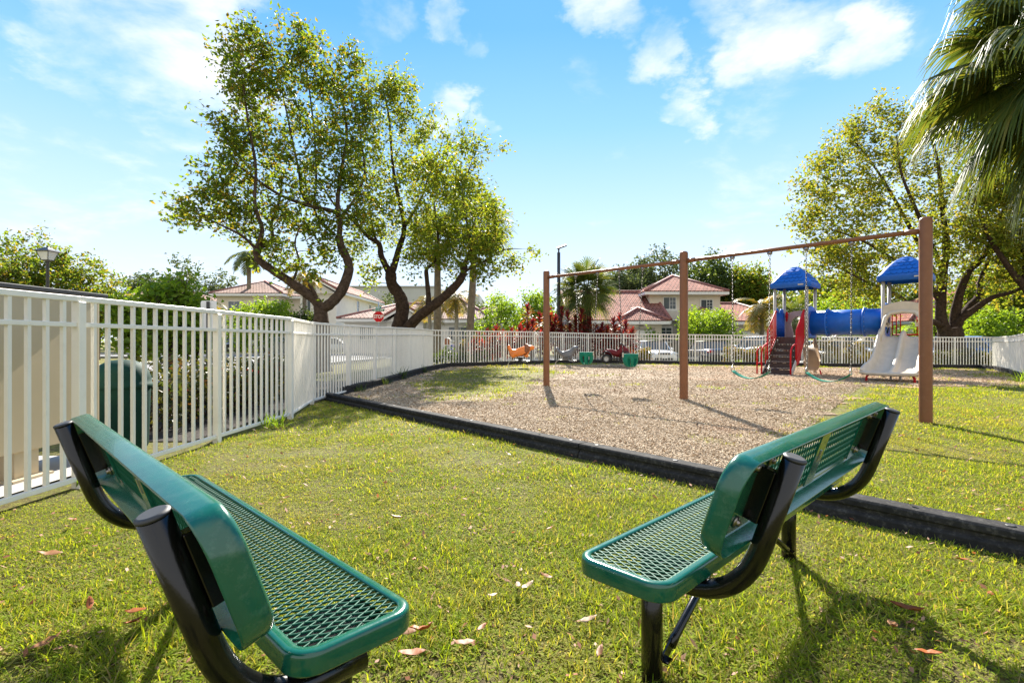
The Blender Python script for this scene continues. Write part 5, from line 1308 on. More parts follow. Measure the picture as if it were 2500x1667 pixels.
b = MB(); q = W(447, 11.2); b.tube([(q[0], q[1], gz(*q) - .1), (q[0] + .12, q[1], gz(*q) + 1.1)], .022, 8); o = b.build('tree_stake', MT['bark'], loc=None); tag(o, 'leaning brown stake beside the young tree', 'stake')

# ================================================================== palms
def fan_frond(acc, o_, d, pet, R, rd, droop=.5, n=34, w=.055, pm=None):
    d = Vector(d).normalized(); s_ = d.cross(Vector((0, 0, 1)))
    s_ = s_.normalized() if s_.length > .05 else Vector((1, 0, 0)); u = s_.cross(d)
    rl = rd.uniform(-.5, .5); s_, u = s_ * math.cos(rl) + u * math.sin(rl), u * math.cos(rl) - s_ * math.sin(rl)
    hub = o_ + d * pet + Vector((0, 0, -.10 * pet * pet)); dd = (d + Vector((0, 0, -.22 * droop))).normalized()
    if pm is not None:
        pm.tube([o_, o_ + d * pet * .5 + Vector((0, 0, -.02 * pet)), hub, hub + dd * R * .25], [.022, .014, .011, .006], 6)
    V, F = acc
    for i in range(n):
        f = (i / (n - 1)) * 2 - 1; a = f * 2.05
        r = dd * math.cos(a) + s_ * math.sin(a); r = (r + u * (.22 * abs(f))).normalized()
        L = R * (1 - .22 * abs(f) ** 2) * rd.uniform(.9, 1.06); side = r.cross(u).normalized()
        fold = u * .35
        st = hub + dd * R * .22 * max(0, 1 - abs(f) * 1.4); b0 = len(V)
        for k, (t, ww, g) in enumerate(((.0, .25, 0), (.35, 1.0, .02), (.62, .85, .10), (.84, .45, .26), (1.0, .05, .44))):
            p = st + r * (L * t) + Vector((0, 0, -droop * g * L * 1.5)) * rd.uniform(.8, 1.2) - r * (droop * g * L * .45); h = side * (w * R * .5 * ww)
            V.append(tuple(p - h + fold * 0)); V.append(tuple(p + u * (w * R * .20 * ww))); V.append(tuple(p + h))
        for k in range(4):
            q = b0 + 3 * k; F += [(q, q + 1, q + 4, q + 3), (q + 1, q + 2, q + 5, q + 4)]

def feather_frond(acc, o_, d, L, rd, droop=.6, n=26, ll=.5, w=.03, pm=None, hang=.5):
    d = Vector(d).normalized(); pts = []; p = Vector(o_); dirv = d.copy(); k = 12
    for i in range(k + 1):
        pts.append(p.copy()); dirv = (dirv + Vector((0, 0, -droop / k * 1.6))).normalized(); p += dirv * (L / k)
    if pm is not None: pm.tube(pts, [.022 * (1 - i / k * .85) for i in range(k + 1)], 5)
    V, F = acc
    for i in range(n):
        t = .12 + .88 * i / n; q = t * k; j = min(k - 1, int(q)); c_ = pts[j].lerp(pts[j + 1], q - j); tg = (pts[j + 1] - pts[j]).normalized()
        sd = tg.cross(Vector((0, 0, 1))); sd = sd.normalized() if sd.length > .05 else Vector((1, 0, 0)); l_ = ll * math.sin(PI * (.12 + .80 * t)) * rd.uniform(.85, 1.15)
        for s_ in (-1, 1):
            r = (sd * s_ + tg * .7 + Vector((0, 0, rd.uniform(.0, .35) - hang * .35))).normalized(); b0 = len(V); h = tg * (w * .5)
            for (f, ww, g) in ((0, .6, 0), (.5, 1, .12), (1, .06, .5)):
                m_ = c_ + r * (l_ * f) + Vector((0, 0, -hang * g * l_)); V += [tuple(m_ - h * ww), tuple(m_ + h * ww)]
            F += [(b0, b0 + 1, b0 + 3, b0 + 2), (b0 + 2, b0 + 3, b0 + 5, b0 + 4)]
def palm(name, label, base, htop, kind, nfr, size, leaf, seed, rtrunk, bark, lean=(0, 0), skirt=0, group=None, elr=(-.7, 1.2), pet=.8, n=30, droop=.5, ll=.5, w=.03, shaft=None):
    rd = random.Random(seed); t = thing(name, label, 'palm', base, group=group); B = Vector(base); top = B + Vector((lean[0], lean[1], htop)); b = MB(); pts = []; rs = []
    for i in range(15):
        f = i / 14; pts.append(B.lerp(top, f) + Vector((math.sin(f * 3) * .05, 0, 0)) * (1 if htop > 2 else .2)); rs.append(rtrunk * (1.25 - .35 * min(1, f * 6) + .12 * math.sin(f * 5)) * (1 if i % 2 else .96))
    b.tube(pts, rs, 12); b.build('trunk', MT[bark], t, base)
    if shaft:
        b = MB(); b.tube([top + Vector((0, 0, -shaft)), top + Vector((0, 0, -shaft * .5)), top + Vector((0, 0, .1))], [rtrunk * 1.0, rtrunk * .9, rtrunk * .45], 12); b.build('crownshaft', MT['leaf_bright'], t, base)
    V, F = [], []; pm = MB()
    for i in range(nfr):
        f = (i + .5) / nfr; el = elr[1] + (elr[0] - elr[1]) * f + rd.uniform(-.12, .12); az = i * 2.39996 + rd.uniform(-.25, .25); d = (math.cos(az) * math.cos(el), math.sin(az) * math.cos(el), math.sin(el))
        if kind == 'fan': fan_frond((V, F), top, d, pet * rd.uniform(.8, 1.15), size * rd.uniform(.85, 1.1), rd, droop, n, pm=pm, w=w if w > .04 else .055)
        else: feather_frond((V, F), top, d, size * rd.uniform(.85, 1.1), rd, droop, n, ll, w, pm)
    if pm.v: pm.build('frond_stems', MT[leaf], t, base)
    raw_mesh('fronds', V, F, MT[leaf], t, base, nside=4)
    if skirt:
        V, F = [], []
        for i in range(skirt):
            az = rd.uniform(0, 6.28); d = (math.cos(az) * .5, math.sin(az) * .5, -1)
            if kind == 'fan': fan_frond((V, F), top + Vector((0, 0, -.1)), d, pet * .7, size * .7, rd, .3, 14)
            else: feather_frond((V, F), top + Vector((0, 0, -.1)), d, size * .6, rd, .3, 14, ll * .6, w)
        raw_mesh('dead_fronds', V, F, MT['dry_frond'], t, base, nside=4)
    return t
# near palm: trunk just outside the picture, crown hanging into its upper right corner
palm('fan_palm', 'large fan palm with drooping fronds hanging into the upper right corner', (8.05, 7.1, 0), 5.25, 'fan', 52, 1.18, 'palm_leaf', 5, .19, 'palm_bark', elr=(-1.15, 1.2), pet=1.0, n=72, droop=.80, w=.042)
z = gz(*W(1068, 25.5))
palm('fan_palm', 'left of two thick palm trunks rising through the leaning tree', (*W(1066, 26.5), gz(*W(1066, 26.5))), 6.3, 'fan', 22, 1.25, 'palm_leaf', 6, .20, 'palm_bark', skirt=5, group='tall palms behind the leaning tree', pet=.9, n=22)
palm('fan_palm', 'right of two thick palm trunks rising through the leaning tree', (*W(1142, 25.8), gz(*W(1142, 25.8))), 6.9, 'fan', 26, 1.30, 'palm_leaf', 7, .19, 'palm_bark', lean=(.35, 0), skirt=3, group='tall palms behind the leaning tree', pet=1.0, n=24)
palm('feather_palm', 'slim grey palm with yellow drooping fronds between the thick palm trunks', (*W(1113, 34), gz(*W(1113, 34))), 4.3, 'feather', 16, 1.9, 'palm_yel', 8, .15, 'palm_grey', skirt=5, elr=(-.6, 1.0), n=24, droop=1.1, ll=.55, w=.06, group='slim palms before the cream house')
palm('feather_palm', 'slim grey palm left of the thick palm trunks, before the cream house', (*W(1047, 35), gz(*W(1047, 35))), 4.0, 'feather', 15, 2.0, 'palm_yel', 9, .15, 'palm_grey', elr=(-.6, 1.0), n=24, droop=1.1, ll=.55, w=.06, group='slim palms before the cream house')
palm('fan_palm', 'shaggy fan palm rising from the red plants beside the dark light pole', (*W(1431, 27.2), gz(*W(1431, 27.2))), 3.95, 'fan', 54, 1.05, 'palm_leaf', 10, .26, 'bark_dark', skirt=2, elr=(-.95, 1.3), pet=.95, n=26, droop=.5)
palm('tall_palm', 'tall slim palm against the sky left of the forked tree', (*W(607, 60), gz(*W(607, 60)) - .1), 11.6, 'feather', 15, 3.0, 'palm_leaf', 11, .28, 'palm_bark', elr=(-.75, .7), n=26, droop=1.0, ll=.9, w=.13, shaft=1.6)
palm('feather_palm', 'palm top seen through the fork of the leaning tree', (*W(742, 47), gz(*W(742, 47)) - .1), 7.2, 'feather', 14, 2.4, 'palm_yel', 12, .2, 'palm_bark', elr=(-.5, .8), n=24, droop=1.0, ll=.7, w=.09)
palm('feather_palm', 'small yellow green palm behind the sign post near the left house', (*W(510, 38), gz(*W(510, 38))), 3.7, 'feather', 12, 1.5, 'palm_yel', 13, .12, 'palm_grey', elr=(-.4, 1.0), n=20, droop=1.3, ll=.45, w=.07)
palm('feather_palm', 'bushy yellow green palm left of the blue roofed tower', (*W(1858, 36), gz(*W(1858, 36))), 3.9, 'feather', 22, 2.1, 'palm_yel', 14, .16, 'palm_bark', elr=(-.9, 1.2), n=26, droop=1.0, ll=.6, w=.07)
palm('fan_palm', 'fan palm behind the left blue roofed tower', (*W(1935, 31), gz(*W(1935, 31))), 2.9, 'fan', 26, .9, 'palm_leaf', 15, .24, 'palm_bark', elr=(-.9, 1.2), pet=.8, n=24, skirt=4)
palm('feather_palm', 'small yellowing palm under the blue tunnel behind the fence', (*W(2085, 26.5), gz(*W(2085, 26.5))), 1.0, 'feather', 14, 1.4, 'palm_yel', 16, .07, 'palm_grey', elr=(-.2, 1.2), n=20, droop=1.2, ll=.4, w=.05, group='small palms behind the fence near the tunnel')
palm('feather_palm', 'small yellowing palm behind the fence left of the double slide', (*W(2020, 27), gz(*W(2020, 27))), 1.1, 'feather', 12, 1.5, 'palm_yel', 17, .07, 'palm_grey', elr=(-.2, 1.2), n=20, droop=1.2, ll=.4, w=.05, group='small palms behind the fence near the tunnel')
palm('feather_palm', 'small bright palm seen through the slide hood', (*W(2200, 27.5), gz(*W(2200, 27.5))), 1.7, 'feather', 14, 1.2, 'leaf_bright', 18, .07, 'palm_grey', elr=(-.2, 1.2), n=22, droop=1.1, ll=.4, w=.05)

# ================================================================== red cordylines
def cordyline(base, heads, seed, label):
    rd = random.Random(seed); t = thing('red_cordyline', label, 'cordyline', base, group='red cordylines behind the fence'); B = Vector(base); V, F = [], []; st = MB()
    for (dx, dy, h) in heads:
        top = B + Vector((dx, dy, h)); st.tube([B + Vector((dx * .15, dy * .15, 0)), B.lerp(top, .5) + Vector((0, 0, 0)), top], [.022, .018, .014], 6)
        tiers = max(1, int(h / .28))
        n = 46
        for i in range(n):
            f = i / n; az = i * 2.4 + rd.uniform(-.2, .2); el = 1.35 - 1.75 * f + rd.uniform(-.15, .15); L = rd.uniform(.36, .56); o_ = top + Vector((0, 0, -f * min(.75, h * .6))); d = Vector((math.cos(az) * math.cos(el), math.sin(az) * math.cos(el), math.sin(el))); s_ = d.cross(Vector((0, 0, 1)))
            s_ = s_.normalized() if s_.length > .05 else Vector((1, 0, 0)); u = s_.cross(d); b0 = len(V); w = rd.uniform(.07, .115)
            for k, (q, ww, g) in enumerate(((0, .3, 0), (.35, .9, .03), (.7, .8, .16), (1, .04, .40))):
                p = o_ + d * L * q + Vector((0, 0, -g * L * .6)); V += [tuple(p - s_ * w * ww * .5 + u * .02 * ww), tuple(p), tuple(p + s_ * w * ww * .5 + u * .02 * ww)]
            for k in range(3): q = b0 + 3 * k; F += [(q, q + 1, q + 4, q + 3), (q + 1, q + 2, q + 5, q + 4)]
    st.build('stem', MT['palm_bark'], t, base); raw_mesh('foliage', V, F, MT['cordy'], t, base, nside=4)
CD = [(1168, 23.2, 1.2), (1190, 23.6, 1.35), (1212, 24.2, 1.5), (1228, 24.9, 1.3), (1250, 25.2, 1.45), (1268, 24.6, 1.5), (1288, 25.8, 2.65), (1300, 24.9, 1.9), (1318, 26.2, 2.3), (1338, 25.6, 2.5), (1356, 25.5, 2.1), (1372, 26.2, 2.6), (1386, 25.6, 2.35), (1405, 26.4, 2.2), (1420, 25.9, 2.5), (1440, 26.0, 2.1), (1452, 26.6, 1.8), (1470, 26.2, 1.8), (1484, 26.6, 1.7), (1498, 26.9, 2.15), (1514, 26.6, 2.35), (1528, 26.3, 1.9)]
rr = random.Random(4)
for i, (px, d, h) in enumerate(CD):
    x, y = W(px, d); hd = [(0, 0, h)] + [(rr.uniform(-.38, .38), rr.uniform(-.3, .3), h * rr.uniform(.5, .92)) for _ in range(3 if h > 1.4 else 2)]
    cordyline((x, y, gz(x, y)), hd, 300 + i, '%s red cordyline counted from the left end of the row behind the fence' % (ORD + ['twenty first', 'twenty second'])[i])

# ================================================================== hedges and weeds
def hedge(label, a, b_, w, h, leaf, n, size, seed, flowers=0, group=None, name='hedge', z=None):
    rg = np.random.default_rng(seed); a = np.array(a, float); b_ = np.array(b_, float); L = np.linalg.norm(b_ - a); u = (b_ - a) / L; nn = np.array([-u[1], u[0]])
    t_ = rg.uniform(0, 1, n); s_ = rg.uniform(-1, 1, n); v = rg.uniform(0, 1, n) ** .85
    # keep most leaves near the outside of the clipped block
    k = (np.abs(s_) > .55) | (v > .72) | (rg.uniform(0, 1, n) < .4); t_, s_, v = t_[k], s_[k], v[k]; m_ = len(t_)
    bump = .10 * np.sin(t_ * L * 3.1 + seed) + .07 * np.sin(t_ * L * 7.3 + 2) + rg.normal(0, .05, m_)
    P2 = a + np.outer(t_ * L, u) + np.outer(s_ * (w / 2 + bump * .6), nn); z0 = gz((a[0] + b_[0]) / 2, (a[1] + b_[1]) / 2) if z is None else z
    C_ = np.column_stack([P2, z0 + .05 + v * (h + bump)])
    base = (float((a[0] + b_[0]) / 2), float((a[1] + b_[1]) / 2), z0); t = thing(name, label, 'hedge', base, group=group)
    V, F = leaves_np(C_, None, rg, size, 0, aspect=.7); raw_mesh('foliage', V, F, MT[leaf], t, base)
    bm_ = MB(); rd = random.Random(seed)
    for i in range(int(L * 9)):
        f = rd.random(); q = a + u * L * f + nn * rd.uniform(-.3, .3) * w; p = Vector((q[0], q[1], z0 - .03))
        for _ in range(3): bm_.tube([p, p + Vector((rd.uniform(-.15, .15), rd.uniform(-.15, .15), h * .5)), p + Vector((rd.uniform(-.3, .3) * w, rd.uniform(-.3, .3) * w, h * rd.uniform(.7, .98)))], [.010, .007, .003], 4, False)
    bm_.build('stems', MT['bark_dark'], t, base)
    if flowers:
        f_ = rg.choice(m_, flowers); C2 = C_[f_]; C2[:, 2] = z0 + h * rg.uniform(.75, 1.12, flowers); C2 = np.repeat(C2, 9, 0) + rg.normal(0, .022, (flowers * 9, 3)); V, F = leaves_np(C2, None, rg, .035, 0, aspect=.9); raw_mesh('flowers', V, F, MT['flower_red'], t, base)
hedge('dark green clipped hedge with red flowers behind the left fence', (-4.35, 6.0), (-4.7, 11.2), .85, .66, 'leaf_hedge', 9000, .075, 81, flowers=16)
hedge('orange tipped hedge left of the white car', (5.6, 28.2), (7.6, 28.2), .9, .85, 'leaf_hedge2', 3600, .10, 82, group='orange tipped hedges before the cars')
hedge('orange tipped hedge right of the dark car', (11.7, 28.0), (14.4, 28.0), .9, .88, 'leaf_hedge2', 4600, .10, 83, group='orange tipped hedges before the cars')
hedge('low clipped hedge behind the fence left of the double slide', (17.6, 27.6), (20.4, 27.5), .8, .55, 'leaf_hedge2', 4000, .10, 84, group='orange tipped hedges before the cars')
hedge('low green hedge behind the right end of the far fence', (22.0, 26.6), (27.0, 26.2), .9, .7, 'leaf_hedge', 6000, .11, 85)
hedge('olive boxed hedge with yellow top beside the blue bin', (-4.3, 38), (-1.2, 38), 1.0, 1.25, 'leaf_hedge2', 4500, .13, 86)
hedge('dark shrubs at the foot of the left thick palm trunk', (-3.4, 21.4), (-1.2, 23.0), .8, .45, 'leaf_dark', 1600, .12, 87, name='shrub')
def weed(px, d, h, seed, label, n=26, leaf='leaf_dark', off=None):
    rd = random.Random(seed); x, y = W(px, d) if off is None else off; z = gz(x, y); t = thing('weed_clump', label, 'weed', (x, y, z), group='weeds along the fences'); V, F = [], []
    for i in range(n):
        az = rd.uniform(0, 6.28); el = rd.uniform(.5, 1.5); L = h * rd.uniform(.5, 1.15); d_ = Vector((math.cos(az) * math.cos(el), math.sin(az) * math.cos(el), math.sin(el))); s_ = d_.cross(Vector((0, 0, 1))); s_ = s_.normalized() if s_.length > .02 else Vector((1, 0, 0)); w = .012 + .02 * h; o_ = Vector((x + rd.uniform(-.12, .12), y + rd.uniform(-.12, .12), z)); b0 = len(V)
        for (q, ww, g) in ((0, .5, 0), (.5, 1, .06), (1, .05, .30)):
            p = o_ + d_ * L * q + Vector((math.cos(az), math.sin(az), -1)) * (g * L * .5); V += [tuple(p - s_ * w * ww * .5), tuple(p + s_ * w * ww * .5)]
        F += [(b0, b0 + 1, b0 + 3, b0 + 2), (b0 + 2, b0 + 3, b0 + 5, b0 + 4)]
    raw_mesh('leaves', V, F, MT[leaf], t, (x, y, z), nside=4)
weed(0, 0, .28, 1, 'grassy weed tuft at the foot of the left fence by the corner post', 40, 'leaf_bright', (-3.02, 6.55))
weed(0, 0, .20, 2, 'small weed tuft at the fence foot beside the tan cabinet', 24, 'leaf_bright', (-3.2, 3.95))
weed(0, 0, .45, 3, 'tall weeds between the fence and border below the stop sign', 40, 'leaf_dark', (-3.0, 13.9))
weed(0, 0, .35, 4, 'dark weeds at the fence corner below the forked tree limb', 40, 'leaf_dark', (-2.85, 16.2))
weed(0, 0, .25, 5, 'low weeds between the fence and border near the lawn corner', 30, 'leaf_dark', (-3.25, 10.9))
weed(0, 0, .30, 6, 'leafy weeds on the border beyond the last left fence post', 30, 'leaf_dark', (-3.1, 12.5))
weed(0, 0, .45, 7, 'grass tuft by the right fence at the picture edge', 40, 'leaf_bright', (14.2, 14.3))
weed(0, 0, .40, 8, 'bright grass tuft behind the fence before the white car', 50, 'leaf_bright', (8.4, 25.3))
weed(0, 0, .35, 9, 'bright grass tuft behind the fence before the dark car', 60, 'leaf_bright', (11.2, 25.2))
# ================================================================== roads
sheet('road', list(np.arange(-17, -8.4, 1.0)) + [-8.5], list(np.arange(-12, 46, 2.0)), MT['asphalt'], .02)
sheet('cross_road', list(np.arange(-90, 91, 4.0)), list(np.arange(34, 42.1, 2.0)), MT['asphalt'], .028)
sheet('parking_bay', list(np.arange(4.5, 30.1, 1.5)), list(np.arange(28.8, 35.1, 1.0)), MT['asphalt'], .024)
for x0, x1, nm in ((-8, 30, 'sidewalk'),):
    sheet(nm, list(np.arange(-7.5, 4.6, 1.5)), [31.6, 32.4, 33.2], MT['concrete'], .05)
sheet('driveway', list(np.arange(8.3, 11.8, 1.1)), [42, 43, 44.2], MT['concrete'], .03)
for (a, b_, nm) in (((-8.4, -12), (-8.4, 33.9), 'kerb'), ((-17.1, -12), (-17.1, 29.5), 'kerb'), ((-90, 42.3), (60, 42.3), 'kerb'), ((-7.5, 33.9), (4.5, 33.9), 'kerb'), ((-90, 33.8), (-19, 33.8), 'kerb')):
    a, b_ = Vector(a), Vector(b_); n = int((b_ - a).length / 2); m_ = MB(); u = (b_ - a).normalized(); r = Vector((-u.y, u.x)) * .08
    rings = [[(p.x + r.x * s_, p.y + r.y * s_, gz(p.x, p.y) + z) for s_, z in ((-1, -.1), (-1, .13), (-.7, .15), (1, .15), (1, -.1))] for p in [a.lerp(b_, k / n) for k in range(n + 1)]]
    m_.loft(rings, True, True, False); tag(m_.build(nm, MT['concrete']), kind='structure')
m_ = MB(); 
for dx in (-.12, .12):
    k = 28; V = []
    for i in range(k + 1):
        y = -10 + i * 1.5; V += [(-12.7 + dx - .05, y, gz(-12.7, y) + .03), (-12.7 + dx + .05, y, gz(-12.7, y) + .03)]
    m_.add(V, [(2 * i, 2 * i + 1, 2 * i + 3, 2 * i + 2) for i in range(k)])
tag(m_.build('road_centre_line', MT['yellow']), kind='structure')
m_ = MB(); m_.add([(-12.4, 32.3, gz(-12.4, 32.3) + .035), (-8.7, 32.3, gz(-8.7, 32.3) + .035), (-8.7, 32.9, gz(-8.7, 32.9) + .035), (-12.4, 32.9, gz(-12.4, 32.9) + .035)], [(0, 1, 2, 3)]); tag(m_.build('road_stop_line', MT['road_white']), kind='structure')
sheet('mulch_bed', [-6.2, -5.6, -5.0, -4.4, -3.8, -3.52], list(np.arange(5.6, 14.1, .5)), MT['soil'], .012)
sheet('concrete_slab', [-7.2, -6, -5, -4.2, -3.52], [-1, .5, 1.5, 2.5, 3.5, 4.4, 4.8], MT['concrete'], .03)

# ================================================================== houses
def puv(b, pts, m=0):
    P_ = [Vector(p) for p in pts]; n = (P_[1] - P_[0]).cross(P_[2] - P_[0]).normalized()
    if n.z < 0: P_ = P_[::-1]; n = -n
    h = Vector((0, 0, 1)).cross(n); h = h.normalized() if h.length > .01 else Vector((1, 0, 0)); s_ = n.cross(h)
    b.quaduv([tuple(p) for p in P_], [(p.dot(h), p.dot(s_)) for p in P_], m)
def hip(roof_parent, x0, x1, y0, y1, ze, zr, mat, ov=.5, gable=None, off=None, axis='x', ridge=True):
    """hipped roof; gable names ends left upright: W E S N"""
    x0 -= ov; x1 += ov; y0 -= ov; y1 += ov; gable = gable or ''
    if axis == 'x':
        h = (y1 - y0) / 2; ym = (y0 + y1) / 2; a = x0 + (0 if 'W' in gable else min(h, (x1 - x0) / 2)); c_ = x1 - (0 if 'E' in gable else min(h, (x1 - x0) / 2)); R0, R1 = (a, ym, zr), (c_, ym, zr)
        fs = [[(x0, y0, ze), (x1, y0, ze), R1, R0], [(x1, y1, ze), (x0, y1, ze), R0, R1]]
        if 'W' not in gable: fs.append([(x0, y1, ze), (x0, y0, ze), R0])
        if 'E' not in gable: fs.append([(x1, y0, ze), (x1, y1, ze), R1])
    else:
        h = (x1 - x0) / 2; xm = (x0 + x1) / 2; a = y0 + (0 if 'S' in gable else min(h, (y1 - y0) / 2)); c_ = y1 - (0 if 'N' in gable else min(h, (y1 - y0) / 2)); R0, R1 = (xm, a, zr), (xm, c_, zr)
        fs = [[(x1, y0, ze), (x1, y1, ze), R1, R0], [(x0, y1, ze), (x0, y0, ze), R0, R1]]
        if 'S' not in gable: fs.append([(x0, y0, ze), (x1, y0, ze), R0])
        if 'N' not in gable: fs.append([(x1, y1, ze), (x0, y1, ze), R1])
    b = MB()
    for f in fs:
        if (Vector(f[-1]) - Vector(f[-2])).length < .01: f = f[:-1]
        puv(b, f)
    rf = b.build('roof', mat, roof_parent, off, solid=.09)
    rf.modifiers['solid'].offset = 1
    b = MB(); e = .14
    for p, q in (((x0, y0, ze), (x1, y0, ze)), ((x1, y0, ze), (x1, y1, ze)), ((x1, y1, ze), (x0, y1, ze)), ((x0, y1, ze), (x0, y0, ze))):
        side = 'S' if p[1] == q[1] == y0 else 'N' if p[1] == q[1] else 'E' if p[0] == x1 else 'W'
        if side in gable:
            ap = R0 if side in 'WS' else R1; b.bar(Vector(p) - Vector((0, 0, .12)), Vector(ap) - Vector((0, 0, .12)), .05, .22); b.bar(Vector(ap) - Vector((0, 0, .12)), Vector(q) - Vector((0, 0, .12)), .05, .22)
        else: b.bar(Vector(p) - Vector((0, 0, .13)), Vector(q) - Vector((0, 0, .13)), .05, .24)
    b.box(((x0 + x1) / 2, (y0 + y1) / 2, ze - .22), (x1 - x0 - .1, y1 - y0 - .1, .02)); b.build('fascia', MT['white_trim'], rf)
    b = MB(); pr = [Vector(R0), Vector(R1)]; up = Vector((0, 0, .09))
    if (pr[1] - pr[0]).length > .1: b.tube([pr[0] + up, pr[1] + up], .13, 7)
    cor = {'W': (((x0, y0, ze), R0), ((x0, y1, ze), R0)), 'E': (((x1, y0, ze), R1), ((x1, y1, ze), R1)), 'S': (((x0, y0, ze), R0), ((x1, y0, ze), R0)), 'N': (((x0, y1, ze), R1), ((x1, y1, ze), R1))}
    for s_ in ('WE' if axis == 'x' else 'SN'):
        for p, q in cor[s_]: b.tube([Vector(p) + up, Vector(q) + up], .12, 7)
    b.build('ridge_tiles', MT['tile_ridge'], rf)
    if off is not None:
        for ch in rf.children: ch.location = (-off[0], -off[1], -off[2])
    return rf, R0, R1
def wall(parent, x0, x1, y0, y1, z0, z1, mat, off, name='wall'):
    b = MB(); b.box(((x0 + x1) / 2, (y0 + y1) / 2, (z0 + z1) / 2), (x1 - x0, y1 - y0, z1 - z0)); return b.build(name, mat, parent, off)
def gwall(parent, pts, mat, off, d=(0, .1, 0)):
    b = MB(); n = len(pts); P_ = [Vector(p) for p in pts]; Q = [p + Vector(d) for p in P_]
    b.add(P_ + Q, [tuple(range(n)), tuple(range(2 * n - 1, n - 1, -1))] + [(i, (i + 1) % n, n + (i + 1) % n, n + i) for i in range(n)]); return b.build('gable_wall', mat, parent, off)
def window(parent, c, w, h, off, axis='y', grid=(2, 1), s_=-1, mull=None):
    """c: centre on the wall face; s_ is the outward side"""
    fr = MB(); t = .05; q = .045
    def bx(b, u, v, du, dv, dep, o_):
        cc = (c[0] + u, c[1] + s_ * o_, c[2] + v) if axis == 'y' else (c[0] + s_ * o_, c[1] + u, c[2] + v); b.box(cc, (du, dep, dv) if axis == 'y' else (dep, du, dv))
    for u in (-1, 1): bx(fr, u * (w / 2 + .03), 0, .07, h + .13, .09, .03)
    for v in (-1, 1): bx(fr, 0, v * (h / 2 + .03), w, .07, .09, .03)
    for i in range(1, grid[0]): bx(fr, -w / 2 + w * i / grid[0], 0, .045, h, .05, .03)
    if mull:
        for i in range(1, mull[1]): bx(fr, w / 4, -h / 2 + h * i / mull[1], w / 2, .025, .03, .03)
        for i in range(1, mull[0]): bx(fr, w / 2 * i / mull[0], 0, .025, h, .03, .03)
    for j in range(1, grid[1]): bx(fr, 0, -h / 2 + h * j / grid[1], w, .035, .045, .03)
    bx(fr, 0, -h / 2 - .10, w + .25, .06, .14, .05)
    f = fr.build('window', MT['white_trim'], parent, off)
    p = MB(); bx(p, 0, 0, w, h, .02, .012); p.build('pane', MT['glass'], f, None if off is None else off)
    return f
def garage(parent, x0, x1, y, z0, z1, off, rows=4):
    b = MB(); n = 6
    for j in range(rows):
        h = (z1 - z0) / rows
        for i in range(n):
            w = (x1 - x0) / n; b.box((x0 + w * (i + .5), y - .03, z0 + h * (j + .5)), (w - .05, .04, h - .06))
    b.box(((x0 + x1) / 2, y - .012, (z0 + z1) / 2), (x1 - x0, .02, z1 - z0)); g = b.build('garage_door', MT['white_trim'], parent, off)
    b = MB(); b.box((x0 - .08, y - .04, (z0 + z1) / 2), (.14, .1, z1 - z0)); b.box((x1 + .08, y - .04, (z0 + z1) / 2), (.14, .1, z1 - z0)); b.box(((x0 + x1) / 2, y - .04, z1 + .08), (x1 - x0 + .32, .1, .16)); b.build('door_surround', MT['stucco_grey'], g, None)
    for ch in g.children: ch.location = (-off[0], -off[1], -off[2])
def text(name, s_, size, mat, parent, loc, rot, sx=1.0, bold=0.0, depth=.002):
    cu = bpy.data.curves.new(name, 'FONT'); cu.body = s_; cu.size = size; cu.align_x = 'CENTER'; cu.align_y = 'CENTER'; cu.offset = bold; cu.extrude = depth
    o = bpy.data.objects.new(name, cu); COL.objects.link(o); bpy.context.view_layer.update()
    me = bpy.data.meshes.new_from_object(o.evaluated_get(bpy.context.evaluated_depsgraph_get())); bpy.data.objects.remove(o); me.materials.clear(); me.materials.append(mat)
    o = bpy.data.objects.new(name, me); COL.objects.link(o); o.parent = parent; o.location = loc; o.rotation_euler = rot; o.scale = (sx, 1, 1); return o

G = -.33
# the red roofed house on the right
o0 = (12, 46, G); h3 = thing('house', 'two storey cream house with red clay tile roofs behind the white car', 'house', o0)
wall(h3, 12.1, 18.3, 45.0, 52, G, 5.25, MT['stucco'], o0)
wall(h3, 12.9, 15.6, 44.95, 45.0, G, 2.95, MT['stucco_grey'], o0, 'entry_wall')
hip(h3, 12.1, 18.3, 45.0, 52, 5.42, 7.25, MT['tile_red'], .55, off=o0)
wall(h3, 5.1, 12.1, 42.3, 53, G, 2.62, MT['stucco'], o0)
rf, R0, R1 = hip(h3, 5.1, 12.5, 42.3, 53, 2.80, 5.65, MT['tile_red'], .5, 'WE', o0)
gwall(h3, [(5.1, 42.3, 2.6), (5.1, 53, 2.6), (5.1, 47.65, 5.25)], MT['stucco_white'], o0, (.1, 0, 0))
wall(h3, 8.7, 11.75, 40.2, 42.3, G, 2.50, MT['stucco'], o0); hip(h3, 8.7, 11.75, 40.2, 44.6, 2.68, 3.75, MT['tile_red'], .5, 'N', o0, 'y')
garage(h3, 9.05, 11.05, 40.2, G, 2.0, o0)
text('house_number', '3014', .22, MT['black_plastic'], h3, (10.1 - 12, 40.17 - 46, 2.32 - G), (PI / 2, 0, 0))
window(h3, (13.85, 45, 4.45), 1.05, 1.0, o0, mull=(2, 3)); window(h3, (17.1, 45, 4.35), 1.0, .8, o0, mull=(2, 3)); window(h3, (13.5, 44.95, 1.7), 1.0, 1.2, o0, grid=(2, 4))
window(h3, (7.2, 42.3, 1.9), 1.0, .9, o0, grid=(2, 2))
b = MB()
for i in range(17): b.box((13.15 + i * .088, 44.62, 3.35), (.03, .03, .72))
b.box((13.86, 44.62, 3.74), (1.55, .05, .06)); b.box((13.86, 44.62, 2.98), (1.55, .05, .06)); b.box((13.86, 44.8, 2.95), (1.5, .4, .05)); b.build('balcony_rail', MT['white_trim'], h3, o0)
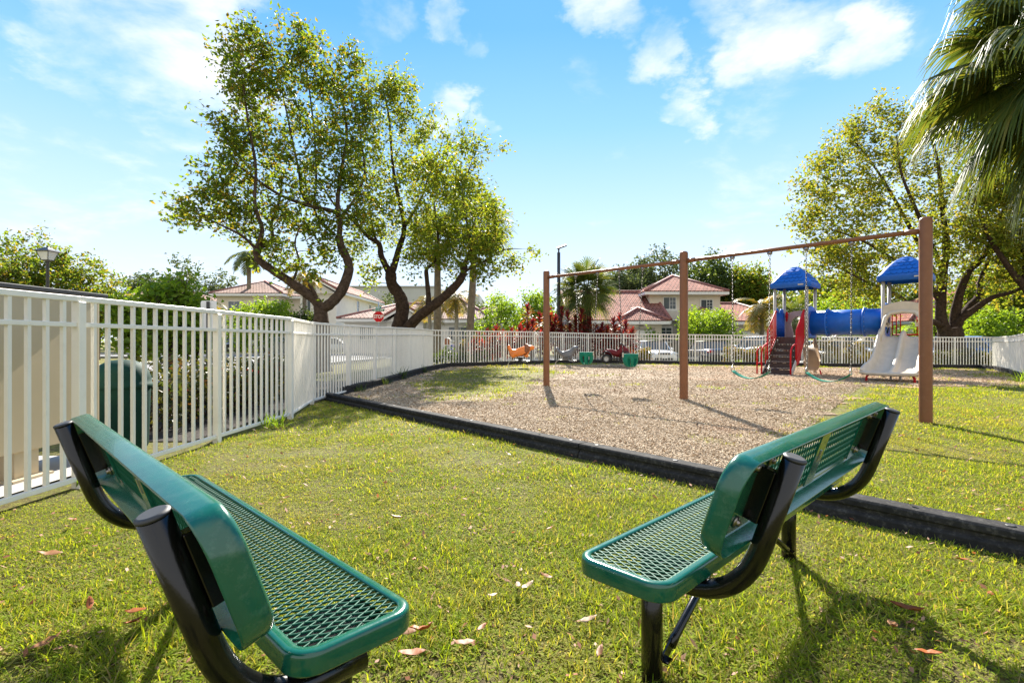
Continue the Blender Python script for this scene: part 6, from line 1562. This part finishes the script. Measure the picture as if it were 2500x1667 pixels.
for x in (12.75, 14.95): b = MB(); b.box((x, 44.97, 3.42), (.5, .05, .92)); b.build('shutter', MT['stucco_grey'], h3, o0)
wall(h3, 15.2, 17.9, 43.6, 45, G, 2.5, MT['stucco'], o0); hip(h3, 15.2, 17.9, 43.6, 45.4, 3.0, 3.9, MT['tile_red'], .35, 'N', o0, 'y')
wall(h3, 18.3, 23.4, 43.2, 52, G, 2.55, MT['stucco'], o0); hip(h3, 18.3, 23.4, 43.2, 52, 2.75, 4.55, MT['tile_red'], .5, 'W', o0); garage(h3, 19.4, 22.0, 43.2, G, 1.95, o0)
b = MB(); b.box((22.5, 43.12, 1.6), (.14, .14, .3)); b.box((11.4, 40.12, 1.5), (.12, .14, .28)); b.build('wall_lamp', MT['lamp_dark'], h3, o0)
# the one storey cream house behind the stop sign
o1 = (-8, 46, -.2); h2 = thing('house', 'one storey cream house with faded pink tile roofs behind the stop sign', 'house', o1)
wall(h2, -14.4, -8, 44, 53, -.3, 2.85, MT['stucco_white'], o1); hip(h2, -14.4, -6.5, 44, 52, 3.02, 4.55, MT['tile_pink'], .5, 'E', o1)
wall(h2, -10.4, -7.4, 42.6, 44, -.3, 2.8, MT['stucco_white'], o1); hip(h2, -10.4, -7.4, 42.6, 49, 2.98, 4.1, MT['tile_pink'], .45, 'SN', o1, 'y'); gwall(h2, [(-10.4, 42.55, 2.75), (-7.4, 42.55, 2.75), (-8.9, 42.55, 3.85)], MT['stucco_white'], o1)
wall(h2, -8, -2.0, 43.4, 52, -.3, 2.75, MT['stucco_white'], o1); hip(h2, -8, -2.0, 43.4, 52, 2.92, 5.1, MT['tile_pink'], .5, '', o1)
wall(h2, -2.6, -.4, 47, 52, -.3, 3.6, MT['stucco_white'], o1); hip(h2, -2.8, -.6, 47, 52, 3.75, 4.6, MT['tile_pink'], .4, '', o1)
window(h2, (-4.4, 43.4, 1.75), 1.9, 1.1, o1, grid=(2, 1)); window(h2, (-7.0, 43.4, 1.5), .7, 1.2, o1, grid=(2, 4)); window(h2, (-12.5, 44, 1.8), 1.2, 1.0, o1, grid=(2, 2)); window(h2, (-2.9, 43.4, 1.9), .6, 1.0, o1)
# the two storey house with a gable end
o2 = (-19.3, 51, -.05); h1 = thing('house', 'white two storey house with a gable end behind the forked tree', 'house', o2)
wall(h1, -21.1, -17.5, 51, 68, -.2, 5.95, MT['stucco_white'], o2); rf, R0, R1 = hip(h1, -21.1, -17.5, 51, 68, 6.1, 7.35, MT['tile_pink'], .45, 'S', o2, 'y')
gwall(h1, [(-21.1, 50.95, 5.9), (-17.5, 50.95, 5.9), (-19.3, 50.95, 6.95)], MT['stucco_white'], o2)
wall(h1, -23.5, -21.1, 58, 66, -.2, 5.8, MT['stucco_white'], o2)
window(h1, (-17.5, 58, 4.9), 1.0, 1.5, o2, 'x', (1, 2), 1); window(h1, (-17.5, 63, 4.9), 1.0, 1.3, o2, 'x', (2, 2), 1); window(h1, (-20.4, 51, 4.7), .7, 1.3, o2)
# left two storey house
o3 = (-30, 60, -.05); h0 = thing('house', 'cream two storey house with pink hip roof on the left', 'house', o3)
wall(h0, -34, -26.8, 59, 68, -.2, 6.4, MT['stucco'], o3); hip(h0, -34, -26.8, 59, 67, 6.55, 8.45, MT['tile_pink'], .6, '', o3)
wall(h0, -28, -23.6, 61, 69, -.2, 6.2, MT['stucco'], o3); hip(h0, -29, -23.4, 61, 68, 6.4, 8.1, MT['tile_pink'], .6, '', o3)
window(h0, (-32.0, 59, 5.0), 1.3, 1.4, o3); window(h0, (-29.2, 59, 5.1), 1.1, 1.2, o3); window(h0, (-32.0, 59, 2.0), 1.3, 1.4, o3)
o4 = (-40, 58, -.05); h4 = thing('house', 'house at far left showing only its pink tile roof between trees', 'house', o4)
wall(h4, -44, -37, 57, 65, -.2, 5.9, MT['stucco'], o4); hip(h4, -44, -37, 57, 65, 6.0, 7.5, MT['tile_pink'], .5, '', o4); window(h4, (-39, 57, 4.6), 1.2, 1.2, o4)
o5 = (46, 54, G); h5 = thing('house', 'white house with red roof half hidden behind the spreading tree', 'house', o5)
wall(h5, 39, 47, 50, 58, G, 2.9, MT['stucco_white'], o5); hip(h5, 39, 47, 50, 58, 3.05, 5.0, MT['tile_red'], .5, '', o5); wall(h5, 47, 56, 52, 60, G, 5.4, MT['stucco_white'], o5); hip(h5, 47, 56, 52, 60, 5.55, 7.5, MT['tile_red'], .5, '', o5)
window(h5, (50, 52, 4.2), 1.3, 1.2, o5); window(h5, (41.5, 50, 1.6), 1.6, 1.2, o5); garage(h5, 43.2, 46.0, 50, G, 1.9, o5)
o6 = (30, 58, G); h6 = thing('house', 'house behind the blue tunnel, glimpsed through the trees', 'house', o6)
wall(h6, 30, 37, 55, 62, G, 3.0, MT['stucco'], o6); hip(h6, 30, 37, 55, 62, 3.2, 5.4, MT['tile_red'], .5, '', o6); window(h6, (33, 55, 1.7), 1.5, 1.2, o6)
of = (-30, 125, 0); fb = thing('warehouse', 'long flat roofed pale grey building far behind the houses', 'building', of)
wall(fb, -42, -18, 122, 150, 0, 14.0, MT['grey_block'], of); b = MB(); b.box((-30, 136, 14.15), (24.6, 28.6, .3)); b.build('parapet', MT['concrete'], fb, of); wall(fb, -18, -8, 126, 150, 0, 12.6, MT['grey_block'], of)

# ================================================================== cars
def car(label, loc, head, paint, kind='sedan', group='parked cars', name='parked_car'):
    """x runs forward; head is the heading of the nose"""
    t = thing(name, label, 'car', loc, head, group); suv = kind == 'suv'
    L, Wd, Hh = (4.7, 1.82, 1.46) if not suv else (4.7, 1.88, 1.72); x0 = -L / 2; bl = .88 if not suv else 1.02
    st = [(-.5, .34, .62, .80), (-.49, .26, .80, .88), (-.44, .22, bl + .06, .95), (-.34, .20, bl + .05, 1.0), (-.1, .19, bl + .01, 1.0), (.1, .19, bl, 1.0), (.22, .19, bl - .01, 1.0), (.34, .20, bl - .07, .99), (.43, .22, bl - .15, .95), (.475, .25, bl - .24, .90), (.5, .32, .60, .80)]
    rings = []
    for f, zb, zt, wf in st:
        w = Wd / 2 * wf; x = f * L; zm = (zb + zt) / 2
        rings.append([(x, -w * .90, zb), (x, -w * .99, zb + .12), (x, -w, zm), (x, -w * .965, zt - .10), (x, -w * .88, zt - .015), (x, -w * .45, zt + .025), (x, 0, zt + .035), (x, w * .45, zt + .025), (x, w * .88, zt - .015), (x, w * .965, zt - .10), (x, w, zm), (x, w * .99, zb + .12), (x, w * .90, zb)])
    b = MB(); b.loft(rings, True, True, True); body = b.build('body', MT['car_' + paint], t)
    # cabin: dark glass band with a painted roof and pillars
    rx = [(-.37, -.22), (-.08, -.02), (.08, .02), (.235, .09)] if not suv else [(-.46, -.42), (-.1, -.08), (.08, .02), (.24, .10)]
    def cab(f): return None
    P0 = [rx[0][0], rx[3][0]]; P1 = [rx[0][1], rx[3][1]]; wl, wu = Wd / 2 * .90, Wd / 2 * .70; zt = Hh - .05; zb = bl - .02
    low = [(P0[0] * L, -wl * .94), (0, -wl), (P0[1] * L, -wl * .92), (P0[1] * L, wl * .92), (0, wl), (P0[0] * L, wl * .94)]; upp = [(P1[0] * L, -wu * .95), (-.05 * L, -wu), (P1[1] * L, -wu * .95), (P1[1] * L, wu * .95), (-.05 * L, wu), (P1[0] * L, wu * .95)]
    b = MB(); b.loft([[(p[0], p[1], zb) for p in low], [(p[0], p[1], zt) for p in upp]], True, True, False); b.build('windows', MT['car_glass'], t)
    b = MB(); k = 9; rr_ = []
    for i in range(k):
        f = i / (k - 1); x = (P1[0] - .015 + (P1[1] - P1[0] + .03) * f) * L; cr_ = math.sin(PI * (.12 + .76 * f)); rr_.append([(x, -wu * 1.02, zt - .01), (x, -wu * .8, zt + .03 + .02 * cr_), (x, 0, zt + .04 + .035 * cr_), (x, wu * .8, zt + .03 + .02 * cr_), (x, wu * 1.02, zt - .01)])
    b.loft(rr_, False, False, True)
    for s_ in (-1, 1):
        for (lo, up_) in ((low[2], upp[2]), (low[1], upp[1]), (low[0], upp[0])): b.bar((lo[0], s_ * abs(lo[1]) * 1.005, zb), (up_[0], s_ * abs(up_[1]) * 1.01, zt), .07, .035)
    b.build('roof', MT['car_' + paint], t)
    for fx in (-.295, .30):
        for s_ in (-1, 1):
            Mw = Matrix.Translation((fx * L, s_ * (Wd / 2 - .10), .32)) @ Matrix.Rotation(PI / 2, 4, 'X')
            b = MB(); b.lathe([(.2, -.10), (.29, -.105), (.32, -.07), (.325, 0), (.32, .07), (.29, .105), (.2, .10)], 22, M=Mw); w_ = b.build('wheel', MT['tyre'], t)
            b = MB(); b.lathe([(0, -.085), (.06, -.09), (.19, -.075), (.21, -.10), (.21, .10), (.19, .075), (.06, .09), (0, .085)], 20, M=Mw); b.build('rim', MT['alloy'], w_)
            b = MB(); b.loft([[(fx * L + math.cos(a) * r_, s_ * y_, .32 + math.sin(a) * r_) for a in [PI * k_ / 12 for k_ in range(13)]] for r_, y_ in ((.36, Wd / 2 - .22), (.37, Wd / 2 + .004), (.34, Wd / 2 + .004))], False, False, True); b.build('wheel_arch', MT['black_plastic'], t)
    for s_ in (-1, 1):
        b = MB(); b.sphere((.455 * L, s_ * Wd * .36, bl - .20), (.14, .22, .085), 12, 8); b.build('headlight', MT['lamp_clear'], t)
        b = MB(); b.sphere((-.478 * L, s_ * Wd * .37, bl - .08), (.10, .20, .09 if not suv else .16), 12, 8); b.build('tail_light', MT['lamp_red'], t)
        b = MB(); b.sphere((.16 * L, s_ * (Wd / 2 + .06), bl + .05), (.06, .11, .08), 10, 6); b.build('mirror', MT['car_' + paint], t)
    b = MB()
    for i in range(4): b.box((.497 * L, 0, bl - .17 - i * .035), (.03, .72, .016))
    b.box((.493 * L, 0, bl - .22), (.02, .76, .15)); b.box((.50 * L, 0, .36), (.03, 1.1, .12)); b.build('grille', MT['black_plastic'], t)
    b = MB(); b.box((.508 * L, 0, .47), (.012, .32, .15)); b.box((-.503 * L, 0, .66), (.012, .32, .15)); b.build('number_plate', MT['sign_white'], t, bevel=.004)
    b = MB(); b.box((-.497 * L, 0, .40), (.03, 1.4, .14)); b.build('rear_bumper', MT['black_plastic'], t)
    return t
cz = lambda x, y: gz(x, y) + .025
car('white sedan facing the fence beyond the middle swing post', (9.0, 32.6, cz(9, 32.6)), -PI / 2, 'white', 'sedan')
car('dark grey sedan showing its tail to the fence', (12.35, 32.4, cz(12.3, 32.4)), PI / 2, 'dark', 'sedan')
car('pale blue hatchback left of the red stairs', (15.35, 32.0, cz(15, 32)), PI / 2, 'bluegrey', 'suv')
car('silver sedan nosing the fence under the blue tunnel', (18.9, 31.4, cz(18.9, 31.4)), -PI / 2, 'silver', 'sedan')
car('white wagon behind the silver sedan under the tunnel', (22.0, 32.8, cz(22, 32.8)), -PI / 2 + .25, 'white', 'suv')
car('white sedan left of the double slide behind the fence', (24.2, 31.6, cz(24, 31.6)), -PI / 2 + .5, 'white', 'sedan')
car('dark blue sedan behind the fence near the right corner', (28.2, 31.0, cz(28, 31)), -PI / 2 + .3, 'blue', 'suv')
car('white car behind the right fence corner post', (31.2, 33.0, cz(31, 33)), -PI / 2 + .2, 'white', 'sedan')
car('black wagon with glinting hood seen through the left fence', (-24.8, 46.5, cz(-24.8, 46.5)), -PI / 2 + .2, 'black', 'suv')
car('white car parked across the street below the gable house', (-16.4, 47, cz(-16, 47)), .1, 'white', 'sedan')
# car under a fabric cover
cx_, cy_ = -20.9, 46.6; t = thing('covered_car', 'car under a white fabric cover behind the left fence', 'car', (cx_, cy_, gz(cx_, cy_)), .0, 'parked cars')
b = MB(); rings = []
for f, w, h in ((-.5, .80, .75), (-.47, .9, .95), (-.36, .95, 1.12), (-.2, .95, 1.5), (.05, .95, 1.52), (.2, .95, 1.15), (.38, .95, .98), (.47, .9, .82), (.5, .8, .6)):
    rings.append([(f * 4.7, -w, .05), (f * 4.7, -w * .97, h * .6), (f * 4.7, -w * .72, h * .95), (f * 4.7, 0, h), (f * 4.7, w * .72, h * .95), (f * 4.7, w * .97, h * .6), (f * 4.7, w, .05)])
b.loft(rings, True, True, True); b.build('fabric_cover', MT['cover'], t)
for fx in (-1.4, 1.4):
    for s_ in (-1, 1):
        b = MB(); b.lathe([(.2, -.1), (.31, -.08), (.31, .08), (.2, .1)], 16, M=Matrix.Translation((fx, s_ * .86, .32)) @ Matrix.Rotation(PI / 2, 4, 'X')); b.build('wheel', MT['tyre'], t)

# ================================================================== street furniture
x, y = W(924, 29); z = gz(x, y)
t = thing('stop_sign', 'red octagonal stop sign on a post topped by two green street name blades', 'road sign', (x, y, z))
b = MB(); b.tube([(0, .03, -.2), (0, .03, 3.42)], .03, 8); b.build('post', MT['galv'], t)
zc = 1.1 + 60.5 * 29 / 1250 - z; R = .335
oc = lambda r: [(r * math.cos(PI / 8 + k * PI / 4), r * math.sin(PI / 8 + k * PI / 4)) for k in range(8)]
Ms = Matrix.Translation((0, 0, zc)) @ Matrix.Rotation(PI / 2, 4, 'X')
b = MB(); b.prism(oc(R), -.004, .0, Ms); f = b.build('sign_border', MT['sign_white'], t)
b = MB(); b.prism(oc(R * .94), .0005, .003, Ms); f = b.build('sign_face', MT['sign_red'], t)
text('sign_lettering', 'STOP', .285, MT['sign_white'], f, (0, -.0055, zc - .004), (PI / 2, 0, 0), .78, .007)
for k, (dz, yaw, s_) in enumerate(((.50, .85, 'SW 38 ST'), (.365, .0, 'SW 157 AVE'))):
    Mb_ = Matrix.Translation((.0, .0, zc + dz)) @ Matrix.Rotation(-yaw if k == 0 else 0, 4, 'Z')
    b = MB(); b.box((0, 0, 0), (.68, .012, .125), Mb_); f = b.build('street_name_blade', MT['sign_green'], t, bevel=.003)
    v = Mb_ @ Vector((0, -.009, 0)); text('blade_lettering', s_, .115, MT['sign_white'], f, v, (PI / 2, 0, -yaw if k == 0 else 0), .85, .003)
x, y = W(509, 9.0); z = gz(x, y); t = thing('road_sign', 'back of a plain white sign on a dark post behind the left fence', 'road sign', (x, y, z), .15)
b = MB(); b.box((0, -.02, .85), (.045, .028, 1.9)); b.build('post', MT['lamp_dark'], t); b = MB()
pr = []
for cx2, cz2, a0 in ((.10, .235, 0), (-.10, .235, PI / 2), (-.10, -.235, PI), (.10, -.235, 1.5 * PI)):
    for k in range(4): a = a0 + k * PI / 6; pr.append((cx2 + .03 * math.cos(a), cz2 + .03 * math.sin(a)))
b.prism(pr, -.012, -.008, Matrix.Translation((0, 0, 1.55)) @ Matrix.Rotation(PI / 2, 4, 'X')); b.build('sign_plate', MT['sign_white'], t)
# lantern
x, y = W(116, 18.5); z = gz(x, y); t = thing('street_lantern', 'black post lantern with four frosted panes above the left fence', 'street lamp', (x, y, z))
zl = 1.1 + (833.5 - 637) * 18.5 / 1250 - z
b = MB(); b.lathe([(.11, -.1), (.11, .3), (.07, .36), (.055, .5), (.045, zl - .1), (.06, zl - .04), (.08, zl)], 14); b.build('post', MT['lamp_dark'], t)
b = MB(); fr_ = [[(u * r, v * r, zz) for u, v in ((-1, -1), (1, -1), (1, 1), (-1, 1))] for r, zz in ((.12, zl + .02), (.215, zl + .33))]
b.loft(fr_, True, True, False); b.build('pane', MT['frost'], t)
b = MB()
for k in range(4): b.bar(Vector(fr_[0][k]) * 1.0, Vector(fr_[1][k]), .022, .022); b.bar(fr_[1][k], fr_[1][(k + 1) % 4], .025, .025); b.bar(fr_[0][k], fr_[0][(k + 1) % 4], .02, .02)
b.loft([[(u * r, v * r, zz) for u, v in ((-1, -1), (1, -1), (1, 1), (-1, 1))] for r, zz in ((.285, zl + .33), (.28, zl + .35), (.16, zl + .41), (.09, zl + .47), (.05, zl + .48))], True, True, False); b.sphere((0, 0, zl + .51), .035); b.build('lantern_frame', MT['lamp_dark'], t)
# light pole
x, y = W(1364, 27.4); z = gz(x, y); t = thing('light_pole', 'tall dark light pole with a flat lamp head behind the red plants', 'street lamp', (x, y, z))
zt = 1.1 + (833.5 - 618) * 27.4 / 1250 - z
b = MB(); b.tube([(0, 0, -.1), (0, 0, zt)], [.105, .085], 14); b.lathe([(.09, zt), (.09, zt + .02), (.045, zt + .03), (.04, zt + .18), (.055, zt + .2)], 12); b.build('pole', MT['lamp_dark'], t)
b = MB(); b.box((.17, 0, .0), (.50, .38, .085), Matrix.Translation((0, 0, zt + .28)) @ Matrix.Rotation(-.35, 4, 'Y') @ Matrix.Rotation(.25, 4, 'X')); b.bar((0, 0, zt + .18), (.02, 0, zt + .3), .09, .09); hd_ = b.build('lamp_head', MT['lamp_dark'], t, bevel=.01)
b = MB(); b.box((.19, 0, -.046), (.30, .26, .008), Matrix.Translation((0, 0, zt + .28)) @ Matrix.Rotation(-.35, 4, 'Y') @ Matrix.Rotation(.25, 4, 'X')); b.build('lamp_lens', MT['frost'], hd_)
# tan cabinet, bin, bollard
t = thing('mailbox_cabinet', 'large tan metal cabinet on stubby legs behind the left fence', 'cabinet', (-4.0, 3.0, .03))
b = MB(); b.box((0, .15, .845), (.46, 3.06, 1.25)); cb = b.build('cabinet_body', MT['tan_metal'], t, bevel=.008); b = MB(); b.box((0, .15, 1.485), (.54, 3.16, .035)); b.build('cabinet_lid', MT['lamp_dark'], cb, bevel=.004)
for yy in (-1.1, -.1, 1.0): b = MB(); b.box((.06, yy, .11), (.30, .20, .25)); b.box((.06, yy, .01), (.42, .34, .02)); b.build('leg', MT['tan_metal'], t)
x, y = -4.0, 5.25; t = thing('dome_bin', 'dark green dome topped litter bin behind the left fence', 'bin', (x, y, gz(x, y)))
b = MB(); b.lathe([(.21, 0), (.225, .03), (.245, .62), (.245, .64)], 32); 
b.build('bin_body', MT['bin_green'], t)
b = MB(); b.lathe([(.262, .63), (.268, .64), (.268, .665), (.255, .675), (.25, .72), (.225, .80), (.18, .865), (.11, .905), (.0, .918)], 32); b.build('dome_lid', MT['bin_green'], t)
b = MB(); b.lathe([(.0635, 0), (.0635, .82), (.05, .86), (0, .88)], 14); x, y = W(262, 22); o = b.build('bollard', MT['yellow'], loc=(x, y, gz(x, y))); tag(o, 'yellow bollard at the road edge above the green bin', 'bollard')
x, y = W(1092, 33.5); z = gz(x, y); t = thing('mailbox', 'brown and white roadside mailbox before the blue bin', 'mailbox', (x, y, z))
b = MB(); b.box((0, 0, .5), (.11, .11, 1.15)); b.build('post', MT['lamp_dark'], t); b = MB()
b.loft([[(sx_, yy, zz) for sx_, zz in ((-.24, 1.02), (.24, 1.02), (.24, 1.35), (.17, 1.46), (0, 1.52), (-.17, 1.46), (-.24, 1.35))] for yy in (-.28, .28)], True, True, False); bx_ = b.build('box', MT['white_trim'], t); b = MB(); b.loft([[(sx_ * .72, yy, zz) for sx_, zz in ((-.24, 1.06), (.24, 1.06), (.24, 1.33), (.17, 1.43), (0, 1.48), (-.17, 1.43), (-.24, 1.33))] for yy in (-.29, -.281)], True, True, False); b.build('door', MT['brown_mane'], bx_)
x, y = W(1110, 36.5); z = gz(x, y); t = thing('wheelie_bin', 'blue wheelie bin beside the olive hedge', 'bin', (x, y, z))
b = MB(); b.loft([[(u * r, v * r * 1.2, zz) for u, v in ((-1, -1), (1, -1), (1, 1), (-1, 1))] for r, zz in ((.22, .08), (.30, 1.0))], True, True, False); b.build('bin_body', MT['blue_bin'], t, bevel=.02); b = MB(); b.box((0, 0, 1.03), (.66, .78, .06)); b.build('lid', MT['blue_bin'], t, bevel=.02)
for s_ in (-1, 1): b = MB(); b.lathe([(.0, -.03), (.1, -.03), (.1, .03), (0, .03)], 14, M=Matrix.Translation((s_ * .25, .26, .1)) @ Matrix.Rotation(PI / 2, 4, 'Y')); b.build('wheel', MT['tyre'], t)
